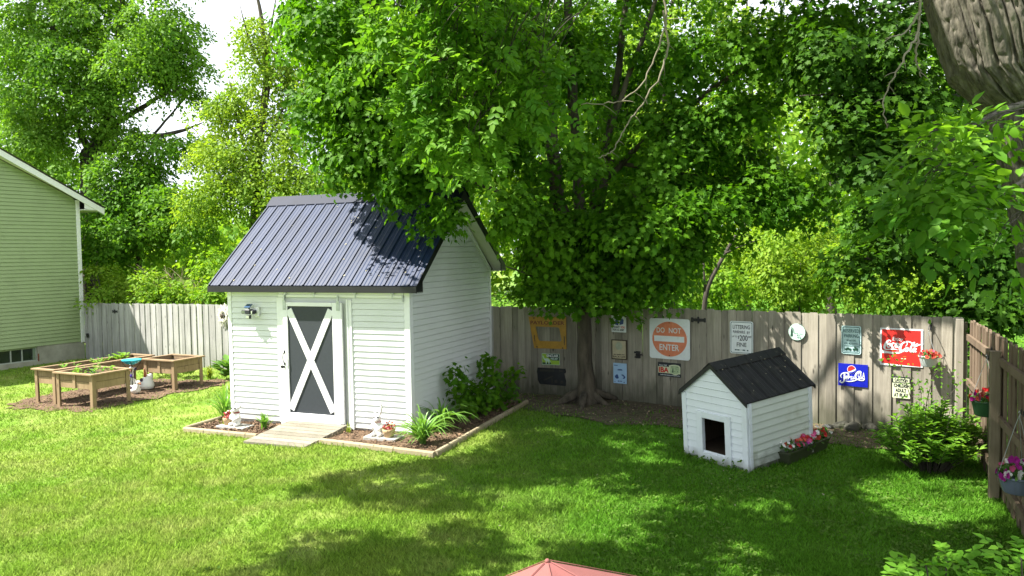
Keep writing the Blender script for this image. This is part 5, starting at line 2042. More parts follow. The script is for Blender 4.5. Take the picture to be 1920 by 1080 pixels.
# grass blades -----------------------------------------------------------
LAWN_SHED = swp([(-W - .02, -.02), (.02, -.02), (.02, D + .05), (-W - .02, D + .05)])
RAMP_P = swp([(-2.42, -1.26), (-1.18, -1.26), (-1.18, 0), (-2.42, 0)])


def dogp(u, v):
    c, s_ = cos(-.972), sin(-.972)
    return (2.793 + c * u - s_ * v, 10.591 + s_ * u + c * v)


DOGP = [dogp(-.55, .02), dogp(.55, .02), dogp(.55, 1.36), dogp(-.55, 1.36)]
soft = np.array(BARE)


def grass_points(n):
    px = np.where(rng.random(n) < .8, rng.uniform(-160, 2080, n), rng.uniform(-800, 2500, n))
    py = rng.uniform(672, 1130, n)
    d = _fwd[None] + _rt[None] * ((px - 960) / F_PX)[:, None] - _up[None] * ((py - 540) / F_PX)[:, None]
    z = np.zeros(n)
    for _ in range(6):
        t = (z - CAM_H) / d[:, 2]
        x = d[:, 0] * t
        z = zg(x)
    P = CAM + d * t[:, None]
    ok = (P[:, 1] < 30) & (P[:, 1] > 5.5)
    for poly in (LAWN_SHED, RAMP_P, DOGP):
        ok &= ~in_poly(P[:, 0], P[:, 1], poly)
    for poly in (MUL_L, MUL_R):
        ok &= ~in_poly(P[:, 0], P[:, 1], poly)
    jx, jy = rng.normal(0, .24, (2, n))
    ok &= ~(in_poly(P[:, 0] + jx, P[:, 1] + jy, MUL_B) & (rng.random(n) < .95))
    jx, jy = rng.normal(0, .28, (2, n))
    thin = in_poly(P[:, 0] + jx, P[:, 1] + jy, BARE) & (rng.random(n) < .93)
    ok &= ~thin
    # beyond the fences and the house wall the lawn is not mown grass
    ok &= (P[:, 1] < 16.1 - .645 * P[:, 0] + .0)
    worn = vnoise(P[:, 0] * .8 + 3, P[:, 1] * .8, 4) * .6 + vnoise(P[:, 0] * 2.3, P[:, 1] * 2.3, 9) * .4
    ok &= ~((worn > .66) & (rng.random(n) < .6))
    return P[ok]


P = grass_points(390000)
n = len(P)
dist = P[:, 1]
hh = rng.uniform(.022, .055, n) * (.65 + .7 * vnoise(P[:, 0] * 1.4, P[:, 1] * 1.4, 2)) * (1 + .012 * dist)
ww = (.0035 + .00048 * dist) * rng.uniform(.7, 1.3, n)
an = rng.uniform(0, 2 * pi, n)
la = rng.uniform(0, 2 * pi, n)
le = rng.uniform(.2, 1.3, n) * hh
bx = np.stack([np.cos(an), np.sin(an), 0 * an], 1) * ww[:, None]
base = np.stack([P[:, 0], P[:, 1], zg(P[:, 0]) - .006], 1)
tip = base + np.stack([np.cos(la) * le, np.sin(la) * le, hh], 1)
Vg = np.stack([base - bx, base + bx, tip], 1).reshape(-1, 3)
gr_ = fast_mesh('grass', Vg, np.arange(3 * n), np.full(n, 3), lawn_mat('grass_blades', True))
tag(gr_, kind='stuff')
# broad-leaved weeds in the lawn
P = grass_points(44000)
P = P[(rng.random(len(P)) < np.clip((P[:, 0] + 1) / 4, .05, 1)) & (P[:, 1] < 13)]
P = P[vnoise(P[:, 0] * 1.1, P[:, 1] * 1.1, 7) > .42]
n = len(P)
an = rng.uniform(0, 2 * pi, n)
T = np.stack([np.cos(an), np.sin(an), rng.uniform(.0, .6, n)], 1)
Nn = np.stack([rng.normal(0, .4, n), rng.normal(0, .4, n), np.ones(n)], 1)
m_weed = leaf_mat('clover_leaves', (.05, .12, .015), (.13, .22, .04), nscale=2)
tag(leaf_mesh('lawn_weeds', np.stack([P[:, 0], P[:, 1], zg(P[:, 0]) + rng.uniform(.01, .035, n)], 1), Nn, T, rng.uniform(.022, .058, n), T_OVAL, m_weed), kind='stuff')


# ------------------------------------------------------------------ small plants
def blades(name, label, c, n, length, mtl, spread=.5, width=.016, seg=7, group=None, lean=(0, 0), cat='plant'):
    """fountain of strap leaves"""
    an = rng.uniform(0, 2 * pi, n)
    L = length * rng.uniform(.55, 1.1, n)
    up = rng.uniform(.75, 1.25, n)
    out_ = spread * rng.uniform(.35, 1.2, n)
    t = np.linspace(0, 1, seg)
    d = np.stack([np.cos(an) + lean[0], np.sin(an) + lean[1]], 1)
    r = (out_[:, None] * L[:, None]) * t ** 1.3
    z = L[:, None] * up[:, None] * (t - .62 * t ** 2.4 * (.4 + out_[:, None]))
    rt = rng.uniform(0, .05, n)
    X0 = c[0] + rt * np.cos(an * 3)
    Y0 = c[1] + rt * np.sin(an * 3)
    wv = width * rng.uniform(.7, 1.2, n)[:, None] * (np.sin(np.clip(t, .0, 1) ** .6 * pi * .93 + .2) * .9 + .08)
    px, py = -d[:, 1:2], d[:, 0:1]
    Cx, Cy = X0[:, None] + d[:, 0:1] * r, Y0[:, None] + d[:, 1:2] * r
    A = np.stack([Cx + px * wv, Cy + py * wv, c[2] + z], -1)
    B = np.stack([Cx - px * wv, Cy - py * wv, c[2] + z], -1)
    M_ = np.stack([Cx, Cy, c[2] + z - wv * .5], -1)
    Vv = np.stack([A, M_, B], 2).reshape(n, seg * 3, 3)
    q = []
    for i in range(seg - 1):
        for j in (0, 1):
            q.append([i * 3 + j, i * 3 + j + 1, i * 3 + j + 4, i * 3 + j + 3])
    q = np.array(q).ravel()
    loops = (np.arange(n)[:, None] * seg * 3 + q[None]).ravel()
    o = fast_mesh(name, Vv.reshape(-1, 3), loops, np.full(n * (seg - 1) * 2, 4), mtl, None, True)
    return tag(o, label, cat, group)


m_lily = leaf_mat('daylily_leaves', (.10, .24, .035), (.17, .33, .07), trans=.4, spec=.5, rough=.35)
m_lilyY = leaf_mat('yellowish_strap_leaves', (.17, .24, .03), (.28, .34, .07), trans=.4)
gl2 = 'daylily clumps around the shed'
blades('daylily', 'large daylily clump nearest the lawn at the front right corner of the shed', on_ground(793, 834), 120, .86, m_lily, .7, .020, group=gl2)
blades('daylily', 'daylily clump just behind the corner one, against the shed side wall', on_ground(828, 808), 100, .85, m_lily, .7, .018, group=gl2)
blades('daylily', 'small daylily tuft between the statue and the ramp', on_ground(496, 806), 46, .50, m_lily, .45, .014, group=gl2)
blades('daylily', 'tall daylily clump at the left corner of the shed', on_ground(424, 788), 80, .95, m_lily, .5, .017, group=gl2)
blades('grass_tuft', 'thin yellowish grass tuft to the right of the ramp', on_ground(655, 812), 26, .26, m_lilyY, .35, .007, cat='grass tuft')
blades('grass_tuft', 'thin yellowish grass tuft at the left end of the mulch bed', on_ground(420, 801), 22, .28, m_lilyY, .3, .007, cat='grass tuft')
gh = 'leafy plants along the sunlit fence'
blades('strap_leaf_plant', 'bright strap-leaved plant by the fence just right of the planters', (-7.75, 19.55, -.13), 60, .52, m_lilyY, .45, .016, group=gh)
m_hosta = leaf_mat('hosta_leaves', (.06, .17, .03), (.16, .28, .06), trans=.3, rough=.4)
m_varieg = leaf_mat('variegated_hosta_leaves', (.10, .22, .05), (.55, .6, .35), trans=.3, isl=.6)


def rosette(name, label, c, n, size, mtl, group=None, h=.3, template=T_OVAL):
    an = rng.uniform(0, 2 * pi, n)
    el = rng.uniform(.1, 1.2, n)
    T = np.stack([np.cos(an) * np.cos(el), np.sin(an) * np.cos(el), np.sin(el) * .8], 1)
    P_ = np.asarray(c) + np.stack([np.cos(an) * .06, np.sin(an) * .06, rng.uniform(.02, h, n)], 1) + T * rng.uniform(0, .12, n)[:, None]
    N_ = np.stack([-np.cos(an) * .6, -np.sin(an) * .6, np.ones(n)], 1)
    return tag(leaf_mesh(name, P_, N_, T - (0, 0, .25), rng.uniform(.6, 1.15, n) * size, template, mtl), label, 'plant', group)


rosette('hosta', 'broad-leaved hosta against the left corner of the shed', (-7.2, 19.35, -.12), 60, .30, m_hosta, gh, .42)
rosette('hosta', 'variegated hosta seen under the planter closest to the shed', (-8.55, 20.05, -.14), 40, .30, m_varieg, gh, .25)
rosette('hosta', 'low dark hosta behind the bird bath', (-9.3, 20.3, -.16), 34, .26, m_hosta, gh, .22)


# ------------------------------------------------------------------ trees
def bark_mat(name, c1, c2, scale=1.0):
    return mat(name, c1, rough=.95, scale=7 * scale, col2=c2, bump=.9, bscale=22 * scale, stretch=(1, 1, .28), detail=8)


m_bark = bark_mat('maple_bark', (.030, .026, .018), (.11, .092, .066))
m_barkd = bark_mat('dark_bark', (.022, .018, .015), (.075, .062, .05))
m_barkp = bark_mat('pale_twig_bark', (.12, .105, .075), (.22, .195, .145))


def blob(px, py, y, rx, ry, ryd, n):
    """leaf mass centred where the photo shows it; radii in photo pixels, depth radius in metres"""
    c = at(px, py, y)
    k = y / F_PX
    return (*c, rx * k, ryd, ry * k, n)


def clump_centres(blobs, bias=.45):
    C, O = [], []
    for (cx, cy_, cz, rx, ry, rz_, n) in blobs:
        d = rand_dir(n)
        r = rng.uniform(0, 1, n) ** bias
        C.append(np.array([cx, cy_, cz]) + d * r[:, None] * np.array([rx, ry, rz_]))
        O.append(nrm(d * np.array([1, 1, .6])))
    C, O = np.concatenate(C), np.concatenate(O)
    # openings in the crowns where the sky shows
    q = C - CAM
    w_ = q @ _fwd
    px, py = 960 + F_PX * (q @ _rt) / w_, 540 - F_PX * (q @ _up) / w_
    k = np.ones(len(C), bool)
    for (gx_, gy_, ra, rb) in ((1500, 265, 62, 70), (1345, 425, 45, 34), (425, 50, 26, 75), (300, 222, 62, 40), (335, 312, 36, 26), (1490, 200, 40, 40)):
        k &= ((px - gx_) / ra) ** 2 + ((py - gy_) / rb) ** 2 > 1
    return C[k], O[k]


def spray_leaves(C, O, per, rad, size, thick=.16, up=.75, outw=.55, jit=.45, droop=.35, var=.35):
    m_ = len(C)
    n0 = nrm(O * outw + np.array([0, 0, up]) + rng.normal(0, .22, (m_, 3)))
    a = nrm(np.cross(n0, rand_dir(m_)))
    b_ = np.cross(n0, a)
    R_ = rad * rng.uniform(.6, 1.35, m_)
    rr = np.sqrt(rng.uniform(0, 1, (m_, per))) * R_[:, None]
    an = rng.uniform(0, 2 * pi, (m_, per))
    dx, dy = np.cos(an), np.sin(an)
    dirs = a[:, None] * dx[..., None] + b_[:, None] * dy[..., None]
    P_ = C[:, None] + dirs * rr[..., None] + n0[:, None] * rng.normal(0, thick * .5, (m_, per))[..., None]
    P_[..., 2] -= droop * rr ** 2 / rad
    N_ = n0[:, None] + .5 * dirs * (rr / rad)[..., None] + rng.normal(0, jit, (m_, per, 3))
    T_ = dirs + O[:, None] * .6 + np.array([0, 0, -.45]) + rng.normal(0, .45, (m_, per, 3))
    S_ = size * rng.uniform(1 - var, 1 + var, m_ * per)
    return P_.reshape(-1, 3), N_.reshape(-1, 3), T_.reshape(-1, 3), S_


def compound(P_, N_, T_, S_, pairs=3):
    """turn every leaf into a feather leaf of paired leaflets"""
    T_ = nrm(T_)
    N_ = nrm(N_ - T_ * (N_ * T_).sum(-1, keepdims=True))
    B_ = np.cross(T_, N_)
    o = [[], [], [], []]
    for k in range(pairs):
        f = (k + .6) / (pairs + .2)
        for sg in (-1, 1):
            o[0].append(P_ + T_ * (S_ * f)[:, None])
            o[1].append(N_ + rng.normal(0, .25, N_.shape))
            o[2].append(nrm(B_ * sg + T_ * .55 + np.array([0, 0, -.2])))
            o[3].append(S_ * .42 * rng.uniform(.8, 1.1, len(S_)))
    o[0].append(P_ + T_ * S_[:, None] * .92)
    o[1].append(N_)
    o[2].append(T_ + np.array([0, 0, -.2]))
    o[3].append(S_ * .5)
    return [np.concatenate(q) for q in o]


def tree(name, label, stems, blobs, lm, bark, size, per, rad, template=T_DIAMOND, group=None, cat='tree', twig=1.0, twig_r=.012, feather=0, seg=8, base=None, maxtwig=3.5, **kw):
    b0 = np.asarray(base if base is not None else stems[0][0][0], float)
    t = thing(name, label, cat, (b0[0], b0[1], b0[2]), 0, group)
    C, O = clump_centres(blobs)
    mb = MB()
    sk, skr = [], []
    for pts, rads in stems:
        pts = np.asarray(pts, float)
        k = max(2, int(np.sum(np.linalg.norm(np.diff(pts, axis=0), axis=1)) / .35))
        u = np.linspace(0, len(pts) - 1, k + 1)
        q = np.stack([np.interp(u, np.arange(len(pts)), pts[:, i]) for i in range(3)], 1)
        # round the corners, add a little wander
        for _ in range(2):
            q[1:-1] = (q[:-2] + 2 * q[1:-1] + q[2:]) / 4
        rr = np.interp(u, np.linspace(0, len(pts) - 1, len(rads)), rads)
        q[1:-1] += rng.normal(0, .15, (len(q) - 2, 3)) * rr[1:-1, None]
        mb.tube(q - b0, rr, seg)
        sk.append(q)
        skr.append(rr)
    sk, skr = np.concatenate(sk), np.concatenate(skr)
    for c in C:
        if rng.random() > twig:
            continue
        dd_ = np.linalg.norm(sk - c, axis=1) + np.maximum(0, sk[:, 2] - c[2]) * .5
        i = int(np.argmin(dd_))
        L_ = np.linalg.norm(sk[i] - c)
        if L_ < .1 or L_ > maxtwig:
            continue
        mid = (sk[i] + c) / 2 + rng.normal(0, .08 * L_, 3) + np.array([0, 0, .12 * L_])
        r0 = min(skr[i] * .5, twig_r * (.6 + .5 * L_))
        mb.tube(bez(sk[i], mid, c, 6) - b0, np.linspace(r0, .004, 6), 4, cap=False)
        sk = np.concatenate([sk, bez(sk[i], mid, c, 6)[2:5]])
        skr = np.concatenate([skr, np.full(3, r0 * .7)])
    mb.build('trunk', bark, t, True)
    A = spray_leaves(C, O, per, rad, size, **kw)
    if feather:
        A = compound(*A, pairs=feather)
    leaf_mesh('crown', A[0] - b0, A[1], A[2], A[3], template, lm, t)
    return t


m_maple = leaf_mat('maple_leaves', (.045, .140, .007), (.115, .26, .015), trans=.5, nscale=.7)
m_ash = leaf_mat('ash_leaves', (.055, .165, .012), (.14, .285, .026), trans=.45, nscale=.9)
m_far1 = leaf_mat('far_green_leaves', (.070, .185, .014), (.155, .29, .032), trans=.45, nscale=.25)
m_far2 = leaf_mat('yellow_green_leaves', (.12, .24, .018), (.24, .345, .036), trans=.45, nscale=.3)
m_far3 = leaf_mat('hedge_leaves', (.10, .235, .016), (.23, .35, .034), trans=.45, nscale=.4)
m_dry = bark_mat('dry_twigs', (.20, .14, .10), (.38, .29, .22))


def pth(*q):
    return [at(*p) for p in q]


# the maple inside the fence
tb = np.array([1.42, 15.05, 0.0])
stems = [
    ([tb + (0, 0, -.1), tb + (.0, 0, .12), tb + (.0, 0, .35), at(1098, 640, 15.05), at(1092, 560, 15.05), at(1085, 470, 15.1)], [.30, .21, .16, .14, .15, .17]),
    (pth((1085, 480, 15.1), (1088, 400, 15.2), (1078, 250, 15.3), (1068, 80, 15.4), (1060, -120, 15.5), (1050, -330, 15.6)), [.13, .12, .10, .09, .07, .04]),
    (pth((1078, 490, 15.1), (1048, 400, 14.9), (1034, 250, 14.8), (1008, 80, 14.7), (985, -150, 14.6)), [.13, .14, .12, .10, .05]),
    (pth((1092, 470, 15.1), (1128, 380, 15.3), (1138, 300, 15.4), (1160, 120, 15.7), (1190, -120, 16)), [.11, .10, .085, .07, .04]),
    (pth((1130, 345, 15.35), (1180, 290, 15.2), (1250, 230, 15.0), (1400, 120, 14.6), (1560, 40, 14.2)), [.06, .055, .05, .04, .015]),
    (pth((1100, 440, 15.1), (1115, 350, 15.0), (1150, 220, 14.9), (1210, 60, 14.7), (1260, -100, 14.6)), [.07, .06, .055, .045, .025]),
    (pth((1040, 330, 14.85), (960, 270, 14.3), (840, 200, 13.8), (720, 130, 13.4)), [.055, .045, .035, .012]),
    (pth((1050, 430, 14.9), (960, 370, 13.8), (860, 330, 13.2), (800, 330, 13.0)), [.05, .04, .03, .012]),
    (pth((1030, 180, 14.8), (900, 80, 14.2), (740, 0, 13.8), (600, 30, 13.6)), [.05, .045, .035, .012]),
    (pth((1085, 520, 15.05), (1180, 440, 14.3), (1280, 400, 13.7), (1330, 400, 13.4)), [.045, .035, .025, .01]),
    (pth((1135, 300, 15.4), (1290, 330, 14.9), (1430, 340, 14.4), (1560, 370, 14.0)), [.045, .035, .028, .01]),
    (pth((1088, 560, 15.0), (1010, 520, 14.4), (950, 500, 14.0)), [.04, .03, .01]),
    (pth((1092, 575, 15.0), (1160, 560, 14.5), (1220, 560, 14.2)), [.035, .025, .01]),
]
for a in np.linspace(0, 2 * pi, 7)[:-1]:
    a += .3
    L_ = rng.uniform(.45, .85)
    stems.append(([tb + (.08 * cos(a), .08 * sin(a), .22), tb + (L_ * .5 * cos(a), L_ * .5 * sin(a), .06), tb + (L_ * cos(a), L_ * sin(a), -.03)], [.10, .07, .03]))
B = [
    # sunlit left side
    blob(640, 60, 13.9, 95, 120, 1.1, 46), blob(720, 170, 13.5, 130, 130, 1.2, 60), blob(620, 190, 13.9, 70, 70, .8, 26), blob(680, 270, 13.4, 90, 60, .8, 30),
    blob(775, 280, 13.1, 120, 44, .9, 40), blob(860, 60, 13.9, 150, 110, 1.3, 62), blob(880, 190, 13.6, 120, 90, 1.1, 60), blob(770, 340, 12.9, 50, 22, .5, 13),
    blob(830, 398, 12.6, 24, 24, .3, 7), blob(900, 255, 13.2, 70, 30, .7, 20),
    blob(740, 200, 15.9, 120, 110, .8, 40), blob(640, 40, 15.9, 110, 90, .9, 36), blob(850, 300, 15.9, 90, 70, .7, 26),
    # shaded middle
    blob(1010, 130, 15.2, 150, 150, 1.6, 24), blob(1150, 80, 15.6, 150, 120, 1.6, 24), blob(1040, 450, 14.0, 50, 60, .8, 24), blob(965, 392, 12.7, 22, 28, .4, 13),
    blob(1045, 500, 14.5, 70, 36, .8, 30), blob(1080, 480, 14.6, 120, 60, .9, 28), blob(1170, 400, 15.6, 140, 44, .9, 30), blob(1000, 380, 15.2, 60, 50, .8, 14), blob(1240, 355, 14.4, 120, 22, .8, 26), blob(1360, 378, 14.0, 110, 16, .7, 20), blob(1270, 470, 14.0, 80, 18, .6, 14), blob(1300, 440, 14.2, 90, 24, .6, 14), blob(1190, 490, 14.3, 85, 38, .7, 28), blob(1130, 528, 14.2, 90, 12, .6, 18), blob(1030, 528, 14.3, 50, 10, .5, 11),
    blob(1158, 566, 14.0, 14, 10, .3, 3), blob(1230, 525, 14.2, 40, 10, .4, 7), blob(1000, 60, 14.6, 90, 100, 1.2, 10), blob(1110, 170, 16.2, 120, 110, 1.0, 30), blob(1040, 300, 14.0, 100, 70, 1.0, 17), blob(1180, 280, 16.0, 130, 60, .9, 26), blob(1180, 425, 13.7, 120, 34, .7, 28), blob(1280, 400, 13.5, 70, 30, .5, 16),
    # right hand sprays
    blob(1260, 230, 14.8, 110, 50, 1.0, 26), blob(1330, 290, 14.5, 150, 34, .9, 30), blob(1460, 350, 14.1, 140, 34, .8, 32), blob(1300, 110, 15.0, 130, 60, 1.2, 26), blob(1410, 210, 14.4, 120, 40, .9, 26), blob(1460, 90, 14.3, 140, 70, 1.1, 30), blob(1560, 30, 14.0, 110, 60, 1.0, 22),
    # above the frame
    blob(760, -140, 14.2, 220, 130, 1.8, 74), blob(880, -60, 15.0, 160, 110, 1.6, 44), blob(1040, -230, 15.2, 320, 190, 2.6, 90), blob(1330, -120, 15.0, 260, 130, 2.2, 66), blob(1100, -470, 15.3, 240, 150, 2.2, 46), blob(1500, -170, 14.2, 200, 100, 1.8, 56),
]
tree('maple_tree', 'multi-stemmed maple growing inside the fence behind the shed', stems, B, m_maple, m_bark, .102, 84, .42, T_MAPLE, twig=.9, base=tb, outw=.7, up=.6, var=.45)

# the big tree over the yard, trunk at the right edge
def big_trunk():
    zs = np.concatenate([np.linspace(-.1, 3.0, 60)[:-1], np.linspace(3.0, 7.2, 360)])
    na = 640
    an = np.linspace(0, 2 * pi, na, endpoint=False)
    cxz = np.interp(zs, [0, 2.5, 3.66, 4.04, 4.45, 4.62, 4.82, 5.2, 5.66, 7.2], [6.75, 6.35, 6.06, 5.95, 5.87, 5.76, 5.62, 5.52, 5.37, 4.95])
    rz_ = np.interp(zs, [-.1, .4, 1.2, 3.0, 4.04, 4.45, 4.62, 4.82, 5.2, 5.66, 6.4, 7.2], [.95, .74, .63, .58, .58, .60, .65, .75, .79, .77, .68, .45])
    A_, Z_ = np.meshgrid(an, zs)
    wx = .55 * (vnoise(A_ * 2.6, Z_ * 1.9, 31) - .5) + .4 * (vnoise(A_ * 7, Z_ * 5, 33) - .5)
    n1 = np.abs(vnoise(A_ * 10 + wx, Z_ * .95 + wx * .4, 3) - .5) * 2
    n2 = np.abs(vnoise(A_ * 17 + wx * 1.6, Z_ * 2.4 + wx, 5) - .5) * 2
    n3 = np.abs(vnoise(A_ * 26 + wx * 3, Z_ * 7 + wx, 7) - .5) * 2
    ridg = -np.exp(-(n1 / .17) ** 2)
    ridg2 = -.8 * np.exp(-(n2 / .2) ** 2) - .35 * np.exp(-(n3 / .3) ** 2)
    lump = vnoise(A_ * 1.2, Z_ * 1.1, 8) - .5
    collar = .10 * np.exp(-((Z_ - 4.62) / .16) ** 2) * (1 + np.cos(A_ + 1.9)) * .5
    crease = -.09 * np.exp(-((Z_ - 4.38) / .07) ** 2) * np.clip(np.cos(A_ + 1.7), 0, 1)
    r_ = rz_[:, None] * (1 + .10 * lump) + .07 * ridg + .040 * ridg2 + collar + crease
    # seamless wrap
    wgt = np.clip((A_ - 2 * pi * .93) / (2 * pi * .07), 0, 1)
    r_ = r_ * (1 - wgt) + r_[:, :1] * wgt
    X_, Y_ = cxz[:, None] + r_ * np.cos(A_), 8.5 + r_ * np.sin(A_)
    V_ = np.stack([X_, Y_, Z_], -1).reshape(-1, 3)
    i, j = np.meshgrid(np.arange(len(zs) - 1), np.arange(na), indexing='ij')
    i, j = i.ravel(), j.ravel()
    k = (j + 1) % na
    lo = np.stack([i * na + j, i * na + k, (i + 1) * na + k, (i + 1) * na + j], 1).ravel()
    return V_, lo, len(i)


V_, lo, nf = big_trunk()
ash = thing('ash_tree', 'huge ridged trunk leaning in at the upper right, its crown spread over the yard', 'tree', (6.75, 8.5, 0))
m_bigbark = mat('deep_ridged_bark', (.040, .036, .028), rough=.95, scale=14, col2=(.142, .128, .098), bump=1.0, bscale=34, stretch=(1, 1, .35), detail=9)
fast_mesh('trunk', V_ - np.array([6.75, 8.5, 0]), lo, np.full(nf, 4), m_bigbark, ash, True)
ab = np.array([6.75, 8.5, 0])
limbs = [([(5.0, 8.5, 6.6), (3.2, 8.6, 8.0), (.8, 9.0, 8.9), (-2.0, 9.4, 9.0), (-5.0, 9.6, 8.6), (-6.8, 9.4, 8.0)], [.34, .24, .18, .13, .08, .03]),
         ([(4.9, 8.5, 6.9), (4.2, 8.9, 9.0), (3.4, 9.6, 11.5), (3.0, 10, 13)], [.34, .25, .16, .08]),
         ([(3.2, 8.6, 8.0), (1.5, 7.4, 8.1), (-.6, 6.6, 7.9), (-3.2, 6.4, 7.6), (-5.4, 6.8, 7.2)], [.16, .12, .09, .06, .02]),
         ([(4.6, 8.6, 7.4), (3.4, 10.4, 8.0), (1.6, 11.8, 8.4), (-.6, 12.4, 8.2)], [.16, .12, .08, .03]),
         ([(.8, 9.0, 8.9), (-.2, 9.4, 7.6), (-.7, 9.5, 6.4), (-.95, 9.5, 5.4)], [.08, .06, .04, .015]),
         ([(-.6, 9.2, 9.0), (-1.4, 9.5, 7.6), (-1.7, 9.6, 6.2)], [.06, .045, .015]),
         ([(5.75, 8.1, 4.3), (5.2, 7.6, 4.4), (4.5, 7.2, 4.2), (3.7, 7.0, 3.75)], [.05, .035, .025, .008]),
         ([(5.75, 8.0, 3.9), (5.1, 7.4, 3.7), (4.2, 7.0, 3.3)], [.04, .025, .008]),
         ([(5.8, 7.9, 3.4), (5.3, 7.3, 3.3), (4.6, 7.0, 2.9)], [.035, .02, .008])]
mb = MB()
for pts, rd in limbs:
    pts = np.array(pts, float)
    u = np.linspace(0, len(pts) - 1, 5 * len(pts))
    q = np.stack([np.interp(u, np.arange(len(pts)), pts[:, i]) for i in range(3)], 1)
    for _ in range(3):
        q[1:-1] = (q[:-2] + 2 * q[1:-1] + q[2:]) / 4
    mb.tube(q - ab, np.interp(u, np.linspace(0, len(pts) - 1, len(rd)), rd), 10)
limb_o = mb.build('limbs', m_bigbark, ash, True)
# bare grey twigs hanging into view
mb = MB()
for iL, L_ in enumerate((((1238, -60, 8.6), (1250, 40, 8.5), (1232, 100, 8.5), (1200, 165, 8.4), (1160, 192, 8.4), (1090, 196, 8.3)),
           ((1243, 20, 8.5), (1254, 90, 8.5), (1240, 140, 8.4), (1200, 200, 8.4), (1170, 240, 8.4), (1150, 285, 8.3), (1122, 296, 8.3)),
           ((1728, -40, 7.4), (1722, 60, 7.4), (1700, 100, 7.3), (1672, 150, 7.3), (1655, 190, 7.3), (1663, 245, 7.3)),
           ((1726, 20, 7.4), (1700, 62, 7.4), (1660, 72, 7.3)), ((1722, 60, 7.4), (1716, 110, 7.4), (1728, 145, 7.4)))):
    q = np.array([at(*p) for p in L_])
    u = np.linspace(0, len(q) - 1, 6 * len(q))
    q = np.stack([np.interp(u, np.arange(len(q)), q[:, i]) for i in range(3)], 1)
    for _ in range(2):
        q[1:-1] = (q[:-2] + 2 * q[1:-1] + q[2:]) / 4
    q[1:-1] += rng.normal(0, .006, (len(q) - 2, 3))
    mb.tube(q - ab, np.linspace(.013, .005, len(q)), 6)
    for k in range(3, len(q) - 2, 4):          # short side twigs
        e_ = q[k] + np.array([rng.normal(0, .10), rng.normal(0, .08), -rng.uniform(.02, .12)])
        mb.tube(bez(q[k], (q[k] + e_) / 2 + (0, 0, .02), e_, 5) - ab, np.linspace(.005, .002, 5), 4)
    if iL in (1, 4):
        lk = ((at(1238, -60, 8.6), (1.9, 8.8, 7.6), (1.5, 8.9, 8.55)), (at(1728, -40, 7.4), (4.2, 7.8, 6.6), (4.4, 8.3, 7.3)))[iL // 4]
        mb.tube(bez(*lk, 8) - ab, np.linspace(.013, .03, 8), 6)
        mb.build('bare_branch', m_barkp, ash, True)
        mb = MB()

# hanging feather leaves in view
B = [blob(760, 50, 9.6, 90, 80, .6, 16), blob(850, 110, 9.3, 110, 100, .6, 28), blob(910, 40, 9.2, 100, 70, .6, 20), blob(790, 190, 9.5, 70, 50, .5, 13),
     blob(870, 225, 9.2, 70, 50, .5, 15), blob(955, 160, 9.0, 50, 55, .4, 11), blob(1020, 120, 9.0, 34, 50, .3, 7), blob(890, 290, 9.0, 30, 28, .3, 4)]
C, O = clump_centres(B)
A = compound(*spray_leaves(C, O, 13, .32, .20, up=.45, outw=.4, droop=.8), pairs=3)
leaf_mesh('hanging_leaves', A[0] - ab, A[1], A[2], A[3], T_OVAL, m_ash, ash)
twg = MB()
for c in C:
    s_ = c + np.array([rng.uniform(.1, .5), rng.uniform(-.1, .2), rng.uniform(.5, 1.0)])
    twg.tube(bez(s_, (s_ + c) / 2 + (-.1, 0, .1), c, 6) - ab, np.linspace(.007, .003, 6), 4, cap=False)
twg.build('twigs', m_barkd, ash, True)
twg = MB()
B = [blob(1775, 275, 6.9, 75, 42, .5, 11), blob(1720, 330, 6.9, 80, 50, .5, 11), blob(1800, 350, 6.7, 40, 40, .5, 5), blob(1770, 390, 6.8, 80, 34, .5, 7), blob(1880, 440, 6.6, 40, 30, .4, 4), blob(1840, 225, 6.9, 40, 12, .3, 3)]
C, O = clump_centres(B)
A = compound(*spray_leaves(C, O, 6, .22, .27, up=.75, outw=.3, droop=.5, jit=.3), pairs=2)
leaf_mesh('low_spray', A[0] - ab, A[1], A[2], A[3], T_OVAL, m_ash, ash)
for c in C:
    s_ = c + np.array([rng.uniform(.2, .6), rng.uniform(.1, .4), rng.uniform(.0, .3)])
    twg.tube(bez(s_, (s_ + c) / 2 + (0, 0, .08), c, 6) - ab, np.linspace(.008, .003, 6), 4, cap=False)
twg.build('twigs', m_barkd, ash, True)
# unseen crown overhead, its leaf clumps placed to cast the lawn's shade
SHADE = [(395, 1100), (480, 1072), (590, 1030), (700, 1012), (840, 1002), (850, 985), (790, 955), (690, 938), (572, 931), (640, 884), (730, 868), (900, 858), (1000, 812), (1130, 812), (1280, 790), (1300, 880), (1500, 870), (1640, 800), (1980, 960), (2300, 1100), (2300, 1700), (250, 1700), (330, 1200)]
SK = SUN / SUN[2]
g = np.stack([rng.uniform(-4.5, 8, 9000), rng.uniform(3.5, 13.5, 9000)], 1)
g3 = np.stack([g[:, 0], g[:, 1], np.zeros(len(g))], 1)
q = g3 - CAM
wv = q @ _fwd
pxs, pys = 960 + F_PX * (q @ _rt) / wv, 540 - F_PX * (q @ _up) / wv
ok = in_poly(pxs, pys, SHADE)
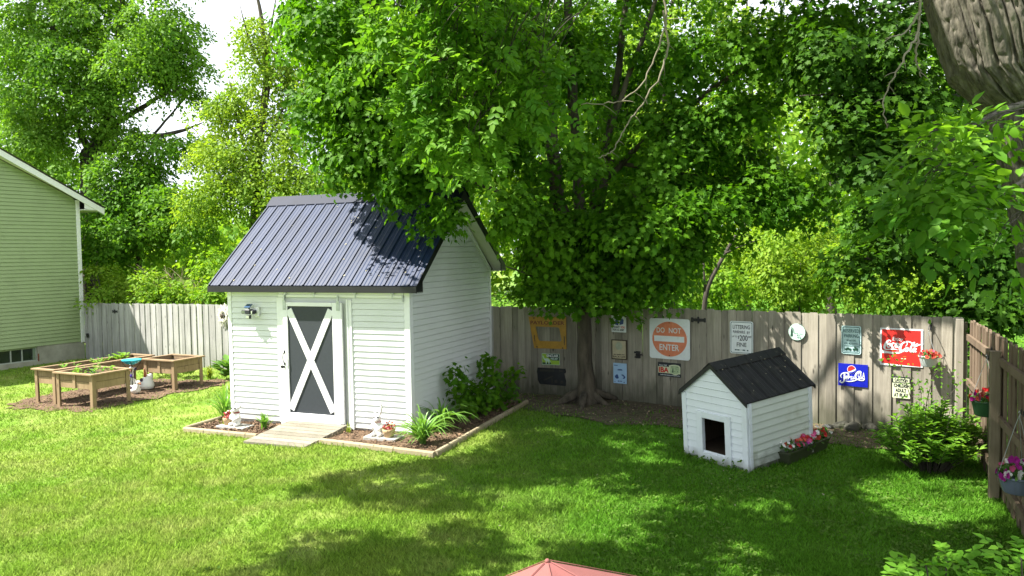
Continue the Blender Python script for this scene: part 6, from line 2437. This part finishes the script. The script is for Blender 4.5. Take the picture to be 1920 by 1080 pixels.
# gaps cut in it to let sun flecks through
fle = vnoise(g[:, 0] * .85 + 9, g[:, 1] * 1.25 + 2, 21) + .25 * vnoise(g[:, 0] * 2.2, g[:, 1] * 2.6, 5)
edge = (g[:, 0] > -.6)
ok &= ~((fle > .76) & edge)
gx, gy = g[:, 0], g[:, 1]
ok &= ~((np.abs(gx - 5.45) < .6) & (np.abs(gy - 9.8) < .55))         # gap cut to light the perennial bush
ok &= ~((gx > 2.7) & (gx < 5.2) & (gy > 3.9) & (gy < 5.6) & (rng.random(len(g)) < .6))         # and the saplings
low = (gx > .7) & (gx < 3.6) & (gy > 8.5) & (gy < 10.4)            # thinned to let sun onto the hanging leaves, which shade this lawn
ok &= ~(low & (rng.random(len(g)) < .9))
g3 = g3[ok][:530]
kx = rng.uniform(5.6, 7.4, 60)
g3 = np.concatenate([g3, np.stack([kx, rng.uniform(7.2, 9.15, 60), np.full(60, .8)], 1)])     # clumps added to shade the side fence
kx = rng.uniform(2.1, 4.6, 90)
g3 = np.concatenate([g3, np.stack([kx, rng.uniform(9.9, 12.2, 90), np.full(90, .6)], 1)])     # and more to shade the dog house
hz = np.where(g3[:, 1] > 10.5, rng.uniform(7.4, 9.4, len(g3)), rng.uniform(6.3, 8.6, len(g3)))
C = g3 + SK[None] * hz[:, None]
C = C[np.array([proj(c)[1] < -75 or proj(c)[0] > 700 for c in C])]
O = nrm(np.stack([C[:, 0] - 3, C[:, 1] - 8.5, C[:, 2] * 0 + 1], 1))
A = spray_leaves(C, O, 40, .34, .17, up=.9, outw=.3, droop=.4)
leaf_mesh('overhead_shade_crown', A[0] - ab, A[1], A[2], A[3], T_OVAL, m_ash, ash)

m_maple2 = leaf_mat('shade_toned_maple_leaves', (.024, .080, .006), (.065, .155, .011), trans=.45, nscale=.7)  # maple leaf colour darkened to carry the shade on this tree
# maple beyond the right fence
stems = [([(11.2, 14.5, -.2), (11.0, 14.4, 1.5), (10.95, 14.35, 4), (10.9, 14.3, 6), (10.4, 14.2, 9)], [.42, .34, .28, .24, .12]),
         (pth((2060, 200, 14.3), (1850, 190, 13.6), (1680, 170, 13.2), (1500, 180, 13.0)), [.12, .09, .05, .012]),
         (pth((2060, 400, 14.3), (1880, 420, 13.2), (1700, 470, 12.6), (1600, 490, 12.4)), [.10, .06, .035, .01]),
         (pth((2060, 520, 14.3), (1960, 540, 13.0), (1850, 580, 12.2)), [.06, .04, .012]),
         (pth((2000, -60, 14.3), (1800, -20, 13.4), (1620, 20, 13.0)), [.12, .08, .015])]
B = [blob(1560, 110, 13.2, 110, 70, .9, 30), blob(1680, 170, 13.1, 120, 90, .9, 40), blob(1540, 240, 13.1, 110, 60, .8, 28), blob(1640, 300, 13.0, 110, 70, .8, 32), blob(1700, 60, 13.2, 120, 70, .9, 30),
     blob(1720, 420, 12.6, 100, 55, .7, 26), blob(1640, 480, 12.5, 90, 32, .5, 16), blob(1840, 470, 12.4, 110, 80, .8, 34), blob(1860, 570, 12.0, 80, 40, .6, 18), blob(1780, 575, 12.3, 60, 22, .4, 9), blob(1900, 300, 13.2, 120, 120, 1, 34), blob(1830, -60, 13.5, 260, 90, 1.6, 44), blob(1560, -90, 13.6, 160, 60, 1.2, 22)]
tree('maple_tree', 'shade-toned maple beyond the right corner of the fence, leaves hanging over it', stems, B, m_maple2, m_barkd, .10, 72, .40, T_MAPLE, twig=.8, outw=.6, up=.65, var=.45)

# ------------------------------------------------------------------ trees and shrubs beyond the fence
gt = 'background trees beyond the fence'
P1 = at(165, 330, 31)
stems = [([(P1[0], 31, -.6), (P1[0], 31, 2.6), at(166, 300, 31), at(200, 240, 31), at(215, 150, 31), at(230, 0, 31), at(240, -200, 31)], [.42, .36, .33, .24, .18, .12, .06]),
         (pth((180, 285, 31), (250, 260, 30.5), (330, 250, 30), (380, 230, 30)), [.16, .12, .08, .02]),
         (pth((200, 240, 31), (260, 205, 30.5), (310, 175, 30), (350, 165, 29.5)), [.13, .10, .06, .02]),
         (pth((290, 250, 30.2), (320, 215, 30), (360, 170, 30)), [.05, .04, .015]),
         (pth((170, 290, 31), (130, 200, 31), (100, 60, 31), (80, -120, 31)), [.16, .13, .10, .05]),
         (pth((205, 200, 31), (260, 120, 31), (290, 30, 31), (300, -90, 31)), [.10, .08, .06, .03])]
B = [blob(70, 60, 31, 120, 110, 2.2, 70), blob(200, 40, 31, 110, 80, 2, 50), blob(310, 70, 30, 80, 75, 1.8, 44), blob(250, 120, 29.5, 110, 45, 1.5, 36), blob(90, 190, 30, 110, 60, 1.8, 44), blob(200, 190, 30, 80, 50, 1.5, 26), blob(340, 130, 30, 50, 45, 1.2, 16),
     blob(60, 270, 30, 90, 40, 1.5, 26), blob(220, 255, 30.5, 60, 22, 1, 12), blob(310, 275, 29.5, 90, 20, 1.2, 20), blob(350, 185, 29.8, 45, 18, .8, 8), blob(230, 320, 29, 60, 30, 1.2, 18), blob(120, -90, 31, 220, 90, 2.5, 60), blob(310, -60, 30.5, 90, 60, 1.5, 22), blob(150, 120, 30, 130, 60, 1.6, 34)]
tree('shade_tree', 'large dark-limbed tree behind the green house roof', stems, B, m_far1, m_barkd, .145, 150, .72, T_DIAMOND, gt, twig=.8, twig_r=.018, up=.45, outw=.75, jit=.6)
P2 = at(56, 320, 36)
stems = [([(P2[0], 36, -.6), (P2[0], 36, 4), at(56, 270, 36), at(60, 100, 36), at(62, -60, 36)], [.4, .36, .32, .24, .1])]
B = [blob(20, 200, 36, 120, 80, 2, 34), blob(60, 300, 35.5, 100, 45, 2, 22), blob(30, 60, 36, 120, 90, 2, 30), blob(120, 330, 35, 70, 40, 1.6, 16)]
tree('shade_tree', 'second dark trunk farther left, just above the green house roof line', stems, B, m_far1, m_barkd, .19, 120, .85, T_DIAMOND, gt, twig=.6, twig_r=.018, up=.45, outw=.75, jit=.6)
P3 = at(480, 450, 27)
stems = [([(P3[0], 27, -.3), (P3[0], 27, 3), at(480, 330, 27), at(500, 150, 27), at(490, 30, 27), at(470, -60, 27)], [.24, .2, .17, .11, .07, .03])]
for (a_, b_) in (((480, 330), (430, 150)), ((495, 220), (540, 20)), ((500, 150), (450, 10)), ((480, 350), (400, 190)), ((490, 260), (440, 190)), ((500, 160), (520, -20)), ((485, 300), (560, 150))):
    stems.append((pth((*a_, 27), ((a_[0] + b_[0]) / 2 - 6, (a_[1] + b_[1]) / 2 + 6, 26.8), (*b_, 26.6)), [.07, .045, .012]))
B = [blob(400, 290, 27, 40, 40, 1, 14), blob(455, 190, 27, 50, 40, 1, 14), blob(520, 150, 27, 50, 40, 1, 14), blob(560, 80, 27, 50, 60, 1, 16), blob(475, 60, 27, 36, 36, .8, 8), blob(420, 220, 27, 55, 45, 1.2, 20), blob(480, 120, 27, 60, 60, 1.2, 15), blob(440, 310, 26.5, 80, 55, 1.5, 36), blob(520, 250, 26.5, 70, 60, 1.4, 30), blob(400, 370, 26, 70, 45, 1.4, 30), blob(510, 360, 26, 90, 50, 1.5, 40), blob(600, 330, 26, 90, 45, 1.4, 34), blob(570, 180, 27, 60, 70, 1.3, 20), blob(660, 360, 25.8, 80, 40, 1.3, 26)]
tree('box_elder', 'pale yellow-green tree with thin bare upper branches, left behind the shed', stems, B, m_far2, m_bark, .12, 125, .64, T_DIAMOND, gt, twig=.9, twig_r=.016, up=.45, outw=.75, jit=.6)
P4 = at(260, 480, 29)
stems = [([(P4[0], 29, -.3), (P4[0], 29, 2), at(255, 400, 29), at(262, 330, 29)], [.16, .13, .09, .03]), (pth((255, 420, 29), (330, 400, 28.5), (380, 370, 28.3)), [.05, .03, .01]), (pth((255, 440, 29), (200, 400, 28.8), (180, 370, 28.5)), [.05, .03, .01])]
B = [blob(270, 330, 29, 60, 40, 1.3, 24), blob(210, 385, 28.6, 70, 45, 1.5, 34), blob(320, 390, 28.4, 80, 40, 1.4, 34), blob(250, 440, 28, 100, 40, 1.4, 40), blob(190, 460, 27.6, 50, 40, 1.2, 20), blob(360, 430, 27.6, 50, 35, 1.2, 18)]
tree('leafy_tree', 'medium green young tree between the house corner and the pale tree', stems, B, m_far1, m_barkd, .17, 95, .64, T_DIAMOND, gt, twig=.8, up=.45, outw=.75, jit=.6)


def shrub(name, label, px, base_py, y, blobs, lm, size=.14, per=55, rad=.45, group=None, bark=m_barkd, template=T_DIAMOND, nst=6, **kw):
    b_ = at(px, base_py, y)
    g_ = float(zg(b_[0])) - .05
    base = np.array([b_[0], y, g_])
    stems = []
    for k in range(nst):
        bl = blobs[k % len(blobs)]
        tgt = np.array(bl[:3]) + rng.normal(0, .2, 3)
        stems.append((bez(base + rng.normal(0, .12, 3) * (1, 1, 0), base * .4 + tgt * .6 + (0, 0, .3), tgt, 6), [.035, .02, .008]))
    return tree(name, label, stems, blobs, lm, bark, size, per, rad, template, group, 'shrub', base=base, twig=.6, **kw)


gs = 'shrubs behind the fence'
shrub('shrub', 'bright shrub just right of the green house corner', 215, 600, 25.8, [blob(215, 545, 25.8, 60, 32, 1, 30), blob(190, 520, 26.2, 35, 30, .8, 14)], m_far2, .13, group=gs)
shrub('shrub', 'low bright shrub in front of the dry twiggy bush', 320, 600, 24.6, [blob(320, 553, 24.6, 70, 24, .9, 30), blob(285, 535, 25, 45, 26, .8, 16)], m_far3, .13, group=gs)
shrub('shrub', 'green broad-leaved shrub at the left edge of the shed roof', 410, 600, 23.6, [blob(408, 552, 23.6, 34, 26, .8, 18), blob(395, 500, 24.4, 30, 50, .8, 16)], m_far3, .15, group=gs)
# dry twig bush
tb2 = at(345, 560, 25.4)
dry = MB()
for k in range(150):
    x0 = rng.normal(0, .35)
    ex = np.array([x0 * 1.5 + rng.normal(0, .65), rng.normal(0, .4), rng.uniform(1.1, 2.6) * (1 - .12 * abs(x0))])
    q = bez((x0 * .5, 0, 0), (x0 * .7, 0, ex[2] * .6), ex, 7, .05)
    dry.tube(q, np.linspace(.010, .003, 7), 4, cap=False)
    for j in range(5):
        i = rng.integers(2, 6)
        e2 = q[i] + np.array([rng.normal(0, .25), rng.normal(0, .2), rng.uniform(.1, .5)])
        dry.tube(bez(q[i], (q[i] + e2) / 2 + (0, 0, .06), e2, 4), [.005, .004, .003, .002], 3, cap=False)
tw = thing('twig_bush', 'leafless pinkish brown twiggy bush behind the sunlit fence', 'shrub', (tb2[0], 25.4, .2), 0)
dry.build('twigs', m_dry, tw)
# right side, behind the signs
for (nm, lab, px, y, bl, lm) in (
        ('shrub', 'shaded shrub directly behind the fence, right of the maple trunk', 1240, 22.5, [blob(1240, 520, 22.5, 80, 50, .9, 40), blob(1190, 480, 23, 60, 50, .9, 22)], m_far3),
        ('shrub', 'green shrub with thin trunks behind the square sign gate', 1350, 22.5, [blob(1340, 530, 22.5, 80, 45, .9, 38), blob(1300, 470, 23, 60, 40, .9, 20)], m_far3),
        ('shrub', 'bright yellow-green shrub above the round and littering signs', 1490, 22.5, [blob(1480, 530, 22.5, 80, 50, .9, 44), blob(1440, 470, 23, 60, 40, .9, 22), blob(1520, 450, 23, 60, 50, .9, 22)], m_far2),
        ('shrub', 'bright yellow-green shrub above the red soda sign', 1640, 21, [blob(1640, 545, 21, 90, 42, .8, 44), blob(1700, 500, 21.6, 80, 50, .9, 34), blob(1590, 500, 21.8, 70, 46, .9, 26)], m_far2),
        ('shrub', 'bright shrub spilling behind the fence corner at the right', 1800, 20, [blob(1800, 560, 20, 90, 40, .8, 34), blob(1880, 540, 20, 70, 50, .8, 24)], m_far3)):
    shrub(nm, lab, px, 640, y, bl, lm, .14, 60, .46, gs, up=.45, outw=.75, jit=.6)
# tall trees far behind on the right
for (lab, px, y, tops, bl, lm) in (
        ('pale green tree seen through the gap right of the maple stems', 1260, 30, [(1262, 330), (1240, 150), (1270, -60)], [blob(1250, 260, 30, 70, 90, 1.6, 40), blob(1240, 100, 30, 80, 90, 1.6, 34), blob(1290, -20, 30, 80, 60, 1.6, 20), blob(1200, 380, 29, 80, 60, 1.4, 34)], m_far3),
        ('yellow-green tree far behind the littering sign', 1400, 32, [(1398, 380), (1410, 200), (1400, 0)], [blob(1400, 60, 32, 100, 80, 1.8, 34), blob(1390, 200, 32, 70, 70, 1.6, 26), blob(1380, 330, 31, 60, 45, 1.4, 18), blob(1440, 300, 31, 60, 40, 1.3, 12), blob(1380, 470, 27, 70, 50, 1.4, 30)], m_far2),
        ('green tree with a leaning dark trunk behind the parking sign', 1560, 29, [(1545, 430), (1570, 300), (1600, 100)], [blob(1600, 130, 29, 110, 90, 1.8, 40), blob(1580, 400, 28, 90, 50, 1.5, 34), blob(1650, 300, 29, 90, 70, 1.6, 30), blob(1520, 470, 26, 80, 50, 1.4, 30)], m_far1),
        ('tall green tree far behind the right fence corner', 1760, 30, [(1760, 380), (1750, 180), (1760, 0)], [blob(1760, 120, 30, 150, 120, 2, 60), blob(1740, 330, 29, 130, 90, 1.8, 50), blob(1860, 300, 29, 110, 120, 1.8, 44), blob(1850, 470, 28, 120, 60, 1.6, 34)], m_far1),
        ('green tree far behind the maple stems', 1130, 35, [(1130, 300), (1120, 100), (1130, -60)], [blob(1120, 40, 35, 130, 90, 2, 50), blob(1180, 170, 35, 100, 90, 1.8, 40), blob(1060, 190, 35, 90, 90, 1.8, 34), blob(960, 30, 36, 120, 80, 1.8, 40), blob(1130, 320, 34, 100, 80, 1.6, 34)], m_far1),
        ('pale tree far behind the shed ridge', 880, 33, [(880, 300), (870, 100), (860, -60)], [blob(880, 250, 33, 130, 110, 2, 50), blob(980, 380, 32, 120, 90, 1.8, 44), blob(1090, 330, 33, 120, 110, 2, 44), blob(1000, 100, 33, 150, 120, 2, 44), blob(760, 300, 32, 120, 90, 1.8, 34)], m_far3)):
    b_ = at(px, 560, y)
    base = np.array([b_[0], y, -.3])
    stems = [([base] + [at(a, b2, y) for a, b2 in tops], [.2, .16, .11, .04])]
    tree('leafy_tree', lab, stems, bl, lm, m_barkd, .19, 95, .68, T_DIAMOND, gt, base=base, twig=.7, up=.45, outw=.75, jit=.6)
lean = [(pth((1318, 600, 20.5), (1322, 545, 20.5), (1350, 490, 20.6), (1385, 430, 20.8), (1440, 370, 21)), [.07, .065, .055, .04, .012]), (pth((1322, 545, 20.5), (1318, 480, 20.5), (1322, 420, 20.6)), [.035, .025, .01]), (pth((1360, 475, 20.6), (1400, 455, 20.4), (1460, 440, 20.3)), [.03, .02, .008])]
tree('young_tree', 'slender dark sapling leaning right behind the gate', lean, [blob(1430, 380, 21, 50, 30, .7, 14), blob(1330, 430, 20.6, 40, 30, .7, 10), blob(1460, 430, 20.3, 40, 22, .6, 9)], m_far3, m_barkd, .13, 50, .4, T_DIAMOND, gt, base=at(1318, 610, 20.5))
# far woods: one mass to the horizon
n = 70000
th_ = rng.uniform(-1.0, 1.0, n)
rr = rng.uniform(44, 62, n)
X_ = rr * np.tan(th_ * .82)
top = 4.6 + 3.8 * vnoise(X_ * .12 + 5, rr * 0, 3) + 1.6 * vnoise(X_ * .5, rr * 0, 6) + 9 * np.clip((X_ + 11) / 8, 0, 1) * (.45 + .55 * vnoise(X_ * .16 + 2, rr * .05, 12))
Z_ = rng.uniform(0, 1, n) ** .8 * top - .6
fw = leaf_mesh('distant_woods', np.stack([X_, rr, Z_], 1), rand_dir(n) + (-.3, -.4, .6), rand_dir(n), rng.uniform(.4, .8, n), T_DIAMOND, m_far3)
tag(fw, kind='stuff')

n = 46000
X_ = rng.uniform(-26, 22, n)
Y_ = 17.2 - .645 * X_ + rng.uniform(0, 1, n) ** 1.6 * 26
X_[:5000], Y_[:5000] = rng.uniform(0, 9, 5000), rng.uniform(2, 13.5, 5000)
X_[:5000] += np.interp(Y_[:5000], [2, 11.6, 14], [3.0, 7.2, 7.6])
Z_ = zg(X_) + rng.uniform(0, 1, n) ** 1.5 * (.35 + .9 * vnoise(X_ * .5, Y_ * .5, 14))
k_ = ~((X_ < -12.5) & (Y_ < 36))
ug = leaf_mesh('undergrowth', np.stack([X_, Y_, Z_], 1)[k_], (rand_dir(n) * .6 + (0, -.3, .9))[k_], rand_dir(n)[k_], rng.uniform(.10, .22, n)[k_], T_DIAMOND, m_far1)
tag(ug, kind='stuff')

# ------------------------------------------------------------------ bushes inside the yard
# maple seedling bush by the shed
bs = shed_w(.42, 1.75)
base = np.array([bs[0], bs[1], 0])


def sl_(u, v, z):
    q_ = shed_w(u, v, z)
    return q_


B = [(*sl_(.42, 1.2, .45), .28, .3, .3, 13), (*sl_(.40, 1.75, .35), .34, .4, .3, 16), (*sl_(.40, 2.3, .5), .26, .35, .35, 14), (*sl_(.28, 1.05, .85), .10, .1, .14, 5), (*sl_(.36, 2.35, .92), .12, .12, .1, 5), (*sl_(.75, 2.75, .62), .14, .12, .10, 4), (*sl_(.6, 2.4, .25), .3, .4, .2, 10)]
stems = [(bez(base + rng.normal(0, .1, 3) * (1, 1, 0), (base + np.array(b_[:3])) / 2 + (0, 0, .15), b_[:3], 6), [.012, .008, .004]) for b_ in B]
tree('maple_seedlings', 'dark green maple seedling bush against the shed side wall', stems, B, m_maple, m_barkd, .095, 17, .14, T_MAPLE, cat='bush', base=base, twig=.8, twig_r=.006, outw=.7)
# flowering bush by the right fence
bc = on_ground(1742, 882)
bush = thing('perennial_bush', 'dense narrow-leaved perennial bush in front of the right fence corner', 'bush', bc)
m_bush = leaf_mat('bright_lance_leaves', (.10, .25, .024), (.20, .36, .05), trans=.42)
P_, N_, T_, S_ = [], [], [], []
sb = MB()
for k in range(150):
    a = rng.uniform(0, 2 * pi)
    r_ = sqrt(rng.uniform(0, 1)) * .66
    h_ = (.95 - .62 * (r_ / .7) ** 2) * rng.uniform(.75, 1.1)
    e = np.array([r_ * cos(a) * 1.15, r_ * sin(a) * .85, h_])
    q = bez((e[0] * .3, e[1] * .3, 0), (e[0] * .7, e[1] * .7, h_ * .6), e, 8)
    sb.tube(q, np.linspace(.006, .003, 8), 4, cap=False)
    m_ = 26
    f = rng.uniform(.3, 1, m_)
    pos = np.stack([np.interp(f, np.linspace(0, 1, 8), q[:, i]) for i in range(3)], 1)
    an = rng.uniform(0, 2 * pi, m_)
    d = np.stack([np.cos(an), np.sin(an), rng.uniform(-.35, .45, m_)], 1)
    P_.append(pos)
    T_.append(d)
    N_.append(np.stack([-.4 * np.cos(an), -.4 * np.sin(an), np.ones(m_)], 1) + rng.normal(0, .2, (m_, 3)))
    S_.append(rng.uniform(.08, .14, m_))
sb.build('stems', m_barkd, bush)
leaf_mesh('foliage', np.concatenate(P_), np.concatenate(N_), np.concatenate(T_), np.concatenate(S_), T_LANCE, m_bush, bush)
# tall thin rose canes rising behind it
rose = thing('rose_bush', 'tall thin arching canes with small leaves rising behind the dense bush', 'bush', (bc[0] + .05, bc[1] + .35, .02))
mb = MB()
P_ = []
rb = np.array([bc[0] + .05, bc[1] + .35, .02])
for L_ in (((1722, 850), (1715, 770), (1690, 690), (1672, 668)), ((1730, 850), (1735, 760), (1752, 700), (1768, 688)), ((1735, 850), (1750, 780), (1790, 730), (1800, 716)), ((1722, 850), (1728, 740), (1722, 720)), ((1745, 850), (1770, 790), (1800, 770)), ((1718, 850), (1700, 790), (1712, 740))):
    q = np.array([at(a, b2, rb[1] + .0) for a, b2 in L_])
    q = np.concatenate([[rb], q])
    u = np.linspace(0, len(q) - 1, 20)
    q = np.stack([np.interp(u, np.arange(len(q)), q[:, i]) for i in range(3)], 1)
    for _ in range(2):
        q[1:-1] = (q[:-2] + 2 * q[1:-1] + q[2:]) / 4
    mb.tube(q - rb, np.linspace(.009, .003, 20), 5)
    for i in range(7, 20):
        P_.append(q[i] + rng.normal(0, .09, (5, 3)))
mb.build('canes', m_barkd, rose, True)
P_ = np.concatenate(P_) - rb
n = len(P_)
leaf_mesh('leaves', P_, rand_dir(n) + (0, -.5, .9), rand_dir(n) + (0, 0, -.3), rng.uniform(.035, .06, n), T_OVAL, m_ash, rose)
# sapling tips at the bottom right, close to the camera
gsap = 'saplings at the bottom right corner'
for (lab, px, heads) in (('ash sapling with feather leaves at the bottom edge', 1745, ((1735, 1035), (1690, 1062), (1775, 1030), (1800, 1068), (1740, 1075), (1665, 1078), (1770, 1085))), ('ash sapling with feather leaves in the bottom right corner', 1900, ((1895, 1050), (1915, 1022), (1870, 1068), (1930, 1070), (1905, 1085)))):
    y = 4.6
    b_ = at(px, 1300, y)
    base = np.array([b_[0] + .1, y + .05, 0.0])
    sp_ = thing('ash_sapling', lab, 'sapling', base, 0, gsap)
    mb = MB()
    PP, NN, TT, SS = [], [], [], []
    for (a, b2) in heads:
        e = at(a, b2 + 22, y + rng.uniform(-.2, .2))
        mb.tube(bez((0, 0, 0), (e - base) * .6 + (0, 0, .25), e - base, 10), np.linspace(.010, .004, 10), 6)
        for k in range(5):
            an = rng.uniform(0, 2 * pi)
            PP.append(e - base + rng.normal(0, .012, 3))
            TT.append((cos(an), sin(an), rng.uniform(.0, .5)))
            NN.append((-.3 * cos(an), -.3 * sin(an), 1))
            SS.append(rng.uniform(.13, .2))
    mb.build('stem', m_barkd, sp_, True)
    A = compound(np.array(PP), np.array(NN, float), np.array(TT, float), np.array(SS), 3)
    leaf_mesh('leaves', A[0], A[1], A[2], A[3] * .95, T_OVAL, m_ash, sp_)
# small weeds at the dog house door sill
P_ = []
for k in range(60):
    u_ = rng.uniform(-.6, .62)
    x_, y_ = dogp(u_, -.06 - abs(rng.normal(0, .06)))
    P_.append((x_, y_, rng.uniform(.01, .09) + (.06 if .2 < u_ < .5 else 0)))
P_ = np.array(P_)
n = len(P_)
tag(leaf_mesh('sill_weeds', P_, rand_dir(n) + (0, -.6, .8), rand_dir(n) + (0, 0, .6), rng.uniform(.035, .07, n), T_OVAL, m_weed), kind='stuff')

# bits of leaf and seed lying on the two roofs
n = 45
u_, t_ = rng.uniform(-W, .2, n), rng.uniform(.02, .97, n)
u_ = np.where(rng.random(n) < .6, rng.uniform(-1.8, .2, n), u_)
v_ = -OF + t_ * (VR + OF)
q2 = SH_O[None] + SH_A[None] * u_[:, None] + SH_B[None] * v_[:, None]
P_ = np.stack([q2[:, 0], q2[:, 1], EZ + t_ * (RZ2 - EZ) + .012], 1)
nn_ = np.array([-SH_B[0] * .667, -SH_B[1] * .667, .745])
tag(leaf_mesh('roof_litter', P_, nn_ + rng.normal(0, .15, (n, 3)), rand_dir(n), rng.uniform(.02, .05, n), T_DIAMOND, m_pale), kind='stuff')
n = 18
t_, d_ = rng.uniform(.05, .95, n), rng.uniform(.02, DD, n)
x_ = (DW + .03) * (1 - t_)
z_ = .918 + t_ * (1.375 - .918) + .03
Pl = np.stack([x_, d_, z_], 1)
Mw = np.array(dog.rotation_euler.to_matrix())
tag(leaf_mesh('roof_litter', Pl @ Mw.T + np.array(dog.location), np.tile(Mw @ np.array([.63, 0, .77]), (n, 1)) + rng.normal(0, .15, (n, 3)), rand_dir(n), rng.uniform(.015, .035, n), T_DIAMOND, m_pale), kind='stuff')
